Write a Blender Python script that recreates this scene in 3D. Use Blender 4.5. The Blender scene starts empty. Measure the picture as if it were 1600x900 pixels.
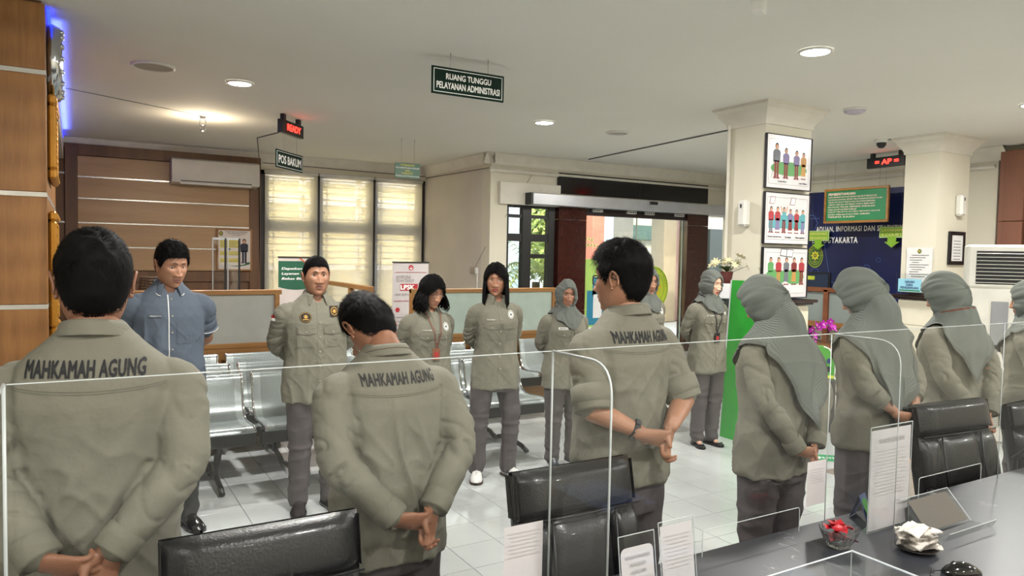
import bpy, bmesh, math, random
import numpy as np
from mathutils import Vector, Matrix
from mathutils.bvhtree import BVHTree
random.seed(7); RNG = np.random.RandomState(11)
S = bpy.context.scene
COL = S.collection
PI = math.pi
# ------------------------------------------------------------------ camera
CAM_H = 1.69
PITCH, ROLL, YAW, FPX = 0.0467354, 0.019257, 0.5371427, 1147.2
def setup_camera():
    cy, sy, cp, sp = math.cos(YAW), math.sin(YAW), math.cos(PITCH), math.sin(PITCH)
    fwd = Vector((sy*cp, cy*cp, -sp)); right = Vector((cy, -sy, 0)); up = right.cross(fwd)
    cr, sr = math.cos(ROLL), math.sin(ROLL)
    r2 = right*cr+up*sr; u2 = right*-sr+up*cr
    cd = bpy.data.cameras.new('camera'); cam = bpy.data.objects.new('camera', cd); COL.objects.link(cam)
    m = Matrix((r2, u2, -fwd)).transposed().to_4x4(); m.translation = Vector((0, 0, CAM_H))
    cam.matrix_world = m
    cd.sensor_fit = 'HORIZONTAL'; cd.sensor_width = 36.0; cd.lens = 36.0*FPX/1600.0
    cd.clip_start = 0.05; cd.clip_end = 300
    S.camera = cam
    return r2, u2, fwd
CR, CU, CF = setup_camera()
def proj(p):
    v = Vector(p)-Vector((0, 0, CAM_H)); z = v.dot(CF)
    if z < 0.05: return None
    return 800+FPX*v.dot(CR)/z, 450-FPX*v.dot(CU)/z, z
# ------------------------------------------------------------------ view, world, lamps
S.view_settings.view_transform = 'Standard'; S.view_settings.look = 'None'
S.view_settings.exposure = 0.15; S.view_settings.gamma = 1.0; S.view_settings.use_curve_mapping = False
S.cycles.max_bounces = 8; S.cycles.diffuse_bounces = 4; S.cycles.glossy_bounces = 4
S.cycles.transparent_max_bounces = 24; S.cycles.transmission_bounces = 6
S.cycles.caustics_reflective = False; S.cycles.caustics_refractive = False
S.cycles.use_denoising = True; S.cycles.sample_clamp_indirect = 6.0
W = bpy.data.worlds.new('sky'); S.world = W; W.use_nodes = True
wn = W.node_tree.nodes; bg = wn['Background']
skt = wn.new('ShaderNodeTexSky'); skt.sky_type = 'NISHITA'; skt.sun_elevation = math.radians(48); skt.sun_rotation = math.radians(-150)
skt.sun_disc = False; skt.air_density = 1.3; skt.dust_density = 3.0
W.node_tree.links.new(skt.outputs[0], bg.inputs[0]); bg.inputs[1].default_value = 1.5
sd = bpy.data.lights.new('sun', 'SUN'); sd.energy = 4.5; sd.angle = 0.02; sd.color = (1, .95, .86)
so = bpy.data.objects.new('sun', sd); COL.objects.link(so)
so.rotation_euler = Vector((-.55, .45, -.70)).to_track_quat('-Z', 'Y').to_euler(); so.location = (-4, 16, 12)
CEIL = 2.85            # ceiling height before the scaling about the camera (see CAM_SCALE below)
LAMP_X = (-1.6, 1.0, 3.55, 6.0); LAMP_Y = (-2.7, 0.0, 2.71, 5.46)
LAMP_POWER = 74.0
CAM_SCALE, CAM_DZ = 1.3, .507  # room scaled about the camera position; FZ is the floor level before scaling
FZ = CAM_DZ/CAM_SCALE; ROOM = [False]; SCALED_OBJS = set()
def about_cam(p): return (p[0]*CAM_SCALE, p[1]*CAM_SCALE, max(0.0, p[2]*CAM_SCALE-CAM_DZ))  # point scaled about the camera, then kept above the floor
# ------------------------------------------------------------------ colour and materials
def lin(c):
    if isinstance(c, str):
        c = tuple(int(c[i:i+2], 16)/255 for i in (0, 2, 4))
    return tuple(x/12.92 if x <= .04045 else ((x+.055)/1.055)**2.4 for x in c[:3])+(1.0,)
MATS = {}
def mat(name, col, rough=.5, metal=0.0, bump=None, var=None, coat=0.0, spec=.5, trans=0.0, sss=0.0, coords='Object'):
    """procedural surface: bump=(scale,strength[,stretch]); var=(scale,amount[,stretch])"""
    if name in MATS: return MATS[name]
    m = bpy.data.materials.new(name); m.use_nodes = True; MATS[name] = m
    nt = m.node_tree; N = nt.nodes; L = nt.links; b = N['Principled BSDF']
    c = lin(col)
    b.inputs['Base Color'].default_value = c; b.inputs['Roughness'].default_value = rough
    b.inputs['Metallic'].default_value = metal; b.inputs['Coat Weight'].default_value = coat
    b.inputs['Specular IOR Level'].default_value = spec; b.inputs['Transmission Weight'].default_value = trans
    if sss: b.inputs['Subsurface Weight'].default_value = sss; b.inputs['Subsurface Radius'].default_value = (.012, .005, .003); b.inputs['Subsurface Scale'].default_value = 1.0
    tc = N.new('ShaderNodeTexCoord')
    def noise(sc, st):
        mp = N.new('ShaderNodeMapping'); mp.inputs['Scale'].default_value = st
        L.new(tc.outputs[coords], mp.inputs[0])
        n = N.new('ShaderNodeTexNoise'); n.inputs['Scale'].default_value = sc; n.inputs['Detail'].default_value = 4
        L.new(mp.outputs[0], n.inputs['Vector']); return n
    v = var or (6.0, .06)
    n = noise(v[0], v[2] if len(v) > 2 else (1, 1, 1))
    r = N.new('ShaderNodeMapRange'); r.inputs['To Min'].default_value = 1-v[1]; r.inputs['To Max'].default_value = 1+v[1]
    r.inputs['From Min'].default_value = .3; r.inputs['From Max'].default_value = .7
    L.new(n.outputs['Fac'], r.inputs['Value'])
    mx = N.new('ShaderNodeVectorMath'); mx.operation = 'SCALE'; mx.inputs[0].default_value = c[:3]
    L.new(r.outputs[0], mx.inputs['Scale']); L.new(mx.outputs[0], b.inputs['Base Color'])
    if bump:
        n2 = noise(bump[0], bump[2] if len(bump) > 2 else (1, 1, 1))
        bp = N.new('ShaderNodeBump'); bp.inputs['Strength'].default_value = bump[1]; bp.inputs['Distance'].default_value = .004
        L.new(n2.outputs['Fac'], bp.inputs['Height']); L.new(bp.outputs[0], b.inputs['Normal'])
    return m
def wood(name, c1, c2, rough=.4, axis='x', scale=9.0, ring=False):
    if name in MATS: return MATS[name]
    m = bpy.data.materials.new(name); m.use_nodes = True; MATS[name] = m
    N = m.node_tree.nodes; L = m.node_tree.links; b = N['Principled BSDF']; b.inputs['Roughness'].default_value = rough
    tc = N.new('ShaderNodeTexCoord'); mp = N.new('ShaderNodeMapping')
    st = {'x': (.06, 1, 1), 'y': (1, .06, 1), 'z': (1, 1, .05)}[axis]; mp.inputs['Scale'].default_value = st
    L.new(tc.outputs['Object'], mp.inputs[0])
    n = N.new('ShaderNodeTexNoise'); n.inputs['Scale'].default_value = scale; n.inputs['Detail'].default_value = 6; n.inputs['Distortion'].default_value = .6
    L.new(mp.outputs[0], n.inputs['Vector'])
    n3 = N.new('ShaderNodeTexNoise'); n3.inputs['Scale'].default_value = scale*14; n3.inputs['Detail'].default_value = 3
    L.new(mp.outputs[0], n3.inputs['Vector'])
    ad = N.new('ShaderNodeMath'); ad.operation = 'MULTIPLY_ADD'; ad.inputs[1].default_value = .35
    L.new(n3.outputs['Fac'], ad.inputs[0])
    src = n.outputs['Fac']
    if ring:
        wv = N.new('ShaderNodeTexWave'); wv.wave_type = 'RINGS'; wv.inputs['Scale'].default_value = 9; wv.inputs['Distortion'].default_value = 2.0
        wv.inputs['Detail'].default_value = 3; wv.inputs['Detail Scale'].default_value = 1.2
        mp2 = N.new('ShaderNodeMapping'); mp2.inputs['Scale'].default_value = (1.6, 1.6, .22); mp2.inputs['Location'].default_value = (.35, 0, .1); L.new(tc.outputs['Object'], mp2.inputs[0]); L.new(mp2.outputs[0], wv.inputs['Vector'])
        mm = N.new('ShaderNodeMath'); mm.operation = 'MULTIPLY_ADD'; mm.inputs[1].default_value = .16
        L.new(wv.outputs['Fac'], mm.inputs[0]); L.new(n.outputs['Fac'], mm.inputs[2]); src = mm.outputs[0]
    L.new(src, ad.inputs[2])
    cr = N.new('ShaderNodeValToRGB'); cr.color_ramp.elements[0].position = .42; cr.color_ramp.elements[0].color = lin(c1)
    cr.color_ramp.elements[1].position = .95; cr.color_ramp.elements[1].color = lin(c2)
    L.new(ad.outputs[0], cr.inputs[0]); L.new(cr.outputs[0], b.inputs['Base Color'])
    return m
def emis(name, col, st):
    if name in MATS: return MATS[name]
    m = bpy.data.materials.new(name); m.use_nodes = True; MATS[name] = m
    b = m.node_tree.nodes['Principled BSDF']; b.inputs['Base Color'].default_value = lin(col)
    b.inputs['Emission Color'].default_value = lin(col); b.inputs['Emission Strength'].default_value = st
    return m
def clear(name, tint=(.97, .98, .98), ior=1.49, rough=0.0, gain=1.0):
    """thin acrylic or window glass: straight-through transparency with a Fresnel mirror on top"""
    if name in MATS: return MATS[name]
    m = bpy.data.materials.new(name); m.use_nodes = True; MATS[name] = m
    N = m.node_tree.nodes; L = m.node_tree.links; N.remove(N['Principled BSDF']); o = N['Material Output']
    t = N.new('ShaderNodeBsdfTransparent'); t.inputs[0].default_value = tint+(1,)
    g = N.new('ShaderNodeBsdfGlossy'); g.inputs['Roughness'].default_value = rough
    f = N.new('ShaderNodeFresnel'); gm = N.new('ShaderNodeNewGeometry'); mr = N.new('ShaderNodeMapRange'); mr.inputs['To Min'].default_value = ior; mr.inputs['To Max'].default_value = 1/ior
    L.new(gm.outputs['Backfacing'], mr.inputs['Value']); L.new(mr.outputs[0], f.inputs[0])
    k = N.new('ShaderNodeMath'); k.operation = 'MULTIPLY'; k.inputs[1].default_value = gain; L.new(f.outputs[0], k.inputs[0])
    x = N.new('ShaderNodeMixShader'); L.new(k.outputs[0], x.inputs[0]); L.new(t.outputs[0], x.inputs[1]); L.new(g.outputs[0], x.inputs[2])
    L.new(x.outputs[0], o.inputs[0]); return m
def sheer(name, col, tr, see):
    """blind or frosted film: part see-through, part translucent cloth"""
    if name in MATS: return MATS[name]
    m = bpy.data.materials.new(name); m.use_nodes = True; MATS[name] = m
    N = m.node_tree.nodes; L = m.node_tree.links; N.remove(N['Principled BSDF']); o = N['Material Output']
    d = N.new('ShaderNodeBsdfDiffuse'); d.inputs[0].default_value = lin(col)
    t = N.new('ShaderNodeBsdfTranslucent'); t.inputs[0].default_value = lin(col)
    p = N.new('ShaderNodeBsdfTransparent')
    a = N.new('ShaderNodeMixShader'); a.inputs[0].default_value = tr; L.new(d.outputs[0], a.inputs[1]); L.new(t.outputs[0], a.inputs[2])
    b = N.new('ShaderNodeMixShader'); b.inputs[0].default_value = see; L.new(a.outputs[0], b.inputs[1]); L.new(p.outputs[0], b.inputs[2])
    L.new(b.outputs[0], o.inputs[0]); return m
SILVER = mat('polished_steel', 'c9ccce', .14, metal=1.0); BLACKP = mat('black_plastic', '101114', .4)
# ------------------------------------------------------------------ mesh building
class MB:
    def __init__(s): s.v = []; s.f = []; s.m = []; s.uv = []; s.T = None
    def add(s, V, F, mi=0, uv=None):
        o = len(s.v)
        if s.T is not None: V = [tuple(s.T @ Vector(p)) for p in V]
        s.v.extend([tuple(map(float, p)) for p in V]); s.f.extend([tuple(int(i)+o for i in q) for q in F]); s.m.extend([mi]*len(F))
        if uv is not None: s.uv.extend([tuple(u) for u in uv])
        else: s.uv.extend([(0, 0)]*len(V))
        return s
    def box(s, c, d, mi=0, bev=0.0, rz=0.0, R=None):
        hx, hy, hz = d[0]/2, d[1]/2, d[2]/2
        if bev <= 0:
            V = [(x*hx, y*hy, z*hz) for z in (-1, 1) for y in (-1, 1) for x in (-1, 1)]
            F = [(0, 2, 3, 1), (4, 5, 7, 6), (0, 1, 5, 4), (2, 6, 7, 3), (0, 4, 6, 2), (1, 3, 7, 5)]
        else:
            b = min(bev, hx*.99, hy*.99, hz*.99); V = []; idx = {}
            for sx in (-1, 1):
                for sy in (-1, 1):
                    for sz in (-1, 1):
                        for ax in range(3):
                            p = [sx*(hx-b), sy*(hy-b), sz*(hz-b)]; p[ax] = (sx*hx, sy*hy, sz*hz)[ax]
                            idx[(sx, sy, sz, ax)] = len(V); V.append(tuple(p))
            F = []
            for ax in range(3):
                o1, o2 = [a for a in range(3) if a != ax]
                for sg in (-1, 1):
                    q = []
                    for a, b2 in ((-1, -1), (1, -1), (1, 1), (-1, 1)):
                        k = [0, 0, 0]; k[ax] = sg; k[o1] = a; k[o2] = b2; q.append(idx[(*k, ax)])
                    F.append(tuple(q))
                for a in (-1, 1):
                    for b2 in (-1, 1):
                        q = []
                        for sg, which in ((-1, o1), (1, o1), (1, o2), (-1, o2)):
                            k = [0, 0, 0]; k[ax] = sg; k[o1] = a; k[o2] = b2; q.append(idx[(*k, which)])
                        F.append(tuple(q))
            for sx in (-1, 1):
                for sy in (-1, 1):
                    for sz in (-1, 1): F.append((idx[(sx, sy, sz, 0)], idx[(sx, sy, sz, 1)], idx[(sx, sy, sz, 2)]))
        if R is None: R = Matrix.Rotation(rz, 3, 'Z')
        C = Vector(c)
        return s.add([tuple(R @ Vector(p)+C) for p in V], F, mi)
    def bb(s, x0, x1, y0, y1, z0, z1, mi=0, bev=0.0):
        return s.box(((x0+x1)/2, (y0+y1)/2, (z0+z1)/2), (abs(x1-x0), abs(y1-y0), abs(z1-z0)), mi, bev)
    def grid(s, P, mi=0, wrap_u=False, wrap_v=False, uv=None):
        """P: array (rows, cols, 3)"""
        P = np.asarray(P, float); n, m = P.shape[:2]; F = []
        for i in range(n if wrap_v else n-1):
            for j in range(m if wrap_u else m-1):
                F.append((i*m+j, i*m+(j+1) % m, ((i+1) % n)*m+(j+1) % m, ((i+1) % n)*m+j))
        return s.add(P.reshape(-1, 3).tolist(), F, mi, uv=None if uv is None else np.asarray(uv).reshape(-1, 2).tolist())
    def tube(s, pts, rad, n=10, mi=0, cap=True, flat=1.0):
        P, R = np.array(pts, float), np.broadcast_to(np.array(rad, float), (len(pts),))
        G = tube_rings(P, R, R*flat, n); s.grid(G, mi, wrap_u=True)
        if cap:
            o = len(s.v)-G.shape[0]*n
            s.f.append(tuple(o+i for i in range(n))[::-1]); s.m.append(mi)
            s.f.append(tuple(o+(G.shape[0]-1)*n+i for i in range(n))); s.m.append(mi)
        return s
    def lathe(s, prof, c=(0, 0, 0), n=24, mi=0, axis='z', sx=1, sy=1):
        G = []
        for r, z in prof:
            row = []
            for j in range(n):
                a = 2*PI*j/n; p = (r*math.cos(a)*sx, r*math.sin(a)*sy, z)
                if axis == 'y': p = (p[0], z, p[1])
                if axis == 'x': p = (z, p[0], p[1])
                row.append((p[0]+c[0], p[1]+c[1], p[2]+c[2]))
            G.append(row)
        return s.grid(G, mi, wrap_u=True)
    def sphere(s, c, r, n=16, m=10, mi=0):
        r = r if hasattr(r, '__len__') else (r, r, r); G = []
        for i in range(m+1):
            e = -PI/2+PI*i/m; G.append([(c[0]+r[0]*math.cos(e)*math.cos(2*PI*j/n), c[1]+r[1]*math.cos(e)*math.sin(2*PI*j/n), c[2]+r[2]*math.sin(e)) for j in range(n)])
        return s.grid(G, mi, wrap_u=True)
    def prism(s, poly, z0, z1, mi=0, plane='xy'):
        n = len(poly); P = lambda a, b, h: {'xy': (a, b, h), 'xz': (a, h, b), 'yz': (h, a, b)}[plane]
        V = [P(a, b, z0) for a, b in poly]+[P(a, b, z1) for a, b in poly]
        F = [tuple(range(n))[::-1], tuple(range(n, 2*n))]+[(i, (i+1) % n, n+(i+1) % n, n+i) for i in range(n)]
        return s.add(V, F, mi)
    def build(s, name, mats, parent=None, smooth=False, loc=None, label=None, autosmooth=None):
        pl = ROOM[0] and (parent is None or parent.name in SCALED_OBJS)
        if pl: s.v = [about_cam(p) for p in s.v]
        me = bpy.data.meshes.new(name); me.from_pydata(s.v, [], s.f)
        for m in (mats if isinstance(mats, (list, tuple)) else [mats]): me.materials.append(m)
        me.polygons.foreach_set('material_index', s.m)
        bm = bmesh.new(); bm.from_mesh(me); bmesh.ops.recalc_face_normals(bm, faces=bm.faces); bm.to_mesh(me); bm.free()
        if any(u != (0, 0) for u in s.uv):
            ul = me.uv_layers.new(name='UVMap'); li = np.zeros(len(me.loops), int); me.loops.foreach_get('vertex_index', li)
            ul.data.foreach_set('uv', np.array(s.uv, float)[li].ravel())
        if smooth or autosmooth:
            me.polygons.foreach_set('use_smooth', [True]*len(me.polygons))
            if autosmooth: me.set_sharp_from_angle(angle=math.radians(autosmooth))
        o = link(name, me, parent, loc, label)
        if pl: SCALED_OBJS.add(o.name)
        return o
def link(name, me, parent=None, loc=None, label=None):
    o = bpy.data.objects.new(name, me); COL.objects.link(o)
    if parent is not None: o.parent = parent
    if loc is not None: o.location = loc
    if label: o['label'] = label
    return o
def thing(name, label, cat, loc=(0, 0, 0), rz=0.0, group=None, kind=None):
    o = bpy.data.objects.new(name, None); COL.objects.link(o); o.rotation_euler = (0, 0, rz)
    o.location = (loc[0]*CAM_SCALE, loc[1]*CAM_SCALE, loc[2]*CAM_SCALE-CAM_DZ) if ROOM[0] else loc
    if ROOM[0]: o.scale = (CAM_SCALE,)*3
    return tag(o, label, cat, group, kind)
def tag(o, label, cat=None, group=None, kind=None):
    if label: o['label'] = label
    if cat: o['category'] = cat
    if group: o['group'] = group
    if kind: o['kind'] = kind
    return o
def struct(o, label=None):
    o['kind'] = 'structure'
    if label: o['label'] = label
    return o
def dup(root, loc, rz=None, label=None, group=None):
    r = root.copy(); COL.objects.link(r); r.location = loc
    if rz is not None: r.rotation_euler = (0, 0, rz)
    if label: r['label'] = label
    if group: r['group'] = group
    for ch in root.children:
        c = ch.copy(); COL.objects.link(c); c.parent = r
        for g in ch.children:
            d = g.copy(); COL.objects.link(d); d.parent = c
    return r
def tube_rings(P, RA, RB, n, up=(0, 0, 1)):
    T = np.gradient(P, axis=0); T /= np.linalg.norm(T, axis=1)[:, None]+1e-12
    u = np.array(up, float)
    if abs(T[0] @ u) > .95: u = np.array((0, 1., 0))
    a = np.cross(T[0], u); a /= np.linalg.norm(a); G = []
    for i in range(len(P)):
        a = a-(a @ T[i])*T[i]; a /= np.linalg.norm(a)+1e-12; b = np.cross(T[i], a)
        th = np.arange(n)*2*PI/n
        G.append(P[i]+np.outer(np.cos(th)*RA[i], a)+np.outer(np.sin(th)*RB[i], b))
    return np.array(G)
# lettering -------------------------------------------------------------
def text_mesh(txt, bold=0.0, shear=0.0, spacing=1.0, extr=0.0, res=3):
    cu = bpy.data.curves.new('lettering', 'FONT'); cu.body = txt; cu.shear = shear; cu.space_character = spacing
    cu.extrude = extr; cu.resolution_u = res; cu.align_x = 'LEFT'; cu.fill_mode = 'FRONT' if extr == 0 else 'BOTH'
    ob = bpy.data.objects.new('lettering', cu); COL.objects.link(ob)
    dg = bpy.context.evaluated_depsgraph_get(); me = bpy.data.meshes.new_from_object(ob.evaluated_get(dg))
    V = np.zeros(len(me.vertices)*3); me.vertices.foreach_get('co', V); V = V.reshape(-1, 3)
    F = [tuple(p.vertices) for p in me.polygons]
    bpy.data.objects.remove(ob); bpy.data.curves.remove(cu); bpy.data.meshes.remove(me)
    if bold > 0 and len(V):   # heavier strokes: shifted copies of the same outline
        n = len(V); S_ = [(-bold, 0), (bold, 0), (0, bold*.8), (0, -bold*.8)]; F0 = F; V0 = V
        V = np.vstack([V0+np.array([a, b2, .0003*k]) for k, (a, b2) in enumerate(S_)]); F = [tuple(i+n*k for i in f) for k in range(4) for f in F0]
    return V, F
def text(txt, w, h, o, ux, uy, m, parent=None, bold=.02, name='lettering', fit=True, **k):
    """flat lettering fitted to w x h, centred on o, with in-plane axes ux, uy (tuples)"""
    V, F = text_mesh(txt, bold, **k)
    if not len(V): return None
    lo, hi = V.min(0), V.max(0); c = (lo+hi)/2; sx = w/max(hi[0]-lo[0], 1e-6) if w else None; sy = h/max(hi[1]-lo[1], 1e-6) if h else None
    sx = sx or sy; sy = sy or sx
    ux, uy = np.array(ux, float), np.array(uy, float)
    P = np.array(o, float)+np.outer((V[:, 0]-c[0])*sx, ux)+np.outer((V[:, 1]-c[1])*sy, uy)+np.outer(V[:, 2], np.cross(ux, uy))
    b = MB(); b.add(P.tolist(), F); return b.build(name, m, parent)
def ftext(b, txt, w, h, o, ux, uy, mi=0, bold=.02, **k):
    V, F = text_mesh(txt, bold, **k)
    lo, hi = V.min(0), V.max(0); c = (lo+hi)/2; sx = w/(hi[0]-lo[0]) if w else h/(hi[1]-lo[1]); sy = h/(hi[1]-lo[1]) if h else sx
    P = np.array(o, float)+np.outer((V[:, 0]-c[0])*sx, np.array(ux, float))+np.outer((V[:, 1]-c[1])*sy, np.array(uy, float))+np.outer(V[:, 2], np.cross(np.array(ux, float), np.array(uy, float))*(-1 if ux[0] == -1 else 1))
    b.add(P.tolist(), F, mi)
def each(name, m, parent, fns, smooth=False, label=None):
    """one object for every loose piece"""
    for fn in fns: b = MB(); fn(b); b.build(name, m, parent, smooth=smooth, label=label)
def quad(b, o, ux, uy, x0, x1, y0, y1, mi=0):
    o, ux, uy = (np.array(q, float) for q in (o, ux, uy))
    b.add([tuple(o+ux*x+uy*y) for x, y in ((x0, y0), (x1, y0), (x1, y1), (x0, y1))], [(0, 1, 2, 3)], mi)
def disc(b, o, ux, uy, cx, cy, rx, ry, mi=0, n=20, hole=0.0):
    o, ux, uy = (np.array(q, float) for q in (o, ux, uy)); V = []
    A = [2*PI*i/n for i in range(n)]
    for a in A: V.append(tuple(o+ux*(cx+rx*math.cos(a))+uy*(cy+ry*math.sin(a))))
    if hole:
        for a in A: V.append(tuple(o+ux*(cx+rx*hole*math.cos(a))+uy*(cy+ry*hole*math.sin(a))))
        b.add(V, [(i, (i+1) % n, n+(i+1) % n, n+i) for i in range(n)], mi)
    else: b.add(V, [tuple(range(n))], mi)
# numpy noise -------------------------------------------------------------
_T = np.random.RandomState(5).rand(4096)*2-1
def noise3(p):
    p = np.asarray(p, float); i = np.floor(p).astype(np.int64); f = p-i; f = f*f*(3-2*f); out = 0
    for a in (0, 1):
        for b in (0, 1):
            for c in (0, 1):
                h = ((i[:, 0]+a)*73856093 ^ (i[:, 1]+b)*19349663 ^ (i[:, 2]+c)*83492791) & 4095
                w = (f[:, 0] if a else 1-f[:, 0])*(f[:, 1] if b else 1-f[:, 1])*(f[:, 2] if c else 1-f[:, 2])
                out = out+w*_T[h]
    return out
def smooth(a, b, x): t = np.clip((x-a)/(b-a), 0, 1); return t*t*(3-2*t)
def remesh(shells, voxel, it=2, fac=.6):
    """union of closed shells -> (verts, faces, normals)"""
    b = MB()
    for V, F in shells: b.add(V, F)
    me = bpy.data.meshes.new('tmp'); me.from_pydata(b.v, [], b.f)
    bm = bmesh.new(); bm.from_mesh(me); bmesh.ops.recalc_face_normals(bm, faces=bm.faces); bm.to_mesh(me); bm.free()
    ob = bpy.data.objects.new('tmp', me); COL.objects.link(ob)
    r = ob.modifiers.new('r', 'REMESH'); r.mode = 'VOXEL'; r.voxel_size = voxel
    if it:
        q = ob.modifiers.new('s', 'SMOOTH'); q.iterations = it; q.factor = fac
    dg = bpy.context.evaluated_depsgraph_get(); m2 = bpy.data.meshes.new_from_object(ob.evaluated_get(dg))
    n = len(m2.vertices); V = np.zeros(n*3); m2.vertices.foreach_get('co', V); V = V.reshape(-1, 3)
    Nn = np.zeros(n*3); m2.vertex_normals.foreach_get('vector', Nn); Nn = Nn.reshape(-1, 3)
    q = np.zeros(len(m2.loops), int); m2.loops.foreach_get('vertex_index', q); F = q.reshape(-1, 4)
    bpy.data.objects.remove(ob); bpy.data.meshes.remove(me); bpy.data.meshes.remove(m2)
    return V, F, Nn
def quick_mesh(name, V, F, mats, parent=None, mi=None, smooth_=True, label=None):
    me = bpy.data.meshes.new(name); V = np.asarray(V, float)
    F = np.asarray(F)
    me.vertices.add(len(V)); me.vertices.foreach_set('co', V.ravel())
    k = F.shape[1]; me.loops.add(F.size); me.loops.foreach_set('vertex_index', F.ravel())
    me.polygons.add(len(F)); me.polygons.foreach_set('loop_start', np.arange(len(F))*k)
    me.update(calc_edges=True); me.validate()
    for m in (mats if isinstance(mats, (list, tuple)) else [mats]): me.materials.append(m)
    if mi is not None: me.polygons.foreach_set('material_index', mi)
    if smooth_: me.polygons.foreach_set('use_smooth', [True]*len(me.polygons))
    return link(name, me, parent, None, label)
def shell(pts, ra, rb=None, n=14, up=(0, 0, 1), sub=4, cap=True):
    """closed limb with rounded ends through pts; returns (V,F) lists"""
    P = np.array(pts, float); RA = np.array(ra, float); RB = RA*1.0 if rb is None else np.array(rb, float)
    if sub > 1 and len(P) > 2:
        t = np.arange(len(P)); tt = np.linspace(0, len(P)-1, (len(P)-1)*sub+1)
        def cr(A):
            A2 = np.vstack([2*A[0]-A[1], A, 2*A[-1]-A[-2]]) if A.ndim > 1 else np.concatenate([[2*A[0]-A[1]], A, [2*A[-1]-A[-2]]])
            o = []
            for x in tt:
                i = min(int(x), len(P)-2); u = x-i; p0, p1, p2, p3 = A2[i], A2[i+1], A2[i+2], A2[i+3]
                o.append(.5*(2*p1+(p2-p0)*u+(2*p0-5*p1+4*p2-p3)*u*u+(3*p1-p0-3*p2+p3)*u**3))
            return np.array(o)
        P, RA, RB = cr(P), np.interp(tt, t, RA), np.interp(tt, t, RB)
    elif sub > 1:
        tt = np.linspace(0, 1, sub+1)[:, None]; P = P[0]*(1-tt)+P[1]*tt; RA = np.interp(tt[:, 0], [0, 1], RA); RB = np.interp(tt[:, 0], [0, 1], RB)
    if cap:
        d0 = P[0]-P[1]; d0 /= np.linalg.norm(d0); d1 = P[-1]-P[-2]; d1 /= np.linalg.norm(d1)
        pre = [(math.sin(a), math.cos(a)) for a in (1.35, 1.0, .6, .3)]
        r0, r1 = min(RA[0], RB[0]), min(RA[-1], RB[-1])
        P = np.vstack([[P[0]+d0*r0*s for s, c in pre], P, [P[-1]+d1*r1*s for s, c in pre[::-1]]])
        cc = np.array([c for s, c in pre])
        RA2 = np.concatenate([RA[0]*cc, RA, RA[-1]*cc[::-1]]); RB2 = np.concatenate([RB[0]*cc, RB, RB[-1]*cc[::-1]])
        RA, RB = RA2, RB2
    G = tube_rings(P, RA, RB, n, up); m = len(G); V = G.reshape(-1, 3).tolist()
    F = [(i*n+j, i*n+(j+1) % n, (i+1)*n+(j+1) % n, (i+1)*n+j) for i in range(m-1) for j in range(n)]
    F += [tuple(range(n))[::-1], tuple((m-1)*n+i for i in range(n))]
    return V, F
def loft(tab, n=36, p=2.3):
    """rows (z, half-width, half-depth, centre y[, centre x]) -> closed superellipse loft"""
    T = np.array([tuple(r)+(0,)*(5-len(r)) for r in tab], float); zz = T[:, 0]; o = np.argsort(zz); T = T[o]; zz = T[:, 0]
    z = np.linspace(zz[0], zz[-1], max(12, int((zz[-1]-zz[0])/.02))); th = np.arange(n)*2*PI/n
    c, s = np.cos(th), np.sin(th); cx = np.sign(c)*np.abs(c)**(2/p); sy = np.sign(s)*np.abs(s)**(2/p)
    V = []
    for q in z:
        a, b, y0, x0 = (np.interp(q, zz, T[:, k]) for k in (1, 2, 3, 4))
        V += [(x0+a*i, y0+b*j, q) for i, j in zip(cx, sy)]
    m = len(z); F = [(i*n+j, i*n+(j+1) % n, (i+1)*n+(j+1) % n, (i+1)*n+j) for i in range(m-1) for j in range(n)]
    F += [tuple(range(n))[::-1], tuple((m-1)*n+i for i in range(n))]
    return V, F
# ================================================================== THE ROOM
WALL = mat('cream_wall_paint', 'd4cfbe', .75, bump=(90, .05), var=(1.2, .035)); WALLG = mat('grey_cream_wall_paint', 'd0c9bd', .8, bump=(90, .06), var=(1.5, .05))
CEILM = mat('ceiling_paint', 'dcdbd3', .85, var=(.7, .02)); TRIM = mat('white_trim_paint', 'd6d2c6', .6)
TILE = mat('white_glazed_tile', 'b9bdbc', .10, var=(3, .03), bump=(2.2, .10), coat=.3); GROUT = mat('grey_grout', '6d6e6c', .9)
BLACKM = mat('black_powder_coat', '111214', .4); GRAN = mat('black_granite_panel', '0e0e12', .12, var=(40, .5)); RGRAN = mat('red_brown_granite', '35140f', .15, var=(25, .15))
WOODO = wood('orange_brown_laminate', '6e4620', '97693a', .38, 'z', 16, True); WOODL = wood('pale_brown_laminate', '9c7850', 'b8946a', .4, 'x', 6); WOODD = wood('dark_brown_wood', '553820', '7a5434', .45, 'z', 10)
WOODP = wood('honey_wood_rail', '8a5f32', 'ad7f48', .45, 'x', 10); WOODR = wood('red_brown_laminate', '7c5140', '8f604c', .45, 'z', 7)
STRIP = mat('aluminium_strip', 'c9c6c0', .25, metal=.6); ALU = mat('satin_aluminium', 'b4b6ba', .35, metal=.55); WHITEP = mat('white_plastic', 'd9d8d2', .4); GLASSW = clear('window_glass'); GREY = mat('grey_metal', '77797c', .4, metal=.5)
PAPER = mat('white_paper', 'dcdcdc', .7); GOLD = mat('carved_gold_frame', 'b9822c', .35, metal=.5, bump=(120, .6)); INK = mat('grey_ink', '5a5a5a', .8)
GREENB = mat('dark_green_sign', '08241b', .6, spec=.2); WHITEL = mat('white_lettering', 'f2f2ee', .6)
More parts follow.
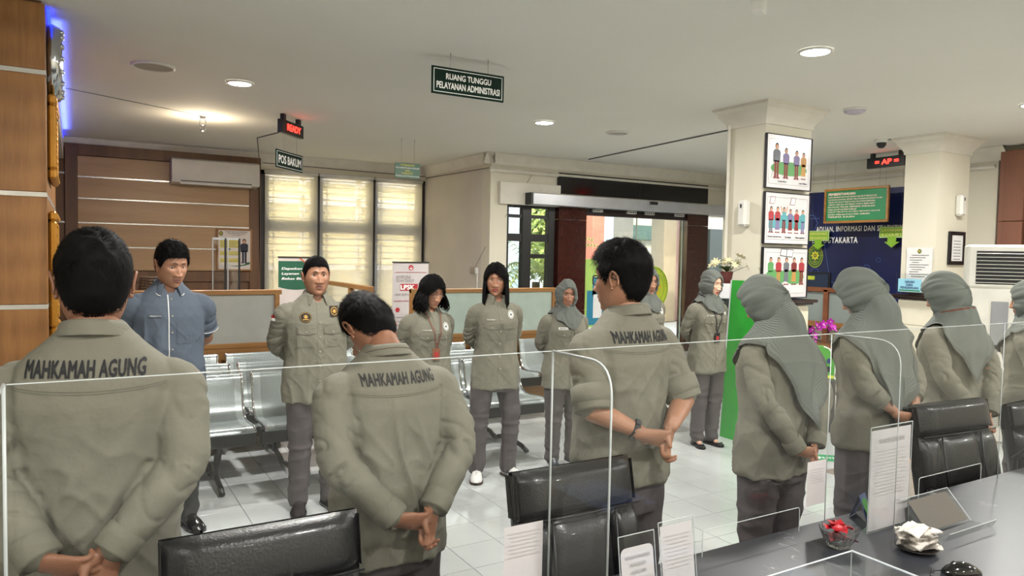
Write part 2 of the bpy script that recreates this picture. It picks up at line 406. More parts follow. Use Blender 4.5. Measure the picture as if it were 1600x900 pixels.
# floor
fl = MB(); fl.bb(-5.4, 10.8, -4.8, 12.5, -.10, -.0035); floor = struct(fl.build('floor', GROUT), 'floor of glossy white square tiles with thin dark joints')
tm = MB(); h = .1485
tm.add([(-h, -h, -.003), (h, -h, -.003), (h, h, -.003), (-h, h, -.003), (-h+.0015, -h+.0015, 0), (h-.0015, -h+.0015, 0), (h-.0015, h-.0015, 0), (-h+.0015, h-.0015, 0)], [(0, 1, 5, 4), (1, 2, 6, 5), (2, 3, 7, 6), (3, 0, 4, 7), (4, 5, 6, 7)])
t0 = tm.build('tile', TILE, floor); tme = t0.data; cells = []
for i in range(-18, 36):
    for j in range(-16, 42):
        cx, cy = .025+.3*i+.15, .11+.3*j+.15
        if cx > 10.6 or cy > 12.3 or cx < -5.2 or cy < -4.7: continue
        q = proj((cx, cy, 0)); vis = q is not None and -30 < q[0] < 1630 and q[1] < 930 and cy > 1.9
        dep = q[2] if q else 99
        brown = 4.7 < cx < 6.4 and 2.3 < cy < 3.75 and cx > 4.7+(cy-2.3)*.4
        cells.append((0 if vis else 1, dep, cx, cy, brown))
cells.sort(); rest = MB(); M_BRT = mat('brown_floor_tile', '8d8178', .25, var=(2, .05)); M_OR = mat('orange_tactile_tile', 'd28a3a', .45); n_t = 0
rng = random.Random(3); first = True
TAC = lambda cx, cy: (abs(cy-4.30) < .16 and cx > 6.2) or (abs(cy-3.80) < .12 and cx > 6.2 and False)
for v, dep, cx, cy, br in cells:
    if n_t < 298 and v == 0 and not br:
        o = t0 if first else t0.copy()
        if not first: COL.objects.link(o)
        first = False; o.location = (cx, cy, rng.uniform(-.0004, .0002)); n_t += 1
    else: rest.box((cx, cy, -.0015), (.297, .297, .003), 1 if br else 0)
tag(rest.build('tile', [TILE, M_BRT], floor), 'brown and white floor tiles farther off', kind='stuff')
for k, (xa, xb, ya, yb) in enumerate(((6.9, 8.2, 4.20, 4.50), (5.9, 7.6, 3.52, 3.80))):
    t = thing('tactile_strip', ('orange tactile guiding strip on the floor nearer the right wall', 'orange tactile guiding strip on the floor behind the black chairs')[k], 'floor strip', (xa, ya, 0), group='orange tactile strips'); n = int((xb-xa)/.3+.5)
    for i in range(n):
        b = MB(); b.bb(i*.3+.002, i*.3+.298, .0, .30, .0003, .004)
        for c in range(4): b.bb(i*.3+.02, i*.3+.28, .03+.07*c, .055+.07*c, .004, .008)
        b.build('tactile_tile', M_OR, t)
b = MB(); b.bb(-.17, .17, -.10, .10, .0003, .002, 0); disc(b, (0, 0, .0025), (1, 0, 0), (0, 1, 0), -.05, 0, .06, .06, 1); ftext(b, 'ANTRI', .16, .05, (.07, 0, .0026), (1, 0, 0), (0, 1, 0), 1)
st = b.build('floor_sticker', [mat('green_vinyl', '1e8a55', .5), WHITEL]); st.location = (5.45, 3.97, 0); st.rotation_euler = (0, 0, -.7); tag(st, 'green and white queue sticker on the floor tiles', 'sticker')
ROOM[0] = True
# ceiling
b = MB(); b.bb(-4.2, 8.6, -3.8, 9.7, CEIL, CEIL+.15); struct(b.build('ceiling', CEILM), 'plain off-white painted ceiling')
def wall(name, x0, x1, y0, y1, z0=0, z1=CEIL, m=WALL, label=None): b = MB(); b.bb(x0, x1, y0, y1, z0, z1); return struct(b.build(name, m), label)
wall('wall_back', -4.2, 8.6, -3.8, -3.6); wall('wall_left', -4.2, -4.0, -3.6, 4.2)
# right wall behind the banner, then the red-brown panelling
wall('wall_right', 7.95, 8.15, 3.88, 7.5, label='cream right wall behind the navy banner')
wr = wall('wall_right_near', 8.01, 8.2, -3.6, 3.88)
rp = thing('wood_panelling', 'red-brown wood panelling beside the floor air conditioner at the right edge', 'wall panelling', (7.9, 3.84, 0))
for k, (yy0, yy1, xo) in enumerate(((-.22, 0, 0), (-.9, -.23, .03), (-1.7, -.91, .03))):
    for z0, z1 in ((FZ, 1.1), (1.105, 2.1), (2.105, 2.80)): b = MB(); b.bb(xo, .10, yy0, yy1, z0, z1, 0, .004); b.build('wood_panel', WOODR, rp)
# window wall: pieces around the window (X 1.98-4.12, z .9-2.66)
wall('wall_window_left', -.7, 1.96, 9.35, 9.55, 0, CEIL); wall('wall_window_top', 1.96, 4.15, 9.35, 9.55, 2.66, CEIL); wall('wall_window_bottom', 1.96, 4.15, 9.35, 9.55, 0, .9)
wall('wall_side', 4.15, 4.35, 7.7, 9.55, m=WALLG, label='grey-cream side wall between the blinds and the black-framed window')
# door wall, Y 7.5
wall('wall_door_left', 4.15, 4.38, 7.5, 7.7, 0, 2.27, label='cream strip of wall left of the black-framed window'); wall('wall_door_sill', 4.38, 5.06, 7.5, 7.7, 0, .95); wall('wall_door_top', 4.15, 8.1, 7.5, 7.7, 2.27, CEIL)
# left block with laminate panels (end face at Y 4.2, side face at X -.115)
lb = thing('laminate_pillar', 'orange-brown laminate clad pillar at the left edge with pale horizontal strips', 'pillar', (-.115, 4.2, 0))
b = MB(); b.bb(-3.88, -.015, .02, 1.9, FZ, CEIL); b.build('core', WOODD, lb)
zs = [FZ, .395, .82, 1.39, 1.93, 2.51, CEIL-.004]
for i in range(6):
    for xa, xb in ((-1.30, -.002), (-2.6, -1.305), (-3.88, -2.605)):
        b = MB(); b.bb(xa, xb, -.004, .02, zs[i]+(.012 if i else 0), zs[i+1]-.012, 0, .003); b.build('wood_panel', WOODO, lb)
    b = MB(); b.bb(-.016, .0, .021, 1.9, zs[i]+(.012 if i else 0), zs[i+1]-.012, 0, .003); b.build('wood_panel', WOODO, lb)
    if i: b = MB(); b.bb(-3.88, .001, .0, .02, zs[i]-.011, zs[i]+.011); b.bb(-.015, .001, .02, 1.9, zs[i]-.011, zs[i]+.011); b.build('metal_strip', STRIP, lb)
wall('wall_left_far', -.75, -.6, 6.1, 9.55, m=WOODD)
wall('wall_soffit', -.6, -.10, 6.1, 9.35, 2.62, CEIL, m=WALLG)
b = MB(); b.bb(-.112, -.098, 4.3, 9.2, 2.826, 2.842); tag(b.build('led_strip', emis('blue_led', '2030ff', 5)), 'blue LED strip glowing along the ceiling edge at the left', 'light')
ld = bpy.data.lights.new('blue_led_light', 'AREA'); ld.shape = 'RECTANGLE'; ld.size = 5.4; ld.size_y = .03; ld.energy = 8; ld.color = (.10, .15, 1); lo = bpy.data.objects.new('blue_led_light', ld); COL.objects.link(lo); lo.location = about_cam((-.07, 6.6, 2.815)); lo.rotation_euler = (PI*.86, 0, PI/2)
for k, (z0, z1) in enumerate(((2.02, 2.44), (1.22, 1.86))):
    t = thing('gold_frame', ('upper', 'lower')[k]+' carved gold picture frame on the side of the laminate pillar', 'picture frame', (-.112, 4.35, z0), group='gold frames on the pillar side'); H_ = z1-z0
    b = MB()
    for a0, a1, c0, c1 in ((0, .62, 0, .05), (0, .62, H_-.05, H_), (0, .05, .05, H_-.05), (.57, .62, .05, H_-.05)): b.bb(0, .035, a0, a1, c0, c1, 0, .01)
    for q in range(18): b.sphere((.036, .025+.57*q/17, .025), (.006, .012, .012), 6, 4); b.sphere((.036, .025+.57*q/17, H_-.025), (.006, .012, .012), 6, 4)
    for q in range(14): b.sphere((.036, .025, .03+(H_-.06)*q/13), (.006, .012, .012), 6, 4)
    b.build('frame', GOLD, t); b = MB(); b.bb(.001, .015, .05, .57, .05, H_-.05); b.build('picture', mat('dark_print', '3a2c20', .4), t)
t = thing('chrome_emblem', 'round polished chrome emblem high on the side of the laminate pillar', 'emblem', (-.112, 4.32, 2.62))
b = MB(); b.lathe([(0, .0), (.19, .0), (.20, .02), (.185, .055), (.15, .062), (.14, .05), (0, .055)], c=(0, .2, 0), n=40, axis='x'); b.build('disc', SILVER, t, smooth=True)
b = MB()
each('stud', SILVER, t, [lambda b, a=q*PI/8: b.sphere((.06, .2+.165*math.cos(a), .165*math.sin(a)), .013, 8, 6) for q in range(16)], True)
# laminate back wall
wb = thing('laminate_wall', 'pale brown laminate wall panels with bright strips and dark frame at the back left', 'wall panelling', (0, 9.33, 0))
b = MB(); b.bb(-.6, 1.955, 0, .02, FZ, 2.79); b.build('backing', WOODD, wb)
zs = [1.41, 1.675, 1.94, 2.205, 2.44, 2.67]
for i in range(5):
    b = MB(); b.bb(.03, 1.82, -.022, 0, zs[i]+.008, zs[i+1]-.008, 0, .002); b.build('wood_panel', WOODL, wb)
    b = MB(); b.bb(.03, 1.82, -.016, 0, zs[i+1]-.007, zs[i+1]+.007); b.build('metal_strip', STRIP, wb) if i < 4 else None
for x0, x1, z0, z1 in ((-.09, .03, FZ, 2.79), (1.82, 1.95, FZ, 2.79), (.03, 1.82, 2.67, 2.79), (.03, 1.82, 1.29, 1.41)):
    b = MB(); b.bb(x0, x1, -.035, 0, z0, z1, 0, .003); b.build('dark_frame', WOODD, wb)
b = MB(); b.bb(-.6, -.09, -.01, 0, 2.46, 2.48); b.bb(-.6, -.09, -.01, 0, 1.93, 1.95); b.build('metal_strip', STRIP, wb)
# crown mouldings
def crown(name, p0, p1, inward, z=CEIL, s=.10):
    d = Vector(p1)-Vector(p0); L = d.length; d.normalize(); iw = Vector(inward)
    prof = [(0, -1.25), (.12, -1.25), (.14, -1.05), (.30, -.85), (.50, -.45), (.82, -.18), (.86, -.08), (1.0, -.08), (1.0, 0), (0, 0)]
    G = [[tuple(Vector(p)+iw*(a*s)+Vector((0, 0, z+h2*s))) for a, h2 in prof] for p in (p0, p1)]
    b = MB(); b.grid(G, 0, wrap_u=True); return struct(b.build(name, TRIM, autosmooth=35))
crown('trim_1', (-.1, 9.35, 0), (4.15, 9.35, 0), (0, -1, 0)); crown('trim_2', (4.15, 9.35, 0), (4.15, 7.4, 0), (-1, 0, 0)); crown('trim_3', (4.05, 7.5, 0), (7.95, 7.5, 0), (0, -1, 0)); crown('trim_4', (7.95, 7.5, 0), (7.95, 3.8, 0), (-1, 0, 0), s=.11)
def pillar(x0, x1, y0, y1, label):
    t = thing('pillar', label, 'pillar', (x0, y0, 0), group='cream square pillars'); w, d = x1-x0, y1-y0
    b = MB(); b.bb(0, w, 0, d, 1.40, CEIL-.02); b.build('shaft', WALL, t)
    b = MB(); o = .02
    for k in range(4):
        z0, z1 = FZ+k*.235, FZ+(k+1)*.235-.004; n = 2
        for i in range(n): b.bb(-o+(w+2*o)*i/n+.001, -o+(w+2*o)*(i+1)/n-.001, -o, -.001, z0, z1, 0, .002)
        b.bb(-o, -.001, 0, d, z0, z1, 0, .002); b.bb(w, w+o, 0, d, z0, z1, 0, .002)
    b.bb(0, w, 0, d, FZ, 1.35); b.build('tiled_base', mat('cream_wall_tile', 'd8d3c0', .3, var=(5, .05)), t)
    b = MB(); b.bb(-.07, w+.07, -.07, d+.07, 1.352, 1.376, 0, .006); b.bb(-.045, w+.045, -.045, d+.045, 1.335, 1.352, 0, .004); b.build('granite_ledge', mat('brown_granite_ledge', '2a1c1a', .2), t)
    b = MB(); G = []
    for a, z in ((0, -.16), (.012, -.155), (.014, -.13), (.03, -.10), (.055, -.07), (.062, -.045), (.09, -.02), (.095, 0)): G.append([(-a, -a, CEIL+z), (w+a, -a, CEIL+z), (w+a, d+a, CEIL+z), (-a, d+a, CEIL+z)])
    b.grid(G, 0, wrap_u=True); b.build('capital', TRIM, t, autosmooth=30); return t
pillar(4.42, 4.94, 3.78, 4.14, 'square cream pillar carrying three illustrated posters'); pillar(6.76, 7.27, 3.80, 4.12, 'square cream pillar with a notice and dark framed certificate, farther right')
# cable trunking
def trunk(label, pts, w=.03, m=None, h=.016):
    b = MB()
    for p, q in zip(pts[:-1], pts[1:]): b.tube([p, q], w/2, 4)
    return tag(b.build('cable_trunk', m or TRIM), label, 'cable trunk')
trunk('white cable trunking along the top of the door wall', [(4.12, 7.47, 2.66), (7.93, 7.47, 2.66)], .05); trunk('grey cable trunking running diagonally on the ceiling to the poster pillar', [(5.33, 7.20, 2.842), (5.02, 4.06, 2.842)], .014, GREY)
trunk('white vertical cable trunking on the poster pillar', [(4.405, 4.12, 0), (4.405, 4.12, 2.72)], .03); trunk('cable trunking on the right wall above the banner', [(7.93, 7.4, 2.66), (7.93, 3.9, 2.66)], .05)
trunk('thin dark cable along the grey-cream side wall top', [(4.14, 9.3, 2.70), (4.13, 7.5, 2.68)], .008, BLACKP); trunk('thin dark cable along the wall above the blinds', [(1.98, 9.33, 2.74), (4.13, 9.33, 2.72)], .008, BLACKP)
trunk('thin cable hanging across the wall beside the black-framed window', [(4.72, 7.48, 2.66), (4.40, 7.48, 2.2), (4.142, 7.6, 1.75), (4.142, 7.85, 1.5)], .006, GREY); trunk('thin cord on the ceiling toward the small spot lamp', [(-.05, 6.4, 2.845), (.98, 7.0, 2.845)], .005, GREY)
trunk('dark cable dropping beside the blinds and bent up to the LED board', [(1.72, 6.72, 2.78), (1.62, 7.9, 2.83), (1.93, 9.28, 2.72), (1.94, 9.30, 1.4)], .012, BLACKP)
trunk('thin cable on the ceiling from the dome camera to the second pillar', [(6.62, 4.35, 2.843), (6.78, 3.98, 2.843)], .012, GREY)
# window and blinds
wf = MB()
for x in (1.96, 2.645, 3.385, 4.09): wf.bb(x, x+.055, 9.36, 9.45, .9, 2.66, 0)
for z in (.9, 2.61): wf.bb(1.96, 4.15, 9.36, 9.45, z, z+.05)
win = struct(wf.build('window_1', mat('dark_brown_window_frame', '231714', .4)), 'tall dark-framed window in three bays behind roller blinds')
FR = mat('grey_window_frame', '5c5c62', .5)
for k, (x0, x1) in enumerate(((2.02, 2.64), (2.70, 3.38), (3.44, 4.08))):
    b = MB(); b.bb(x0, x1, 9.40, 9.405, .95, 2.61); b.build('pane', GLASSW, win)
    b = MB(); b.bb(x0, x1, 9.415, 9.45, 1.93, 2.06); b.bb(x0, x0+.05, 9.415, 9.45, .95, 2.6); b.bb(x1-.05, x1, 9.415, 9.45, .95, 2.6); b.build('transom', FR, win)
    b = MB()
    for i in range(20): b.bb(x0, x1, 9.46, 9.475, 1.0+.083*i, 1.018+.083*i)
    for xx in (x0+.11, x1-.14): b.bb(xx, xx+.014, 9.46, 9.475, .95, 2.6)
    tag(b.build('grille_bar', mat('grey_iron_grille', '2c2c2b', .5), win), None, kind='stuff')
    t = thing('roller_blind', ('white roller blind nearest the laminate wall', 'white roller blind in the middle of the three', 'white roller blind nearest the side wall')[k], 'blind', (x0-.02, 9.33, 2.645), group='roller blinds at the window')
    b = MB(); b.tube([(0, 0, 0), (x1-x0+.04, 0, 0)], .022, 12); b.build('roller', WHITEP, t, smooth=True)
    b = MB(); b.bb(.005, x1-x0+.035, -.002, .0, -1.72, -.01); b.build('fabric', sheer('blind_fabric', 'efece8', .85, .30), t)
    b = MB(); b.bb(.005, x1-x0+.035, -.006, .006, -1.74, -1.72); b.build('bottom_bar', WHITEP, t)
# black framed window in the door wall
wf = MB()
for x0, x1 in ((4.38, 4.405), (4.60, 4.72), (4.97, 5.06)): wf.bb(x0, x1, 7.50, 7.58, .95, 2.27)
for z0, z1 in ((.95, 1.0), (1.84, 1.93), (2.12, 2.16), (2.24, 2.27)): wf.bb(4.38, 5.06, 7.51, 7.57, z0, z1)
for z in (1.64,): wf.bb(4.72, 5.0, 7.51, 7.57, z, z+.05)
w2 = struct(wf.build('window_2', BLACKM), 'black-framed casement window looking onto plants and a parked car')
b = MB(); b.bb(4.40, 4.98, 7.54, 7.545, 1.0, 2.24); b.build('pane', clear('window_pane_dim', (.85, .88, .86)), w2)
# glass entrance
for k, (x0, x1) in enumerate(((5.08, 5.50), (7.21, 7.60))):
    for z0, z1 in ((0, 1.0), (1.003, 2.12), (2.123, 2.30)): b = MB(); b.bb(x0, x1, 7.44, 7.60, z0, z1, 0, .004); struct(b.build('wall_door_cladding', RGRAN), 'polished red-brown granite beside the glass entrance')
for x0, x1 in ((5.08, 6.36), (6.365, 7.60)): b = MB(); b.bb(x0, x1, 7.46, 7.50, 2.44, 2.69, 0, .003); struct(b.build('wall_door_header', GRAN), 'glossy black granite above the sliding door')
t = thing('door_operator', 'long silver sliding door operator box above the entrance', 'door operator', (4.62, 7.31, 2.275))
b = MB(); b.bb(0, 3.33, 0, .16, 0, .135, 0, .006); b.build('housing', ALU, t); b = MB(); b.bb(-.03, 0, -.002, .165, -.002, .137); b.bb(1.78, 1.92, -.02, 0, .085, .125, 0, .01); b.build('end_cap', BLACKP, t)
b = MB(); b.bb(4.25, 5.10, 7.44, 7.495, 2.27, 2.53, 0, .004); tag(b.build('white_board', TRIM), 'plain white boxed board above the black-framed window', 'board')
d1 = thing('door_1', None, None, (5.52, 7.50, 0)); struct(d1, 'double sliding glass entrance door with round emblem stickers'); YEL = mat('yellow_green_sticker', 'b9c93a', .5); YEL2 = mat('golden_yellow', 'e0b62c', .5)
def court_emblem(b, o, r, mis=(0, 1, 2, 3), ux=(1, 0, 0), uy=(0, 0, 1), out=(0, -.001, 0), rz=1.2, txt=True, words='PENGADILAN TINGGI'):
    """oval seal with ring lettering and eight-petalled flower"""
    o = np.array(o, float); out = np.array(out, float); ux = np.array(ux, float); uy = np.array(uy, float)
    disc(b, o, ux, uy, 0, 0, r, r*rz, mis[0], 40); disc(b, o+out, ux, uy, 0, 0, r*.96, r*rz*.96, mis[1], 40, .955); disc(b, o+out, ux, uy, 0, 0, r*.72, r*rz*.72, mis[1], 40, .955)
    P = [tuple(o+out*1.5+ux*(r*q*math.cos(PI*i/8))+uy*(r*q*math.sin(PI*i/8)+r*.08)) for i in range(16) for q in ((.56 if i % 2 == 0 else .36),)]
    b.add([tuple(o+out*1.5+uy*r*.08)]+P, [(0, i+1, (i+1) % 16+1) for i in range(16)], mis[2]); disc(b, o+out*2, ux, uy, 0, r*.08, r*.20, r*.20, mis[3], 16); disc(b, o+out*2.5, ux, uy, 0, r*.08, r*.08, r*.11, mis[1], 10)
    b.add([tuple(o+out*1.5+ux*(r*a)+uy*(-r*(c))) for a, c in ((-.34, .50), (-.2, .62), (0, .68), (.2, .62), (.34, .50), (.2, .56), (0, .61), (-.2, .56))], [(0, 1, 7), (1, 2, 6, 7), (2, 3, 5, 6), (3, 4, 5)], mis[1])
    if txt:
        for k, ch in enumerate(words):
            a = PI*.97-PI*.94*k/(len(words)-1); c = np.array([math.cos(a), math.sin(a)]); tx = ux*math.sin(a)+uy*(-math.cos(a)); ty = ux*math.cos(a)+uy*math.sin(a)
            if ch != ' ': ftext(b, ch, None, r*.13, o+out*2+ux*(r*.84*c[0])+uy*(r*rz*.84*c[1]), tx, ty, mis[1], .02, res=1)
for k, (x0, x1) in enumerate(((0, .85), (.86, 1.69))):
    b = MB(); b.bb(x0, x1, .0+.03*k, .01+.03*k, .40, 2.27); b.build('pane', clear('door_glass', (.90, .93, .92)), d1)
    b = MB(); b.bb(x0+.0, x0+.012, -.002+.03*k, .012+.03*k, .40, 2.27); b.bb(x1-.012, x1, -.002+.03*k, .012+.03*k, .40, 2.27); b.bb(x0, x1, -.005, .05, FZ, .41); b.build('glass_edge', mat('pale_glass_edge', 'a8b8b0', .2), d1)
    b = MB(); court_emblem(b, (x0+(.44 if k == 0 else .32), -.004+.03*k, 1.26), .265, (0, 1, 2, 3), rz=1.12); b.build('emblem_sticker', [YEL, mat('deep_green_print', '6f9a3c', .5), YEL2, mat('red_print', 'b5472f', .5)], d1)
    for xx in (x0+.16, x1-.14):
        b = MB(); b.bb(xx-.075, xx+.075, -.06, -.012, 2.235, 2.272, 0, .004)
        for q in range(4): b.bb(xx-.06+.033*q, xx-.045+.033*q, -.062, -.06, 2.245, 2.262, 1)
        b.build('door_hanger', [WHITEP, BLACKP], d1)
b = MB(); b.bb(0, 1.69, -.02, .06, 2.19, 2.275); b.build('door_rail', mat('dark_door_rail', '241a1a', .4), d1)
b = MB(); o_ = (.17, -.006, 1.22); quad(b, o_, (1, 0, 0), (0, 0, 1), -.17, .17, -.45, .42, 0); quad(b, (o_[0], -.0065, o_[2]), (1, 0, 0), (0, 0, 1), -.12, .16, -.42, .02, 1); disc(b, (o_[0], -.0065, o_[2]), (1, 0, 0), (0, 0, 1), .03, .08, .13, .16, 1, 3)
quad(b, (o_[0], -.007, o_[2]), (1, 0, 0), (0, 0, 1), -.02, .12, -.33, -.03, 2); b.build('notice_sticker', [mat('light_green_print', 'a8cc6a', .5), mat('blue_green_print', '2f7f9c', .5), PAPER, INK], d1)
# opening right of the door: grey lobby wall and dark door beyond
wall('wall_lobby', 9.70, 12.5, 9.6, 9.7, 0, 3.0, m=mat('grey_lobby_paint', '6e6f66', .8)); b = MB(); b.bb(9.78, 10.12, 9.52, 9.6, 0, 2.2, 0, .004); struct(b.build('door_2', mat('dark_green_door', '1c2320', .4)), 'dark door beyond the opening right of the entrance')
# ceiling fittings
def place_lamp(i, x, y, vis, label):
    t = thing('downlight', label, 'ceiling light', (x, y, CEIL-.004), group='round ceiling downlights'); b = MB(); b.lathe([(.075, 0), (.078, -.008), (.090, -.006), (.092, .003)], n=32); b.build('ring', WHITEP, t, smooth=True)
    b = MB(); b.lathe([(0, -.006), (.074, -.006), (.074, .0)], n=32); b.build('diffuser', emis('lamp_diffuser', 'fdfbf5', 26), t)
    l = bpy.data.lights.new('downlight_light', 'AREA'); l.shape = 'DISK'; l.size = .19; l.energy = LAMP_POWER; l.color = (1, .965, .91); l.spread = PI; o = bpy.data.objects.new('downlight_light', l); COL.objects.link(o); o.location = about_cam((x, y, CEIL-.02))
nm = {(1.0, 5.46): 'bright round downlight above the blue-shirted man, left of the hanging signs', (3.55, 5.46): 'bright round downlight near the ceiling speaker by the door wall', (3.55, 2.71): 'bright round downlight nearest the camera, left of the right-edge one', (6.0, 2.71): 'bright round downlight cut by the right edge'}
for i, x in enumerate(LAMP_X):
    for y in (LAMP_Y if i else LAMP_Y[:2]): place_lamp(i, x, y, (x, y) in nm, nm.get((x, y), 'round ceiling downlight outside the picture'))
for k, (x, y, r, lab) in enumerate(((.44, 5.29, .13, 'round ceiling speaker grille at the upper left'), (4.40, 5.50, .11, 'round ceiling speaker grille near the door wall'))):
    t = thing('ceiling_speaker', lab, 'speaker', (x, y, CEIL-.003), group='ceiling speakers'); b = MB(); b.lathe([(r*.88, -.006), (r*.9, -.012), (r, -.008), (r*1.02, .002)], n=36); b.build('rim', WHITEP, t, smooth=True); b = MB(); b.lathe([(0, -.008), (r*.88, -.006)], n=36); b.build('grille', mat('grey_speaker_mesh', 'a4a29a', .8, bump=(400, 1)), t)
t = thing('smoke_detector', 'round white and violet smoke detector on the ceiling between the pillars', 'smoke detector', (5.15, 3.56, CEIL)); b = MB(); b.lathe([(0, -.04), (.04, -.04), (.075, -.028), (.08, -.012)], n=28); b.build('cover', mat('pale_violet_plastic', 'b9b4c4', .3), t, smooth=True); b = MB(); b.lathe([(.08, -.014), (.085, -.01), (.085, 0)], n=28); b.build('base', WHITEP, t)
t = thing('dome_camera', 'small white dome security camera under the ceiling left of the second pillar', 'camera', (6.65, 4.30, CEIL)); b = MB(); b.lathe([(0, -.03), (.06, -.032), (.065, -.01), (.065, 0)], n=24); b.build('base', WHITEP, t, smooth=True); b = MB(); b.lathe([(0, -.085), (.025, -.078), (.042, -.055), (.045, -.03)], n=24); b.build('dome', BLACKP, t, smooth=True)
t = thing('spot_lamp', 'small clear glass bulb lamp hanging from the ceiling at the left', 'lamp', (.98, 7.05, CEIL)); b = MB(); b.lathe([(0, -.02), (.02, -.02), (.03, 0)], n=16); b.tube([(-.02, 0, -.02), (-.028, 0, -.07), (-.02, 0, -.11)], .003, 6); b.tube([(.02, 0, -.02), (.028, 0, -.07), (.02, 0, -.11)], .003, 6); b.build('bracket', GREY, t); b = MB(); b.sphere((0, 0, -.10), (.028, .028, .035), 16, 10); b.build('bulb', clear('bulb_glass', (.9, .9, .9), gain=2), t, smooth=True); sl = bpy.data.lights.new('spot_bulb_light', 'POINT'); sl.energy = 20; sl.color = (1, .80, .56); sl.shadow_soft_size = .05; slo = bpy.data.objects.new('spot_bulb_light', sl); COL.objects.link(slo); slo.location = about_cam((.98, 7.05, CEIL-.18))
t = thing('sprinkler_box', 'white corner of a fitting hanging at the top edge of the picture', 'ceiling fitting', (2.44, 2.16, 2.76)); b = MB(); b.box((.02, .0, .0), (.07, .05, .10), 0, .006, rz=.5); b.build('box', WHITEP, t); b = MB(); b.tube([(0.02, 0, .04), (.02, 0, .09)], .008, 8); b.build('rod', GREY, t)
# hanging signs
def hang_sign(label, P, dirn, w, h, lines, hooks=True, m=GREENB, wm=WHITEL, zc=CEIL, th=.008, border=True, group='green hanging signs'):
    ang = math.atan2(dirn[1], dirn[0]); t = thing('hanging_sign', label, 'sign', P, ang, group); b = MB(); b.bb(0, w, 0, th, -h, 0, 0, .001); b.build('board', m, t)
    if border:
        b = MB(); e = .012; k = .004
        for x0, x1, z0, z1 in ((e, w-e, -e-k, -e), (e, w-e, -h+e, -h+e+k), (e, e+k, -h+e, -e), (w-e-k, w-e, -h+e, -e)): b.bb(x0, x1, -.0012, .001, z0, z1)
        b.build('border_line', wm, t)
    for s_, cw, ch, cz, mm in lines: text(s_, cw, ch, (w/2, -.0016, cz), (1, 0, 0), (0, 0, 1), mm, t, bold=.035)
    if hooks:
        for x in (w*.25, w*.77): b = MB(); b.tube([(x, th/2, 0), (x, th/2, zc-P[2]-.03), (x, th/2, zc-P[2])], [.0009, .0012, .003], 5); b.build('wire', GREY, t)
    return t
hang_sign('dark green hanging sign reading RUANG TUNGGU PELAYANAN ADMINISTRASI', (1.77, 3.92, 2.765), (1, 0), .48, .158, (('RUANG TUNGGU', .30, .036, -.052, WHITEL), ('PELAYANAN ADMINISTRASI', .42, .040, -.105, WHITEL)))
hang_sign('dark green hanging sign reading POS BAKUM', (1.49, 6.50, 2.552), (.656, .755), .50, .155, (('POS BAKUM', .42, .075, -.078, WHITEL),))
YT = mat('yellow_lettering', 'd8cf5a', .6)
hang_sign('small green hanging sign with yellow lines by the side wall', (2.82, 7.12, 2.602), (1, 0), .275, .155, (('POSBAKUM', .15, .017, -.022, YT), ('POS BANTUAN HUKUM', .26, .013, -.050, WHITEL), ('DAN', .05, .017, -.078, YT), ('KONTIP', .12, .017, -.105, YT), ('POJOK INFORMASI DAN', .26, .013, -.135, WHITEL)), m=mat('mid_green_sign', '1d5638', .4), border=False)
def led_board(label, P, dirn, w, h, txt):
    t = thing('led_board', label, 'display', P, math.atan2(dirn[1], dirn[0]), group='red LED text boards'); b = MB(); b.bb(0, w, 0, .045, -h, 0, 0, .003); b.build('case', BLACKP, t)
    each('bracket', BLACKP, t, [lambda b, x=x: b.bb(x-.02, x+.02, .005, .04, -.002, CEIL-P[2]) for x in (.06, w-.06)]); text(txt, w*.62, h*.50, (w*.54, -.002, -h*.48), (1, 0, 0), (0, 0, 1), emis('red_led', 'ff2a20', 7), t, bold=.03)
led_board('red LED board above the POS BAKUM sign', (1.52, 6.42, 2.80), (.656, .755), .40, .115, 'READY'); led_board('red LED board under the ceiling left of the second pillar', (7.45, 4.98, 2.80), (-.1, -1), .46, .11, '= AP =')
# wall air conditioner
t = thing('air_conditioner', 'white split air conditioner high on the laminate wall', 'air conditioner', (.94, 9.285, 2.41))
b = MB(); b.prism([(0, 0), (-.20, .015), (-.215, .05), (-.205, .27), (-.17, .29), (0, .29)], 0, .95, 0, 'yz'); b.build('casing', mat('off_white_plastic', 'c9c4b9', .35), t, autosmooth=30)
b = MB(); b.bb(.09, .86, -.212, -.20, .028, .038); b.build('outlet_slot', BLACKP, t); b = MB(); b.bb(.09, .86, -.19, -.165, .0, .024); b.build('flap', WHITEP, t)

ROOM[0] = False
# ================================================================== PEOPLE
SKIN = {'tan': 'a0735a', 'light': 'd2a58c', 'deep': '8c614a'}
def skin(k): return mat('skin_'+k, SKIN[k], .5, sss=.12, var=(22, .06), bump=(160, .12))
def lips(c='86574a'): return mat('lips_'+c, c, .4, sss=.1)
M_EW = mat('eye_white', 'd9d4cc', .2); M_IRIS = mat('iris', '21140d', .1); M_HAIR = mat('black_hair', '090808', .7, var=(30, .3), spec=.12)
M_BROW = mat('eyebrow_hair', '1c1512', .7)
CLOTH = mat('sage_khaki_cotton', '706e61', .82, bump=(42, .6), var=(5, .05))
CLOTH_SEAM = mat('sage_khaki_seam', '605f53', .9)
CLOTH_BLUE = mat('slate_blue_cotton', '4c5562', .85, bump=(40, .4), var=(5, .06))
GREYT = mat('charcoal_taupe_twill', '464041', .85, bump=(45, .4), var=(6, .08))
BLACKT = mat('black_trouser_cloth', '17181c', .8, bump=(40, .3))
WHITE_PIPE = mat('white_piping', 'dcdcda', .7)
PRINT = mat('black_print', '15161a', .7); BROWN = mat('brown_leather', '5e3526', .6); BLACKL = mat('black_leather_shoe', '0c0c0e', .25)
GOLDT = mat('gold_thread', 'b08a3c', .6); DARKBADGE = mat('dark_badge_cloth', '221b14', .8)
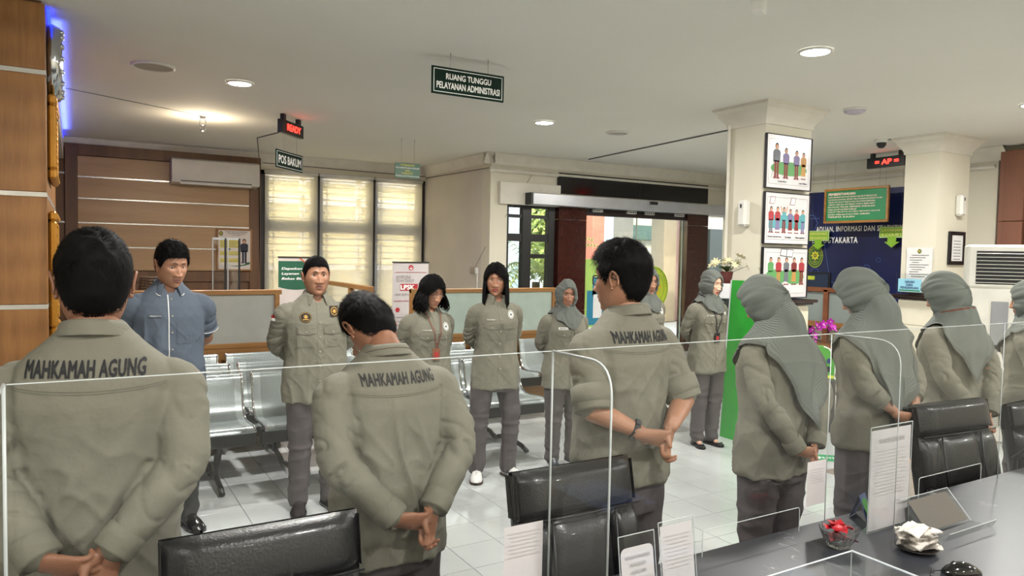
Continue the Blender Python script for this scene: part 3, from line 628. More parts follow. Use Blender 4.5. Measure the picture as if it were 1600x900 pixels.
WHITE_T = mat('white_thread', 'd8d8d2', .7); REDT = mat('red_cloth', '9e1b22', .7)
def hijab_mat(name, c1, c2, sc):
    m = bpy.data.materials.new(name); m.use_nodes = True; N = m.node_tree.nodes; L = m.node_tree.links; b = N['Principled BSDF']
    b.inputs['Roughness'].default_value = .85
    u = N.new('ShaderNodeUVMap'); t = N.new('ShaderNodeTexBrick'); t.inputs['Scale'].default_value = sc
    t.inputs['Color1'].default_value = lin(c1); t.inputs['Color2'].default_value = lin(c1); t.inputs['Mortar'].default_value = lin(c2)
    t.inputs['Mortar Size'].default_value = .11; t.inputs['Brick Width'].default_value = .9; t.inputs['Row Height'].default_value = .55
    L.new(u.outputs[0], t.inputs[0]); L.new(t.outputs[0], b.inputs['Base Color']); return m
M_HIJAB = hijab_mat('patterned_grey_green_scarf', '4d534e', '727771', 120)
M_HIJAB2 = mat('plain_grey_green_scarf', '575b56', .85, bump=(60, .3))
def Rx(a): c, s = math.cos(a), math.sin(a); return np.array([[1, 0, 0], [0, c, -s], [0, s, c]])
def Rz(a): c, s = math.cos(a), math.sin(a); return np.array([[c, -s, 0], [s, c, 0], [0, 0, 1]])
def Ry(a): c, s = math.cos(a), math.sin(a); return np.array([[c, 0, s], [0, 1, 0], [-s, 0, c]])
def g2(x, z, cx, cz, sx, sz): return np.exp(-((x-cx)/sx)**2-((z-cz)/sz)**2)
def head_surf(sa, e, fem=0.0, full=0.0):
    """sa azimuth (0 = face), e elevation -> points in head space"""
    ca, sn = np.cos(sa), np.sin(sa); ce, se = np.cos(e), np.sin(e)
    z = np.where(se > 0, se*.118, se*.126)
    low = np.clip(-z/.126, 0, 1); a = .0765+full*.006
    x = a*sn*np.where(se > 0, ce**.92, np.abs(ce)**.62)*(1-(.25+.05*fem-full*.08)*low**2.2)
    yf = .090*ca*np.where(se > 0, ce**.78, np.abs(ce)**.42)
    yb = .104*ca*np.where(se > 0, ce**.85, np.abs(ce)**.75)*(1-.30*smooth(.2, .9, low))
    y = np.where(ca > 0, yf, yb)
    fr = smooth(.05, .5, ca)
    ax = np.abs(x); d = 0
    d = d+.0045*g2(ax, z, .026, .026, .024, .009)*(1-.5*fem)                      # brow
    d = d-.0115*g2(ax, z, .031, .003, .0175, .0125)                               # eye socket
    d = d-.003*np.exp(-(x/.012)**2-((z-.010)/.012)**2)
    t = np.clip((.014-z)/.058, 0, 1); nw = .0075+.0075*t**2
    d = d+(.024*t**1.25)*np.exp(-(x/nw)**2)*smooth(-.0515, -.043, z)*smooth(.02, .008, z)   # nose
    d = d+.012*g2(ax, z, .0158, -.041, .0070, .0075)
    d = d+.0055*g2(ax, z, .044, -.022, .022, .020)*(1+full*.6)                     # cheek
    d = d+.0065*g2(x, z, 0, -.0655, .021, .0052)+.0075*g2(x, z, 0, -.0775, .018, .0062)-.004*g2(x, z, 0, -.0712, .026, .0022)
    d = d-.0030*g2(x, z, 0, -.090, .018, .006)+.010*g2(x, z, 0, -.112, .022, .014)
    d = d-.002*g2(ax, z, .027, -.060, .006, .010)
    y = y+d*fr
    return np.stack([x, y, z], -1)
def head_mesh(b, hi, T, fem, full, mi_skin=0, mi_lip=1):
    n, m = (132, 116) if hi else (56, 44)
    u = np.linspace(-1, 1, n, endpoint=False); sa = PI*np.sign(u)*np.abs(u)**(1.55 if hi else 1.15)
    e = np.linspace(-PI/2*.999, PI/2*.999, m); E_, A_ = np.meshgrid(e, sa, indexing='ij')
    P = head_surf(A_, E_, fem, full); Q = T(P.reshape(-1, 3)); F = []; MI = []
    for i in range(m-1):
        for j in range(n):
            q = (i*n+j, i*n+(j+1) % n, (i+1)*n+(j+1) % n, (i+1)*n+j); F.append(q)
            c = (P[i, j]+P[i+1, (j+1) % n])/2; x, y, z = c
            l = y > .05 and abs(x) < .0245 and (abs(z+.0712-(-.0005)) < .0108*(1-(x/.0255)**2)**.6)
            MI.append(mi_lip if l else mi_skin)
    o = len(b.v); b.add(Q.tolist(), F, mi_skin); b.m[-len(F):] = MI
def ears(b, T, out=0.0):
    for s in (-1, 1):
        V, F = shell([(s*.0745, -.004, -.020), (s*.0775, -.012, 0), (s*.081, -.018, .016)], [.012, .017, .013], [.006, .0065, .006], n=10, up=(1, 0, 0)); b.add(T(np.array(V)).tolist(), F)
        A = np.linspace(-.6, 4.0, 12); pts = [(s*(.0835+.008*max(0, math.sin(a))+out), -.012-.016*math.cos(a+.2)*1.0, .0+.028*math.sin(a)) for a in A]
        V, F = shell(pts, [.0042]*12, n=7, sub=1); b.add(T(np.array(V)).tolist(), F)
        V, F = shell([(s*.077, .001, -.022), (s*.079, -.001, -.031)], [.006, .006], n=8, sub=2); b.add(T(np.array(V)).tolist(), F)
def hairline(az):
    a = np.degrees(np.abs(az)); return np.interp(a, [0, 30, 48, 58, 66, 76, 84, 100, 112, 128, 180], [.059, .057, .049, .033, .004, -.012, .030, .022, -.034, -.068, -.084])
def short_hair(T, parent, n_strand, top=.020, spiky=.35, gray=False, seed=1, length=.03):
    rs = np.random.RandomState(seed); b = MB()
    n, m = 96, 60; az = np.linspace(-PI, PI, n, endpoint=False); e = np.linspace(-PI/2*.99, PI/2*.995, m); E_, A_ = np.meshgrid(e, az, indexing='ij')
    P = head_surf(A_, E_); z = P[..., 2]; hl = hairline(A_)+.004*noise3(np.stack([A_.ravel()*9, E_.ravel()*3, 0*A_.ravel()+seed], -1)).reshape(A_.shape)
    k = smooth(-.012, .012, z-hl); up = smooth(-.05, .10, z)
    nz = noise3(np.stack([P[..., 0].ravel()*70, P[..., 1].ravel()*70, z.ravel()*60+seed], -1)).reshape(z.shape)
    th = (.0035+(top-.0035)*up**1.1)*(1+.25*nz)
    R = np.linalg.norm(P, axis=-1, keepdims=True); Q = P*(1+((k*th-(1-k)*.012)/R[..., 0])[..., None])
    b.grid(T(Q.reshape(-1, 3)).reshape(Q.shape), 0, wrap_u=True)
    # strands: thin tapering ribbons
    V = []; F = []
    azs = rs.uniform(-PI, PI, n_strand*3); es = np.arcsin(rs.uniform(-.72, 1, n_strand*3)); P0 = head_surf(azs, es)
    ok = np.where(P0[:, 2] > hairline(azs)+.001)[0][:n_strand]
    P0 = P0[ok]; az2 = azs[ok]; nrm = P0/np.array([.076, .098, .12])**2; nrm /= np.linalg.norm(nrm, axis=1)[:, None]
    whirl = np.stack([np.sin(az2)*.5, np.cos(az2)*.6+.1, -np.abs(np.cos(es[ok]))*1.0-.15], -1)
    fwd = np.where((P0[:, 2] > .06)[:, None], np.array([.25, .9, .15]), whirl)+rs.normal(0, .38, P0.shape)
    tg = fwd-(fwd*nrm).sum(1)[:, None]*nrm; tg /= np.linalg.norm(tg, axis=1)[:, None]
    upk = smooth(-.05, .10, P0[:, 2]); th = .003+(top-.003)*upk**1.1
    L = length*(.35+.75*upk)*rs.uniform(.6, 1.2, len(P0)); side = np.cross(nrm, tg)*.0009
    root = P0+nrm*(th*.75)[:, None]
    for q, (a, lift) in enumerate(((0, 0), (.5, .35), (1, .55))):
        pt = root+tg*(L*a)[:, None]+nrm*(L*lift*spiky*(.3+upk))[:, None]
        w = (1, .75, .15)[q]; V += [pt-side*w, pt+side*w]
    K = len(P0); A = np.concatenate(V); A = T(A); i = np.arange(K)
    F = np.concatenate([np.stack([i, i+K, i+3*K, i+2*K], -1), np.stack([i+2*K, i+3*K, i+5*K, i+4*K], -1)])
    b.add(A.tolist(), F.tolist(), 1 if gray else 0)
    return b.build('hair', [M_HAIR, mat('greying_hair', '3a3836', .5)], parent, smooth=True)
def long_hair(T, Tb, parent, curly, L, seed=3, part=.2):
    """T head transform, Tb body space; locks fall from the crown to length L below the chin line"""
    rs = np.random.RandomState(seed); b = MB()
    n, m = 90, 50; az = np.linspace(-PI, PI, n, endpoint=False); e = np.linspace(-PI/2*.99, PI/2*.995, m); E_, A_ = np.meshgrid(e, az, indexing='ij')
    P = head_surf(A_, E_); z = P[..., 2]; a = np.degrees(np.abs(A_)); hl = np.interp(a, [0, 35, 55, 70, 80, 180], [.062, .052, .02, -.03, -.10, -.12]); k = smooth(-.008, .008, z-hl)
    R = np.linalg.norm(P, axis=-1, keepdims=True); Q = P*(1+((k*.015-(1-k)*.014)/R[..., 0])[..., None]); b.grid(T(Q.reshape(-1, 3)).reshape(Q.shape), 0, wrap_u=True)
    for i in range(330 if curly else 260):
        sg = rs.choice((-1, 1)); aa = sg*rs.uniform(.92, 3.05); f = rs.uniform(0, 1); sd0 = 1 if sg > 0 else -1
        o = np.array([part*.35+sg*.03, math.cos(f*2.2+.35), math.sin(f*2.2+.35)+.2]); o /= np.linalg.norm(o)
        e1 = rs.uniform(-.25, .05); g = np.array([math.sin(aa)*math.cos(e1), math.cos(aa)*math.cos(e1), math.sin(e1)]); rr_ = rs.uniform(1.10, 1.17); pts = []
        for u in np.linspace(0, 1, 8):
            d = o*(1-u)+g*u; d /= np.linalg.norm(d); sp = 1/math.sqrt((d[0]/.079)**2+(d[1]/(.092 if d[1] > 0 else .104))**2+(d[2]/.120)**2); pts.append(d*sp*(rr_+.03*u+.03*math.sin(u*PI)))
        hp = T(np.array(pts)); B = hp[-1]; out = hp[-1]-hp[0]*.5-hp[-1]*.5; out = np.array([out[0], out[1], 0]); out /= np.linalg.norm(out)+1e-9
        ln = L*rs.uniform(.75, 1.05); u = np.linspace(0, 1, 9)[1:, None]
        fall = B+np.array([0, 0, -1.])*ln*u+out*((.035 if curly else .010)*np.sin(u*PI*.6)); 
        if curly:
            ph = rs.uniform(0, 6); w = .010*u; fall = fall+np.concatenate([w*np.sin(ph+u*13), w*np.cos(ph+u*13), 0*w], 1)
        pts = np.vstack([hp, fall]); q = np.linspace(0, 1, len(pts)); r = rs.uniform(.006, .010)*(1-.8*q**4)*np.minimum(1, .35+q*3); b.tube(pts, r, 6, flat=.5)
    return b.build('hair', M_HAIR, parent, smooth=True)
def eyes(T, parent, gaze=(0, 0), lid=.0, skinm=None, fem=False, hi=True):
    """eyeballs with irises, lids, brows; lid 0 open .. 1 closed"""
    for s in (-1, 1):
        c = np.array([s*.0315, .0645, .002]); b = MB(); G = []
        gz, gy = gaze; Rg = Rz(-gz) @ Rx(gy)
        for i in range(11):
            th = [0, .17, .20, .44, .48, .8, 1.1, 1.5, 2.0, 2.6, PI][i]
            G.append([tuple(T((c+Rg @ (np.array([math.sin(th)*math.cos(a), math.cos(th), math.sin(th)*math.sin(a)])*.0127))[None])[0]) for a in np.linspace(0, 2*PI, 16, endpoint=False)])
        o = len(b.m); b.grid(G, 0, wrap_u=True)
        for i in range(3*16): b.m[o+i] = 1
        b.build('eye', [M_EW, M_IRIS], parent, smooth=True)
        # lids
        b = MB(); up0 = .56*(1-lid)-.42*lid; lo0 = -.58
        A = np.linspace(-1.35, 1.35, 15)
        for e0, e1 in ((up0, 1.5), (lo0, -1.4)):
            G = []
            for k, e in enumerate(np.linspace(e0, e1, 6)):
                row = []
                for a in A:
                    ee = e*(math.cos(a*1.02)**.8 if k == 0 else 1) if e0 > -.3 or k else e*math.cos(a*1.02)**.6
                    if k == 0 and e0 < 0 and e0 == up0: ee = e
                    rr = .0139+(.0004 if k == 0 else 0)
                    row.append(c+np.array([math.sin(a)*math.cos(ee)*rr*1.12, math.cos(a)*math.cos(ee)*rr, math.sin(ee)*rr]))
                G.append(T(np.array(row)))
            b.grid(np.array(G))
            if e0 == up0:
                b.tube(np.array(G[0])[1:-1], .0009 if not fem else .0012, 5, mi=1)
        b.build('eyelid', [skinm, M_BROW], parent, smooth=True)
        b = MB(); pts = []
        for t in np.linspace(0, 1, 8):
            x = .013+.037*t; zz = .0235+.0065*math.sin(t*2.4)-.004*t; az = math.atan2(x, .085); q = head_surf(np.array([s*az*.98]), np.array([math.asin(zz/.118)]))[0]
            pts.append(q*1.006+np.array([0, .001, 0]))
        b.tube(T(np.array(pts)), np.array([.002, .0036, .0040, .0040, .0036, .003, .0022, .001])*(.9 if fem else 1.35), 6, flat=.6)
        b.build('eyebrow', M_BROW, parent, smooth=True)
def glasses(T, parent, m, rim=.0011, rect=True):
    g = MB()
    for s in (-1, 1):
        pts = []
        for a in np.linspace(0, 2*PI, 22):
            ca, sn = math.cos(a), math.sin(a); k = .62 if rect else 1
            pts.append((s*.0325+.0235*np.sign(ca)*abs(ca)**k, .088-.004*abs(ca), -.004+.0165*np.sign(sn)*abs(sn)**k))
        g.tube(T(np.array(pts)), rim, 6)
        g.tube(T(np.array([(s*.056, .083, .004), (s*.080, .055, .006), (s*.086, .0, .008), (s*.086, -.022, .0)])), rim, 6)
    g.tube(T(np.array([(-.009, .089, .0), (0, .092, .003), (.009, .089, .0)])), rim, 6)
    o = g.build('glasses', m, parent, smooth=True); g = MB()
    for s in (-1, 1):
        pts = [(s*.0325+.0225*math.cos(a), .087, -.004+.0158*math.sin(a)) for a in np.linspace(0, 2*PI, 16, endpoint=False)]
        g.add(T(np.array(pts)).tolist(), [tuple(range(16))])
    g.build('lens', clear('spectacle_lens'), o)
def hand(wrist, ex, ez, side, curl, sc=1.0, spread=0.0, thumb=.5):
    ex = np.array(ex, float); ex /= np.linalg.norm(ex); ez = np.array(ez, float); ez -= (ez@ex)*ex; ez /= np.linalg.norm(ez); ey = np.cross(ez, ex)*side
    w = np.array(wrist, float); P = lambda x, y, z: w+(ex*x+ey*y+ez*z)*sc; out = []
    out.append(shell([P(-.03, 0, 0), P(.02, .0, 0), P(.055, 0, -.002), P(.086, 0, 0)], np.array([.024, .030, .038, .036])*sc, np.array([.019, .017, .015, .011])*sc, up=ez, n=14))
    for k, (oy, L, r) in enumerate(((.028, .072, .0092), (.0095, .080, .0096), (-.0095, .075, .0092), (-.027, .059, .0082))):
        c = curl*(1+.10*k); x, z, an = .080-.004*abs(k-1), 0, c*.25; pts = [P(x-.015, oy*.9, 0), P(x, oy, 0)]
        for f, cc in ((.50, .8), (.29, 1.0), (.23, .6)):
            x += math.cos(an)*L*f; z += math.sin(an)*L*f; pts.append(P(x, oy*(1+spread*(x-.08)*6), z)); an += c*cc
        out.append(shell(pts, np.array([r*1.05, r*1.05, r*.98, r*.88, r*.74])*sc, n=10, sub=3))
    p0, p1, p2, p3 = P(.012, .020, .004), P(.040, .041, .012+.01*thumb), P(.066, .046-.012*thumb, .018+.02*thumb), P(.086, .042-.026*thumb, .022+.028*thumb)
    out.append(shell([p0, p1, p2, p3], np.array([.017, .0128, .0108, .0088])*sc, n=10, sub=3))
    return out
def strip_on(bvh, pts, w, off=.0015, dirn=(0, 1, 0), th=.0):
    """ribbon of width w that follows the cloth; pts are 3-D guides cast along dirn"""
    dv = Vector(dirn); O = []
    for p in pts:
        h = bvh.ray_cast(Vector(p)-dv*1.0, dv)
        q = h[0]-dv*off if h[0] is not None else Vector(p)
        O.append(q)
    O = np.array([tuple(q) for q in O]); T = np.gradient(O, axis=0); T /= np.linalg.norm(T, axis=1)[:, None]+1e-9
    sd = np.cross(T, np.array(dirn, float)); sd /= np.linalg.norm(sd, axis=1)[:, None]+1e-9
    return np.stack([O-sd*w/2, O+sd*w/2], 0), O
def cast(bvh, V, dirn, off):
    dv = Vector(dirn); out = []; last = None
    for p in V:
        h = bvh.ray_cast(Vector(p)-dv*1.0, dv)
        if h[0] is not None: last = h[0]-dv*off
        out.append(tuple(last if last is not None else Vector(p)))
    return out
def patch(b, bvh, x0, x1, z0, z1, y, dirn, off, mi=0, n=8, m=8, shape=None, th=.002):
    """cloth patch that lies on the garment, with an edge"""
    X = np.linspace(x0, x1, n); Z = np.linspace(z0, z1, m); P = []
    for z in Z:
        for x in X:
            P.append((x, y, z if shape is None else shape(x, z)))
    hi = np.array(cast(bvh, P, dirn, off+th)).reshape(m, n, 3); lo = np.array(cast(bvh, P, dirn, -.004)).reshape(m, n, 3)
    b.grid(hi, mi)
    for A, B in ((hi[0], lo[0]), (hi[-1], lo[-1]), (hi[:, 0], lo[:, 0]), (hi[:, -1], lo[:, -1])): b.grid(np.stack([A, B]), mi)
def shoe(kind, sx, T, parent):
    b = MB(); L = {'flat': .235, 'oxford': .285}.get(kind, .275); W = {'flat': .038, 'oxford': .047}.get(kind, .048); G = []; S2 = []
    ys = np.linspace(0, 1, 18)
    for t in ys:
        y = -.085+L*t; w = W*(np.interp(t, [0, .06, .2, .45, .7, .88, .97, 1], [.35, .66, .80, .80, 1.0, .86, .5, .12]))
        h = np.interp(t, [0, .05, .15, .35, .5, .7, .88, 1], {'flat': [.05, .062, .06, .03, .026, .034, .032, .012], 'oxford': [.07, .085, .095, .10, .085, .062, .048, .018]}.get(kind, [.07, .09, .10, .105, .092, .066, .054, .022]))
        row = []
        for a in np.linspace(0, PI, 11): row.append((w*math.cos(a), y, .018+(h-.018)*math.sin(a)**.75))
        G.append(row); ws = w*1.08+.002; S2.append([(ws, y, 0), (ws, y, .020), (-ws, y, .020), (-ws, y, 0)])
    X = np.array(G); flat = X.reshape(-1, 3)
    b.grid(T(flat).reshape(X.shape), 0)
    b.grid(np.stack([T(X[0]), T(np.stack([X[0][:, 0], X[0][:, 1], 0*X[0][:, 2]+.005], -1))]), 0)
    mats = {'oxford': [BLACKL, BLACKL], 'flat': [mat('black_suede', '121113', .6), BLACKL], 'sneaker_white': [mat('white_sneaker_leather', 'd6d6d4', .5), mat('brown_gum_sole', '4a3c33', .7)],
            'sneaker_navy': [mat('navy_knit', '1c2434', .85), mat('white_sneaker_sole', 'c8c8c6', .6)], 'boot': [mat('dark_brown_suede', '211a1a', .8), BLACKL]}[kind]
    o = b.build('shoe', mats[0], parent, smooth=True)
    s = MB(); X2 = np.array(S2); s.grid(T(X2.reshape(-1, 3)).reshape(X2.shape), 0, wrap_u=True); s.build('sole', mats[1], o)
    if kind.startswith('sneaker'):
        s = MB()
        for k in range(6):
            y = .035+.018*k; z = .100-.0085*k; s.tube(T(np.array([(-.017, y, z-.008), (0, y+.006, z+.003), (.017, y, z-.008)])), .0028, 6)
        s.build('laces', mat('white_laces', 'cfcfcb', .8), o, smooth=True)
    if kind == 'sneaker_white':
        s = MB()
        for sg in (-1, 1):
            for k in range(3):
                y0 = .02+.022*k; s.box((0, 0, 0), (.001, .001, .001)); o2 = len(s.v)-8
                q = [(sg*.0475, y0, .022), (sg*.0475, y0+.009, .022), (sg*.036, y0-.006, .074), (sg*.036, y0-.015, .074)]; q2 = [(x*1.04, y, z) for x, y, z in q]
                s.add(T(np.array(q2)).tolist(), [(0, 1, 2, 3)])
        s.build('side_stripe', BLACKP, o)
    if kind == 'flat':
        s = MB()
        for sg in (-1, 1): s.sphere((0, 0, 0), .001, 4, 3); v = T(np.array([(sg*.012, .115, .036)]))[0]; s.sphere(tuple(v), (.013, .008, .007), 10, 6)
        s.build('bow', mats[0], o, smooth=True)
    return o
SHIRT_M = [(.74, .190, .128, 0), (.90, .188, .128, 0), (1.02, .178, .124, .004), (1.15, .182, .126, .004), (1.26, .192, .128, -.004), (1.32, .184, .116, -.010), (1.365, .158, .100, -.014), (1.40, .122, .088, -.016), (1.43, .090, .078, -.016), (1.465, .062, .064, -.014)]
SHIRT_F = [(.72, .190, .134, 0), (.88, .186, .132, 0), (1.02, .160, .116, .004), (1.12, .160, .118, .010), (1.24, .168, .134, .016), (1.31, .162, .114, .004), (1.355, .140, .096, -.008), (1.395, .104, .082, -.012), (1.43, .076, .070, -.014), (1.46, .056, .060, -.012)]
def person(label, x, y, face, h=1.70, fem=False, wide=1.0, deep=1.0, pitch=0.0, yaw=0.0, tilt=0.0, lean=0.0, skin_='tan', head='short', hijab=None, sleeve='long', hand_z=.97, elbow=(.222, -.10, 1.11),
           cloth=None, trouser=None, shoes='oxford', hem=None, back_text=True, detail=True, frontal=False, near=False, glass=None, gaze=(0, 0), lid=.0, lipc='86574a', watch=None, lanyard=None, badges=(), hair_args=None, full=0.0, stance=.10, voxel=.007, seed=1, group=None, scarf=None, tuck=None, piping=False, collar=True, feet_yaw=.22, short_sl=.5, hd=1.03, shrug=0.0, cross=0.0):
    s = h/1.70; cloth = cloth or CLOTH; trouser = trouser or GREYT; sk = skin(skin_)
    bend = lambda V: np.stack([V[:, 0], V[:, 1]+lean*np.maximum(V[:, 2]-.95, 0)**2*1.0, V[:, 2]-.35*lean*np.maximum(V[:, 2]-.95, 0)**2], -1)
    Tb = lambda V: bend(np.asarray(V, float).reshape(-1, 3))*s
    piv = np.array([0, -.01, 1.465]); HR = Rz(-yaw) @ Rx(-pitch) @ Ry(tilt); hs = .97 if fem else 1.0
    def T(V):
        V = np.asarray(V, float).reshape(-1, 3)*hs*hd+np.array([0, .024, .095])
        return Tb(V @ HR.T+piv)
    tab = [tuple(r) for r in (SHIRT_F if fem else SHIRT_M)]
    tab = [(z, a*wide*(1 if z < 1.38 else .5+.5/wide if wide else 1), b_*deep*(1 if z < 1.38 else 1/deep), y0) for z, a, b_, y0 in tab]
    if hem: tab[0] = (hem,)+tab[0][1:]
    shx = (.158 if fem else .182)*(.4+.6*wide); ex = elbow[0]*(.86 if fem else 1)*(.4+.6*wide)
    yb = -(tab[2][2])-.055
    # ---- joints, one set for each side
    J = {}
    for sd in (-1, 1):
        J[sd] = [np.array([sd*(shx-.035), -.012, 1.325+shrug]), np.array([sd*(shx+.010), -.014, 1.305+shrug]), np.array([sd*ex, elbow[1], elbow[2]]), np.array([sd*(.072 if sd > 0 else .080), yb-(.012 if sd < 0 else 0), hand_z+.035])]
    # ---- body: one mesh of head, neck, trunk, arms, hands, legs
    b = MB(); head_mesh(b, frontal, T, 1.0 if fem else 0.0, full)
    if hijab is None and head == 'short': ears(b, T)
    sh = []
    tr = loft([(z, a*.86, c*.86, y0) for z, a, c, y0 in tab if z > .80]); sh.append((Tb(tr[0]), tr[1]))
    tq = .057 if not fem else .047
    V, F = shell([Tb((0, -.015, 1.38))[0], Tb((0, -.006, 1.44))[0], T((0, -.020, -.085))[0], T((0, -.005, -.03))[0]], [tq*1.1*s, tq*.97*s, tq*.93*s, tq*.82*s], n=20); sh.append((V, F))
    for sd in (-1, 1):
        q = Tb(np.array(J[sd])); sh.append(shell(list(q[:3]), np.array([.05, .048, .040])*s, n=12, sub=3))
        lg = Tb(np.array([(sd*.085, 0, .86), (sd*stance, .005, .48), (sd*stance, -.012, .09)])); sh.append(shell(list(lg), np.array([.075, .05, .038])*s, n=12, sub=3))
        if shoes == 'flat': sh.append(shell(list(Tb(np.array([(sd*stance, -.02, .075), (sd*(stance+.012), .05, .04)]))), [.03*s, .024*s], n=10, sub=2))
    V, F, _ = remesh(sh, .012, 2); b.add(V.tolist(), F.tolist())
    # forearms and clasped hands
    sh = []; fr = 1.0 if not fem else .88
    for sd in (-1, 1):
        q = Tb(np.array(J[sd][2:])); m_ = (q[0]*.6+q[1]*.4); sh.append(shell([q[0], m_, q[1]], np.array([.041, .039, .027])*s*fr, np.array([.041, .037, .023])*s*fr, n=16, sub=4))
    wl, wr = Tb(J[-1][3])[0], Tb(J[1][3])[0]; c = cross
    dr = wr-Tb(J[1][2])[0]; dl = wl-Tb(J[-1][2])[0]
    # right hand hangs with its back to the trunk; left hand grips it at the wrist
    sh += hand(wr, dr/np.linalg.norm(dr)*.55+np.array([-.15, -.02, -.75]), (.1, -1, -.25), -1, .85, s*.97*fr, thumb=.4)
    sh += hand(wl+np.array([0, -.012, -.004]), np.array([.93, -.10, -.25]), (-.1, .9, .55), 1, .75, s*.97*fr, thumb=.6)
    vx = .0036 if near else .006
    if frontal: vx = .008
    V, F, N_ = remesh(sh, vx, 2, .5); b.add(V.tolist(), F.tolist())
    body = b.build('person', [sk, lips(lipc)], smooth=True)
    tag(body, label, 'person', group); body.location = (x, y, 0); body.rotation_euler = (0, 0, face)
    if frontal or hijab or glass:
        if frontal: eyes(T, body, gaze, lid, sk, fem)
    # ---- shirt
    sh = []; t2 = loft(tab, n=44, p=2.35); sh.append((Tb(t2[0]), t2[1])); AR = []
    sr = 1.0 if not fem else .90; frac = {'long': .93, 'rolled': -.14, 'mid': .45, 'short': -short_sl}[sleeve]
    for sd in (-1, 1):
        a0, a1, a2, a3 = J[sd]; rr = np.array([.064, .065, .058, .044])*sr*(.6+.4*wide)
        if frac >= 0:
            e = a2+(a3-a2)*frac; pts = [a0, a1, (a1+a2)/2+np.array([sd*.006, 0, 0]), a2, (a2+e)/2, e]; rad = [rr[0], rr[1], (rr[1]+rr[2])/2, rr[2], (rr[2]+rr[3])/2+.002, rr[3]]
        else:
            e = a1+(a2-a1)*(1+frac); pts = [a0, a1, (a1+e)/2, e]; rad = [rr[0], rr[1], rr[1]*.98, rr[1]*(.97 if sleeve == 'short' else .93)]
        sh.append(shell(list(Tb(np.array(pts))), np.array(rad)*s, n=18, sub=4)); AR.append((Tb(np.array(pts)), np.array(rad)*s, sd))
    V, F, Nn = remesh(sh, voxel, 3, .5)
    P = V/s; off = np.zeros(len(V)); dmin = np.full(len(V), 9.); wsl = np.zeros(len(V)); sf = np.zeros(len(V))
    for pts, rad, sd in AR:
        acc = 0.0; tot = sum(np.linalg.norm(pts[i+1]-pts[i]) for i in range(len(pts)-1)); best = np.full(len(V), 9.); f = np.zeros(len(V))
        eb = sum(np.linalg.norm(pts[i+1]-pts[i]) for i in range(min(3, len(pts)-1)))
        for i in range(1, len(pts)-1):
            A, B = pts[i], pts[i+1]; d = B-A; L = np.linalg.norm(d); d = d/L; r = V-A; t = np.clip(r@d, 0, L); pp = r-np.outer(t, d); dist = np.linalg.norm(pp, axis=1)/np.interp(t/L, [0, 1], [rad[i], rad[i+1]])
            seg = sum(np.linalg.norm(pts[k+1]-pts[k]) for k in range(i))
            S_ = seg+t; e1 = np.cross(d, (0, 0, 1.)); e1 /= np.linalg.norm(e1)+1e-9; e2 = np.cross(d, e1)
            n1 = noise3(np.stack([S_*26+pp@e1*16+seed*7, pp@e1*9, pp@e2*9+sd*9], -1)); n2 = noise3(np.stack([S_*60+seed, pp@e1*20, pp@e2*20], -1))
            amp = .0055+.0085*np.exp(-((S_-eb)/.07)**2)+.003*smooth(tot-.12, tot, S_)
            ff = (.28-(1-np.abs(n1))**5*1.3)*amp*.85+n2*.0008
            u = dist < best; best = np.where(u, dist, best); f = np.where(u, ff, f)
        w = smooth(1.55, 1.15, best); w *= smooth(.5, .8, best+(np.abs(P[:, 0]) > shx*.8)); wsl = np.maximum(wsl, w); sf = np.where(w > 0, f*w+sf*(1-w), sf)
    n0 = noise3(P*np.array([3, 3, 2.5])+seed*3.1)
    n1 = noise3(np.stack([P[:, 0]*13+n0*1.6+seed, P[:, 1]*9, P[:, 2]*2.6], -1)); n2 = noise3(np.stack([(P[:, 0]+P[:, 2]*.8)*15, P[:, 1]*8+seed, (P[:, 2]-P[:, 0]*.8)*6], -1)); n3 = noise3(np.stack([(P[:, 0]-P[:, 2]*.8)*15+9, P[:, 1]*8+seed, (P[:, 2]+P[:, 0]*.8)*6], -1))
    dr_ = smooth(1.32, 1.10, P[:, 2]); tf = dr_*(((1-np.abs(n1))**2-.36)*.020)+((1-np.abs(n2))**3-.25)*.0045*(.4+dr_)+((1-np.abs(n3))**3-.25)*.0045*(.4+dr_)
    tf += .0025*noise3(P*np.array([7, 7, 5])+4)*smooth(1.42, 1.3, P[:, 2])
    V = V+Nn*((tf*(1-wsl)+sf)*s*(1.0 if not frontal else .8))[:, None]
    if frontal and not hijab:   # open neck
        fc = (V[F].mean(1))/s; keep = ~((fc[:, 1] > -.01) & (fc[:, 2] > 1.368) & (np.abs(fc[:, 0]) < (fc[:, 2]-1.368)*.56)); bvh_F = F; F2_ = F[keep]
    else: F2_ = F
    shirt = quick_mesh('shirt', V, F2_, cloth, body)
    bvh = BVHTree.FromPolygons(V.tolist(), F.tolist()); q = lambda p: tuple(Tb(p)[0])
    fsign = 1  # front is +y
    # collar
    if collar:
        n = 41; G = []; th = np.linspace(-2.72, 2.72, n)   # 0 at the nape
        c0 = np.array([0, -.012, 0]); hr = HR
        nr = .060 if not fem else .052
        for row, (dr2, dz) in enumerate(((.000, -.022), (.002, .030), (.010, .034), (.016, .022), (.026, -.014))):
            R_ = []
            for t in th:
                fz = 1.452-.030*(1-math.cos(t))/2*1.3; fr2 = smooth(1.9, 2.72, abs(t)); rad = nr+dr2+.006*fr2
                wing = (.026*fr2 if row == 4 else 0)
                R_.append((math.sin(t)*rad*1.05+c0[0]+np.sign(t)*wing*.55, -math.cos(t)*rad*1.12+c0[1]+.006*fr2, fz+dz*(.75 if not frontal else .8)-wing*1.0))
            G.append(Tb(np.array(R_)))
        cb = MB(); A = np.array(G); cb.grid(A); cb.grid(A*np.array([1, 1, 1])+np.array([0, 0, -.002]))
        cb.build('collar', [cloth], shirt, smooth=True)
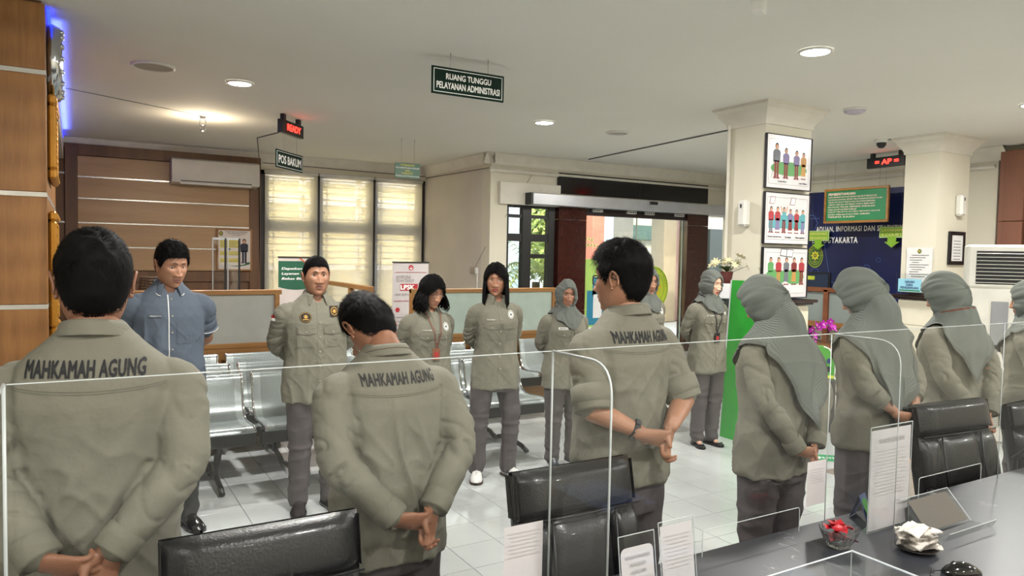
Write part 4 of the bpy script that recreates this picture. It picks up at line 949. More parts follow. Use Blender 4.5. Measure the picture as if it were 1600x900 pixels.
        if piping:
            cb = MB(); cb.tube(A[4], .0022, 5); cb.build('piping', WHITE_PIPE, shirt, smooth=True)
    # cuffs
    for (pts, rad, sd) in AR:
        e, p = pts[-1], pts[-2]; d = (e-p)/np.linalg.norm(e-p); r = rad[-1]; cb = MB()
        L = {'long': .062, 'rolled': .075, 'mid': .055, 'short': .012}[sleeve]*s; g = 1.10 if sleeve in ('long', 'short') else 1.14
        ts = np.linspace(-L*.55, L*.45, 7); th2 = np.linspace(0, 2*PI, 25)[:-1]
        prof = [(-L*.55, .96), (-L*.5, g), (-L*.1, g*1.01), (L*.35, g*1.0), (L*.45, g*.97), (L*.45, .9), (L*.2, .82)]
        A = np.array([e+d*t for t, _ in prof]); G = tube_rings(A, np.array([r*k for _, k in prof]), np.array([r*k for _, k in prof]), 24)
        wob = noise3(G.reshape(-1, 3)*30+seed).reshape(G.shape[:2])[..., None]*.0022; G = G+wob*(G-A[:, None, :])/r
        cb.grid(G, 0, wrap_u=True)
        if sleeve in ('rolled', 'mid'):
            A2 = [e+d*t for t in (-L*.75, -L*.7, -L*.2, L*.1, L*.15)]; G = tube_rings(np.array(A2), r*np.array([1.0, 1.2, 1.21, 1.2, 1.0]), r*np.array([1.0, 1.2, 1.21, 1.2, 1.0]), 24); cb.grid(G, 0, wrap_u=True)
        cb.build('cuff', cloth if not piping else [cloth], shirt, smooth=True)
        if piping:
            cb = MB(); Gp = tube_rings(np.array([e+d*L*.44, e+d*L*.47]), np.array([r*g]*2), np.array([r*g]*2), 24)[0]; cb.tube(np.vstack([Gp, Gp[:1]]), .0025, 5); cb.build('piping', WHITE_PIPE, shirt, smooth=True)
        if sleeve == 'long' and near and sd < 0:
            cb = MB(); cc = e+np.array([0, -r*1.1, 0]); cb.lathe([(0, -.003), (.006, -.003), (.006, .001), (.004, .0)], c=tuple(cc), n=12, axis='y'); cb.build('button', mat('olive_button', '77745f', .4), shirt)
    zt = 1.358
    if back_text:
        V2, F2 = text_mesh('MAHKAMAH AGUNG', .042, spacing=1.06, res=2); lo, hi = V2.min(0), V2.max(0); w, hh = .262, .044
        Q = np.stack([(V2[:, 0]-(lo[0]+hi[0])/2)/(hi[0]-lo[0])*w, 0*V2[:, 0]-1, zt+(V2[:, 1]-lo[1])/(hi[1]-lo[1])*hh-hh/2], -1)
        me_b = MB(); me_b.add(Q.tolist(), F2); bm_ = bmesh.new(); vs = [bm_.verts.new(p) for p in me_b.v]
        for f in F2:
            try: bm_.faces.new([vs[i] for i in f])
            except ValueError: pass
        for cut in np.linspace(-w/2, w/2, 45): bmesh.ops.bisect_plane(bm_, geom=bm_.verts[:]+bm_.edges[:]+bm_.faces[:], plane_co=(cut, 0, 0), plane_no=(1, 0, 0))
        for cut in (zt-.011, zt, zt+.011): bmesh.ops.bisect_plane(bm_, geom=bm_.verts[:]+bm_.edges[:]+bm_.faces[:], plane_co=(0, 0, cut), plane_no=(0, 0, 1))
        bm_.verts.index_update(); PV = np.array([tuple(v.co) for v in bm_.verts]); PF = [tuple(v.index for v in f.verts) for f in bm_.faces]; bm_.free()
        PV = Tb(PV); PV[:, 1] = -1
        tb = MB(); tb.add(cast(bvh, PV.tolist(), (0, 1, 0), .0022), PF); tb.build('lettering', PRINT, shirt)
    # yoke seam, pockets, placket
    sb = MB(); zz = zt-.060
    XX = np.linspace(-.165*wide, .165*wide, 40) if not fem else np.linspace(-.14*wide, .14*wide, 36)
    for dz in (0, .006):
        R_, O = strip_on(bvh, [q((xx, 0, zz+dz+.012*(abs(xx)/.17)**2)) for xx in XX], .0022*s, .0012, (0, 1, 0)); sb.grid(R_)
    sb.build('seam', CLOTH_SEAM if cloth is CLOTH else cloth, shirt)
    if frontal or detail:
        sb = MB(); ZZ = np.linspace(1.40, (hem or tab[0][0])+.012, 26); P2 = []
        patch(sb, bvh, -.015*s, .015*s, (tab[0][0]+.01)*s, 1.395*s, 0, (0, -1, 0), .0005, n=3, m=30)
        sb.build('placket', cloth, shirt, smooth=False)
        if piping:
            sb = MB(); R_, O = strip_on(bvh, [(.017*s, 0, z*s) for z in np.linspace(.78, 1.385, 40)], .005, .004, (0, -1, 0)); sb.grid(R_); sb.build('piping', WHITE_PIPE, shirt)
        if frontal:
            for k in range(6):
                bb_ = MB(); p = cast(bvh, [(0, 0, (1.36-.095*k)*s)], (0, -1, 0), .004)[0]; bb_.lathe([(0, .003), (.0045, .003), (.0055, 0), (.0055, -.003)], c=p, n=10, axis='y'); bb_.build('button', mat('pale_button', '9a9888', .4), shirt)
        for sd in (-1, 1):
            if piping and sd > 0: continue
            sb = MB(); xc = sd*(.078 if not fem else .072)*wide*s; pw = .056*s
            patch(sb, bvh, xc-pw, xc+pw, 1.105*s, 1.225*s, 0, (0, -1, 0), .0005, th=.0018)
            if not piping: patch(sb, bvh, xc-pw*1.06, xc+pw*1.06, 1.195*s, 1.238*s, 0, (0, -1, 0), .003, n=9, m=4, th=.0035, shape=lambda x_, z_, xc=xc, pw=pw, s=s: z_-.010*s*(1-abs(x_-xc)/pw)*(1 if z_ < 1.21*s else 0))
            sb.build('pocket', cloth, shirt)
            if frontal and not piping:
                bb_ = MB(); p = cast(bvh, [(xc, 0, 1.203*s)], (0, -1, 0), .0085)[0]; bb_.lathe([(0, .003), (.0045, .003), (.0055, 0), (.0055, -.003)], c=p, n=10, axis='y'); bb_.build('button', mat('pale_button', '9a9888', .4), shirt)
    for kind, bx, bz in badges:
        bb_ = MB(); cx, cz = bx*s, bz*s
        def dsc(cx, cz, rx, rz, off, mi, n=20, hole=0.0):
            A = [2*PI*i/n for i in range(n)]; P3 = [(cx, 0, cz)]+[(cx+rx*math.cos(a), 0, cz+rz*math.sin(a)) for a in A]
            P3 = cast(bvh, P3, (0, -1, 0), off); bb_.add(P3, [(0, i+1, (i+1) % n+1) for i in range(n)], mi)
        def bar(x0, x1, z0, z1, off, mi):
            X = np.linspace(x0, x1, 6); P3 = cast(bvh, [(a, 0, z0) for a in X]+[(a, 0, z1) for a in X], (0, -1, 0), off); bb_.add(P3, [(i, i+1, i+7, i+6) for i in range(5)], mi)
        def star(cx, cz, r0, r1, n, off, mi):
            P3 = [(cx, 0, cz)]+[(cx+(r0 if i % 2 == 0 else r1)*math.cos(PI*i/n), 0, cz+(r0 if i % 2 == 0 else r1)*math.sin(PI*i/n)) for i in range(2*n)]
            bb_.add(cast(bvh, P3, (0, -1, 0), off), [(0, i+1, (i+1) % (2*n)+1) for i in range(2*n)], mi)
        if kind == 'round_dark': dsc(cx, cz, .036, .032, .005, 0); dsc(cx, cz, .033, .029, .0058, 1); dsc(cx, cz, .031, .027, .0064, 0); star(cx, cz+.003, .016, .008, 8, .007, 1); bar(cx-.018, cx+.018, cz-.017, cz-.012, .0072, 1); mm = [DARKBADGE, GOLDT]
        elif kind == 'square_dark': bar(cx-.030, cx+.030, cz-.033, cz+.033, .006, 0); dsc(cx, cz, .024, .026, .0072, 1); dsc(cx, cz, .020, .022, .0078, 0); star(cx, cz, .018, .008, 6, .0085, 1); mm = [DARKBADGE, GOLDT]
        elif kind == 'round_white': dsc(cx, cz, .026, .030, .005, 1); dsc(cx, cz, .022, .026, .0058, 0); dsc(cx, cz, .018, .022, .0064, 1); star(cx, cz, .013, .006, 5, .007, 2); mm = [CLOTH_SEAM, WHITE_T, mat('charcoal_print', '3a4048', .7)]
        elif kind == 'flag':
            mm = [REDT, WHITE_T]
            for i_, (z0, z1) in enumerate(((cz, cz+.018), (cz-.018, cz))):
                G = [cast(bvh, [(sd_, yy*s, zz_) for zz_ in np.linspace(z0, z1, 3)], (-1, 0, 0) if cx > 0 else (1, 0, 0), .004) for sd_, yy in [(0, a) for a in np.linspace(-.035, .020, 5)]]; bb_.grid(np.array(G), i_)
        elif kind.startswith('name:'):
            bar(cx-.032, cx+.032, cz-.006, cz+.006, .004, 0); V3, F3 = text_mesh(kind[5:], .01, res=1); lo, hi = V3.min(0), V3.max(0)
            if len(kind) > 6:
                Q = [(cx-((v[0]-(lo[0]+hi[0])/2)/(hi[0]-lo[0])*.060), 0, cz+(v[1]-(lo[1]+hi[1])/2)/(hi[1]-lo[1])*.009) for v in V3]; bb_.add(cast(bvh, Q, (0, -1, 0), .006), F3, 1)
            mm = [cloth, WHITE_T]
        elif kind.startswith('tag:'):
            bar(cx-.036, cx+.036, cz-.010, cz+.010, .004, 0); V3, F3 = text_mesh(kind[4:], .01, res=1); lo, hi = V3.min(0), V3.max(0)
            Q = [(cx-((v[0]-(lo[0]+hi[0])/2)/(hi[0]-lo[0])*.055), 0, cz+(v[1]-(lo[1]+hi[1])/2)/(hi[1]-lo[1])*.011) for v in V3]; bb_.add(cast(bvh, Q, (0, -1, 0), .006), F3, 1)
            mm = [WHITE_T, PRINT]
        bb_.build('badge', mm, shirt)
    # ---- trousers
    sh = []; pe = loft([(.70, .155*wide, .112*deep, 0), (.80, .166*wide, .116*deep, 0), (.88, .155*wide, .105*deep, 0), (.96, .13*wide, .09*deep, 0)]); sh.append((Tb(pe[0]), pe[1]))
    for sd in (-1, 1):
        lg = Tb(np.array([(sd*.088, 0, .84), (sd*(stance*.5+.045), .004, .66), (sd*stance, .008, .48), (sd*stance, -.004, .28), (sd*stance, -.012, .085)])); sh.append(shell(list(lg), np.array([.095, .088, .074, .066, .062])*s*(.5+.5*wide), np.array([.105, .098, .080, .072, .068])*s, n=18, sub=4, cap=True))
    V, F, Nn = remesh(sh, .009, 2); P = V/s
    n1 = noise3(np.stack([P[:, 0]*7+P[:, 2]*5+seed, P[:, 1]*7, P[:, 2]*15], -1)); n2 = noise3(np.stack([P[:, 0]*14, P[:, 1]*10+seed, P[:, 2]*3], -1))
    am = .004+.006*np.exp(-((P[:, 2]-.48)/.10)**2)+.007*smooth(.26, .10, P[:, 2]); V = V+Nn*((((1-np.abs(n1))**2-.4)*am*1.6+n2*.004)*s)[:, None]; V[:, 2] = np.maximum(V[:, 2], .035)
    quick_mesh('trousers', V, F, trouser, body)
    for sd in (-1, 1):
        ry = feet_yaw*-sd
        Ts = lambda V_, sd=sd, ry=ry: (np.asarray(V_, float).reshape(-1, 3) @ Rz(ry).T+np.array([sd*stance, -.012, 0]))*s
        shoe(shoes, sd, Ts, body)
    # ---- hair or scarf
    ha = hair_args or {}
    if hijab: make_hijab(hijab, T, Tb, HR, body, shirt, tab, bvh, s, seed, frontal, scarf or {})
    elif head == 'short': short_hair(T, body, seed=seed, **{**dict(n_strand=5200 if near else 2200), **ha})
    elif head == 'curly': long_hair(T, Tb, body, True, .125, seed)
    elif head == 'straight': long_hair(T, Tb, body, False, .20, seed)
    if glass: glasses(T, body, glass, rim=.0024 if near else .0013, rect=True)
    if watch:
        wpos, wcol = (wr, J[1]) if watch > 0 else (wl, J[-1]); a = Tb(wcol[2])[0]; d = wpos-a; d /= np.linalg.norm(d); c = wpos-d*.028*s; wb = MB()
        A = np.array([c-d*.011, c-d*.010, c+d*.010, c+d*.011]); G = tube_rings(A, np.array([.031, .034, .034, .031])*s, np.array([.027, .030, .030, .027])*s, 24); wb.grid(G, 0, wrap_u=True)
        wo = wb.build('wristwatch', mat('black_watch_strap', '0d0d10', .35), body, smooth=True)
        wb = MB(); tdir = np.array([0, -1, .3]); tdir -= (tdir@d)*d; tdir /= np.linalg.norm(tdir); cc = c+tdir*.031*s; R = Matrix((tuple(np.cross(d, tdir)), tuple(d), tuple(tdir))).transposed()
        for k in range(5): wb.box(tuple(c+(tdir*math.cos(k*.6-1.2)+np.cross(d, tdir)*math.sin(k*.6-1.2))*.032*s), (.014, .021, .006), 0, .002, R=R)
        wb.build('watch_links', BLACKP, wo)
    if lanyard:
        lm, bz, bcol = lanyard; lb = MB(); n = 30; th = np.linspace(-2.3, 2.3, n); R_ = []
        for t in th:
            rad = (.087 if not hijab else .10); R_.append((math.sin(t)*rad*.98, -math.cos(t)*rad*1.02-.010, 1.452-.03*(1-math.cos(t))+(.006 if not hijab else .03)))
        pts = Tb(np.array(R_)); up = np.array([0, 0, .0055*s]); lb.grid(np.stack([pts-up, pts+up])); lb.grid(np.stack([pts-up, pts+up])*np.array([.985, .985, 1]))
        if bz:
            for sd in (-1, 1):
                a = R_[0] if sd < 0 else R_[-1]; line = [(a[0]*(1-t)+0*t, 0, (a[2]-.01)*(1-t)+bz*t) for t in np.linspace(0, 1, 16)]
                S2, O = strip_on(bvh, [q(p) for p in line], .010*s, .010, (0, -1, 0)); lb.grid(S2)
        lo_ = lb.build('lanyard', lm, body)
        if bz:
            p = cast(bvh, [q((0, 0, bz-.045))], (0, -1, 0), .012)[0]; lb = MB(); lb.box(p, (.058, .006, .082), 0, .002); lb.box((p[0], p[1]+.004, p[2]-.002), (.030, .002, .034), 1); lb.build('badge_holder', [bcol, mat('red_card', '9c2a2c', .5)], lo_)
    return body
def make_hijab(kind, T, Tb, HR, body, shirt, tab, bvh, s, seed, frontal, o):
    hm = M_HIJAB if o.get('pattern', True) else M_HIJAB2; b = MB(); n, m = 96, 46
    ph = np.linspace(0, 2*PI, n, endpoint=False); G = []; U = []
    a_, bf, ct, cb = .094+.004*o.get('vol', 1), .104, .134, .146
    rimx, rz_up, rz_dn, zc = .060, .072, .100, -.010
    peak = o.get('peak', .0)
    for i in range(m):
        t = i/(m-1); row = []; ur = []
        for p in ph:
            cx, sz = math.cos(p), math.sin(p)
            # face opening on the front, swept to the back pole
            rx, rz_ = rimx*cx, (rz_up if sz > 0 else rz_dn)*sz+zc
            al0 = math.atan2(math.hypot(rx, rz_), .082 if sz > -.3 else .066); al = al0+(PI-al0)*t
            d0 = np.array([rx, 0, rz_]); d0 /= np.linalg.norm(d0)+1e-9; d = np.array([math.sin(al)*d0[0], math.cos(al), math.sin(al)*d0[2]])
            c_ = ct if d[2] > 0 else cb; b_ = bf if d[1] > 0 else .122
            r = 1/math.sqrt((d[0]/a_)**2+(d[1]/b_)**2+(d[2]/c_)**2)
            f = noise3(np.array([[p*3.2+seed, t*2.2, 0.0], [p*7+seed, t*3.0+2, 1.0]])); fold = .009*f[0]*smooth(.0, .3, t)+.006*f[1]
            fold += peak*math.exp(-((al-al0)/.25)**2)*smooth(.3, 1, sz)
            k = r+fold+(.004 if i > 0 else -.012); row.append(d*k); ur.append((p*.09, t*.3))
        G.append(row); U.append(ur)
    A = np.array(G); b.grid(T(A.reshape(-1, 3)).reshape(A.shape), 0, wrap_u=True, uv=U)
    # neck wrap
    nt = []
    for i, t in enumerate(np.linspace(0, 1, 8)):
        pt = T((0, -.015, -.09))[0]*(1-t)+Tb((0, -.014, 1.41))[0]*t; r = (.088+.014*t)*s*(.94 if frontal else 1); row = []
        for j in range(48):
            a = 2*PI*j/48; w = 1+.05*math.sin(a*5+t*5+seed)+.03*math.sin(a*9-t*6); row.append((pt[0]+math.cos(a)*r*w, pt[1]+math.sin(a)*r*w*1.05, pt[2]))
        nt.append(row)
    b.grid(np.array(nt), 0, wrap_u=True, uv=[[(j*.011, i*.02) for j in range(48)] for i in range(8)])
    # drape over the shoulders; phi 0 = front (+y)
    flow = o.get('flow', 0); zt0 = 1.49+.10*flow
    prof = [(1.60, .066, .070), (1.56, .080, .090), (1.52, .096, .112), (1.47, .122, .132), (1.42, .158, .146), (1.375, .190, .152), (1.33, .212, .160), (1.25, .222, .166), (1.1, .225, .17), (.9, .228, .175)] if flow else [(1.53, .070, .078), (1.49, .082, .088), (1.455, .100, .098), (1.41, .135, .112), (1.37, .175, .126), (1.33, .205, .140), (1.25, .222, .158), (1.1, .225, .165), (.9, .228, .17)]
    zs = np.array([q[0] for q in prof])[::-1]; ax = np.array([q[1] for q in prof])[::-1]; bx = np.array([q[2] for q in prof])[::-1]
    n = 128; ph = np.linspace(-PI, PI, n, endpoint=False); rows = 26; wd = o.get('width', .95); bk = o.get('back', .34); bp = o.get('back_at', 0.0); fr = o.get('front', .16); side = o.get('side', .085); G = []; U = []
    for i in range(rows):
        t = i/(rows-1); row = []; ur = []
        for p in ph:
            back = max(0, 1-abs(((p-PI-bp+PI) % (2*PI))-PI)/o.get('spread', 1.25))**1.15; front = math.exp(-(abs(((p-o.get('front_at', 0)+PI) % (2*PI))-PI)/.7)**2)
            L = side+bk*back+fr*front; z = zt0-t*(L+.05+.10*flow); a1 = np.interp(z, zs, ax)*wd; b1 = np.interp(z, zs, bx)*(1.0 if abs(p) < PI/2 else 1.06)
            f = .019*t*math.sin(p*7+seed+2*t)+.010*t*math.sin(p*15+seed*2-3*t)+.004*noise3(np.array([[p*4, t*4, seed]]))[0]
            row.append((math.sin(p)*(a1+f), math.cos(p)*(b1+f)-.012, z)); ur.append((p*.2, t*L))
        G.append(row); U.append(ur)
    A = np.array(G); A[..., 1] += .055*flow*smooth(1.46, 1.60, A[..., 2]); A2 = Tb(A.reshape(-1, 3)).reshape(A.shape)
    # keep the drape outside the shirt
    for i in range(rows):
        for j in range(n):
            v = Vector(A2[i, j]); h = bvh.find_nearest(v)
            if h[0] is not None:
                dd = (v-h[0]); sg = dd.dot(h[1])
                if sg < .006: A2[i, j] = tuple(h[0]+h[1]*(.006+.007*(1+math.sin(j*.42+i*.1))))
                elif i > 3 and sg > .02: A2[i, j] = tuple(v-h[1]*(sg-.02)*min(1, (i-3)/6)*.9)
    for k in range(5):
        A3 = A2.copy(); A3[1:-1] = A2[1:-1]*.5+(A2[:-2]+A2[2:]+np.roll(A2, 1, 1)[1:-1]+np.roll(A2, -1, 1)[1:-1])*.125; A3[-1] = A2[-1]*.5+(np.roll(A2, 1, 1)[-1]+np.roll(A2, -1, 1)[-1])*.25; A2 = A3
    nn = A2-A2.mean(1, keepdims=True); nn[..., 2] = 0; nn /= np.linalg.norm(nn, axis=-1, keepdims=True)+1e-9
    A2 = A2+nn*(.003+.006*np.linspace(0, 1, rows)[:, None, None])
    b.grid(A2, 0, wrap_u=True, uv=U)
    hj = b.build('headscarf', hm, body, smooth=True)
    # plain border along the hem
    e = A2[-2:]; bb_ = MB(); c = A2[-4:-1]; bb_.grid(np.stack([A2[-3], A2[-1]])+np.array([0, 0, 0])+np.array([[[0, 0, 0]]]), 0, wrap_u=True)
    nrm = A2[-1]-A2[-1].mean(0); nrm /= np.linalg.norm(nrm, axis=1)[:, None]; bb_ = MB(); bb_.grid(np.stack([A2[-3]+nrm*.003, A2[-2]+nrm*.003, A2[-1]+nrm*.0025]), 0, wrap_u=True)
    bb_.build('hem_border', M_HIJAB2, hj, smooth=True)
# ------------------------------------------------------------------ the fourteen people
FRAME_BLK = mat('black_spectacle_frame', '141318', .3); FRAME_RED = mat('dark_red_spectacle_frame', '3a1f22', .3); FRAME_GLD = mat('thin_metal_frame', '6a625a', .3, metal=.7)
LY_BR = mat('brown_lanyard', '6b4334', .7); LY_DK = mat('dark_lanyard', '26272b', .7); LY_MR = mat('maroon_lanyard', '3c1c20', .6)
PEOPLE = {
 'A': dict(label='man at far left seen from behind, wide sage shirt, black watch on left wrist', x=.045, y=2.20, face=-.22, h=1.735, hd=1.06, wide=1.06, shrug=-.02, elbow=(.205, -.10, 1.10), deep=1.05, near=True, voxel=.0065, hand_z=.90, watch=-1, lanyard=(LY_BR, None, None), skin_='deep', seed=4, pitch=.10, hair_args=dict(n_strand=6500, top=.020, length=.026, spiky=.15), shoes='oxford', hem=.70, yaw=-.24),
 'B': dict(label='man seen from behind with deeply bowed head and both long sleeves buttoned', x=.875, y=2.22, face=.07, tilt=-.07, h=1.635, wide=1.05, shrug=-.015, elbow=(.215, -.10, 1.10), near=True, voxel=.0065, hand_z=.90, lanyard=(LY_MR, None, None), skin_='deep', seed=9, pitch=.78, lean=.26, hair_args=dict(n_strand=6500, top=.024, length=.036, spiky=.25), hem=.74),
 'C': dict(label='man in glasses seen from behind, sleeves rolled to bare forearms, black wristband', x=1.80, y=2.18, face=.05, h=1.745, wide=1.0, near=True, voxel=.0065, hand_z=1.00, sleeve='rolled', watch=-1, skin_='tan', seed=6, yaw=-.42, pitch=.02, glass=FRAME_BLK, hair_args=dict(n_strand=6500, top=.030, length=.032, spiky=.32), hem=.82),
 'D': dict(label='woman in patterned scarf seen from behind, head bowed, beside the candy bowl panel', x=2.76, y=2.25, face=.02, h=1.65, fem=True, wide=1.08, hand_z=.86, near=True, skin_='tan', seed=3, pitch=.42, yaw=-.35, lean=.06, hijab='back', scarf=dict(back=.40, back_at=-.3, side=.10, peak=.012, flow=1), hem=.74),
 'E': dict(label='woman in patterned scarf seen from behind with sleeves pushed up and forearms folded behind', x=3.36, y=2.17, face=.0, h=1.69, fem=True, wide=1.05, hand_z=.95, near=True, sleeve='mid', skin_='tan', seed=12, pitch=.45, yaw=-.4, lean=.05, hijab='back', scarf=dict(back=.42, back_at=.2, side=.12, peak=.014, flow=1), hem=.80),
 'F': dict(label='woman in patterned scarf seen from behind with brown lanyard, before the tall air conditioner', x=4.13, y=2.2, face=-.10, h=1.665, fem=True, wide=1.10, hand_z=.88, near=True, skin_='tan', seed=14, pitch=.32, yaw=-.35, lean=.04, hijab='back', scarf=dict(back=.30, side=.08, peak=.012), lanyard=(LY_BR, None, None), hem=.76),
 'G': dict(label='woman in glasses and grey scarf cut off by the right edge', x=5.10, y=2.25, face=.1, h=1.60, fem=True, wide=1.0, hand_z=.92, skin_='tan', seed=16, pitch=.15, yaw=-.3, hijab='back', glass=FRAME_BLK, scarf=dict(back=.28, side=.09), frontal=False),
 'H': dict(label='man in slate blue short-sleeved shirt with white piping, looking down', x=.475, y=4.78, face=PI+.05, h=1.735, frontal=True, sleeve='short', short_sl=.34, cloth=CLOTH_BLUE, trouser=BLACKT, back_text=False, pitch=.20, yaw=-.30, gaze=(.2, -.35), lid=.28, piping=True, seed=21, skin_='tan', hand_z=.95, badges=(('name:DATE NURUL AGUS, SH', .085, 1.265),), hair_args=dict(n_strand=3000, top=.024, spiky=.3), hem=.82, wide=1.03),
 'I': dict(label='man in sage shirt with round and square dark badges, facing the camera', x=1.335, y=4.72, face=PI-.05, h=1.655, frontal=True, back_text=False, pitch=-.05, yaw=-.02, gaze=(.1, .1), lid=.05, seed=22, skin_='tan', wide=1.10, hand_z=.93, badges=(('round_dark', .088, 1.30), ('square_dark', -.100, 1.335), ('flag', .20, 1.29)), hair_args=dict(n_strand=3000, top=.014, spiky=.2, length=.02), shoes='boot', full=.6),
 'J': dict(label='woman with shoulder-length curly black hair and glasses, looking down', x=2.16, y=4.78, face=PI+.05, h=1.545, fem=True, frontal=True, back_text=False, head='curly', pitch=.26, yaw=-.16, lid=.75, gaze=(0, -.4), glass=FRAME_RED, seed=23, skin_='tan', wide=1.05, badges=(('round_white', -.088, 1.285), ('name:DYAH ISWARI', .078, 1.262)), lanyard=(LY_BR, 1.12, mat('tan_badge', '7a4a34', .6)), shoes='sneaker_navy', full=.3),
 'K': dict(label='woman with long straight black hair and white striped sneakers', x=2.70, y=4.76, face=PI-.22, h=1.625, fem=True, frontal=True, back_text=False, head='straight', pitch=.02, yaw=.35, gaze=(-.35, .05), lid=.12, seed=24, skin_='tan', wide=.98, badges=(('round_white', -.085, 1.30), ('name:TITIK WAHYU', .078, 1.262)), shoes='sneaker_white', stance=.13, hem=.72, lipc='8c3a36', feet_yaw=.3),
 'L': dict(label='woman in plain grey scarf and navy sneakers, hands behind her back', x=3.36, y=4.80, face=PI-.15, h=1.50, fem=True, frontal=True, back_text=False, pitch=.05, yaw=.15, gaze=(0, -.1), lid=.25, seed=25, skin_='deep', wide=1.12, hijab='front', scarf=dict(back=.12, front=.13, side=.055, pattern=False, width=.84), badges=(('tag:ERNA S', .082, 1.262),), shoes='sneaker_navy', full=.4, lanyard=(LY_BR, None, None)),
 'M': dict(label='woman in glasses and grey scarf half hidden behind the man with rolled sleeves', x=4.24, y=4.85, face=PI-.05, h=1.605, fem=True, frontal=True, back_text=False, pitch=.05, yaw=.05, lid=.25, seed=26, skin_='tan', hijab='front', scarf=dict(back=.12, front=.10, side=.05, pattern=False, width=.80), glass=FRAME_GLD, badges=(('round_white', -.085, 1.30),), lanyard=(LY_DK, None, None), shoes='flat'),
 'N': dict(label='woman in grey scarf with black ID badge, beside the green board', x=4.86, y=4.72, face=PI-.12, h=1.59, fem=True, frontal=True, back_text=False, pitch=.10, yaw=-.22, lid=.55, gaze=(0, -.3), seed=27, skin_='light', hijab='front', scarf=dict(back=.12, front=.11, side=.05, pattern=False, width=.82), badges=(('round_white', -.085, 1.30), ('name:R. FITRI', .078, 1.262)), lanyard=(LY_DK, 1.10, BLACKP), shoes='flat', lipc='a8434a', full=.5, stance=.085),
}
for k in PEOPLE: person(**PEOPLE[k])
# ================================================================== THINGS IN THE ROOM
def wall_frame(name, label, cat, P, rz, w, h, fm, fw=.012, th=.02, art=None, group=None, base=PAPER, artmats=None):
    """framed flat thing: local x to the right, z up, front at -y"""
    t = thing(name, label, cat, P, rz, group); b = MB()
    for x0, x1, z0, z1 in ((0, w, 0, fw), (0, w, h-fw, h), (0, fw, fw, h-fw), (w-fw, w, fw, h-fw)): b.bb(x0, x1, -th, 0, z0, z1, 0, .002)
    b.build('frame', fm, t); b = MB(); b.bb(fw, w-fw, -th*.7, -.001, fw, h-fw); b.build('print', base, t)
    if art:
        b = MB(); art(b, -th*.7-.0008, w, h)
        b.build('artwork', artmats, t)
    return t
XA, ZA = (1, 0, 0), (0, 0, 1)
ROOM[0] = True
def fig(b, y, x, z, s, top, bot, hair=3, sk=4, arm=0, cane=False, dress=False):
    """small drawn person, feet at (x,z), height s"""
    o = (x, y, z); q = lambda *a: quad(b, o, XA, ZA, *a)
    if dress: b.add([(x-.13*s, y, z+.12*s), (x+.13*s, y, z+.12*s), (x+.08*s, y, z+.55*s), (x-.08*s, y, z+.55*s)], [(0, 1, 2, 3)], bot)
    else: q(-.09*s, -.01*s, .04*s, .50*s, bot); q(.01*s, .09*s, .04*s, .50*s, bot)
    b.add([(x-.11*s, y, z+.46*s), (x+.11*s, y, z+.46*s), (x+.10*s, y, z+.80*s), (x-.10*s, y, z+.80*s)], [(0, 1, 2, 3)], top)
    for sg in (-1, 1):
        if arm == 0: b.add([(x+sg*.10*s, y, z+.79*s), (x+sg*.15*s, y, z+.74*s), (x+sg*.14*s, y, z+.46*s), (x+sg*.10*s, y, z+.46*s)], [(0, 1, 2, 3)], top)
        else: b.add([(x+sg*.09*s, y, z+.79*s), (x+sg*.12*s, y, z+.72*s), (x+sg*.22*s, y, z+1.0*s), (x+sg*.17*s, y, z+1.02*s)], [(0, 1, 2, 3)], sk)
    disc(b, o, XA, ZA, 0, .89*s, .075*s, .095*s, hair, 12); disc(b, (x, y-.0004, z), XA, ZA, 0, .87*s, .058*s, .072*s, sk, 12)
    q(-.12*s, -.01*s, 0, .04*s, 5); q(.01*s, .13*s, 0, .04*s, 5)
    if cane: b.add([(x-.2*s, y, z+.02*s), (x-.19*s, y, z+.02*s), (x-.09*s, y, z+.5*s), (x-.10*s, y, z+.5*s)], [(0, 1, 2, 3)], 3)
AM = [mat('art_green', '5c9a5c', .6), mat('art_red', 'a8323a', .6), mat('art_violet', '7d739c', .6), mat('art_black', '2a2527', .6), mat('art_skin', 'c9987c', .6), mat('art_dark_red', '7c2a28', .6), mat('art_teal', '58a0a8', .6), mat('art_grey', '6c7078', .6), mat('art_ochre', 'b98a4a', .6)]
def border(b, y, w, h):
    for x0, x1, z0, z1 in ((.03, w-.03, .035, .0365), (.03, w-.03, h-.04, h-.0385), (.03, .0315, .035, h-.04), (w-.0315, w-.03, .035, h-.04)): quad(b, (0, y, 0), XA, ZA, x0, x1, z0, z1, 3)
def art1(b, y, w, h):
    border(b, y, w, h); disc(b, (0, y, 0), XA, ZA, w*.5, h*.38, w*.40, h*.13, 0, 24); y -= .0006
    fig(b, y, .115, .075, .27, 7, 5, cane=True); fig(b, y, .22, .08, .235, 2, 5); fig(b, y, .34, .08, .225, 2, 5); fig(b, y, .42, .085, .21, 8, 8, dress=True)
    ftext(b, 'Totally Blind', .10, .014, (.18, y, .055), XA, ZA, 3); ftext(b, 'Low Vision', .09, .014, (.42, y, .055), XA, ZA, 3)
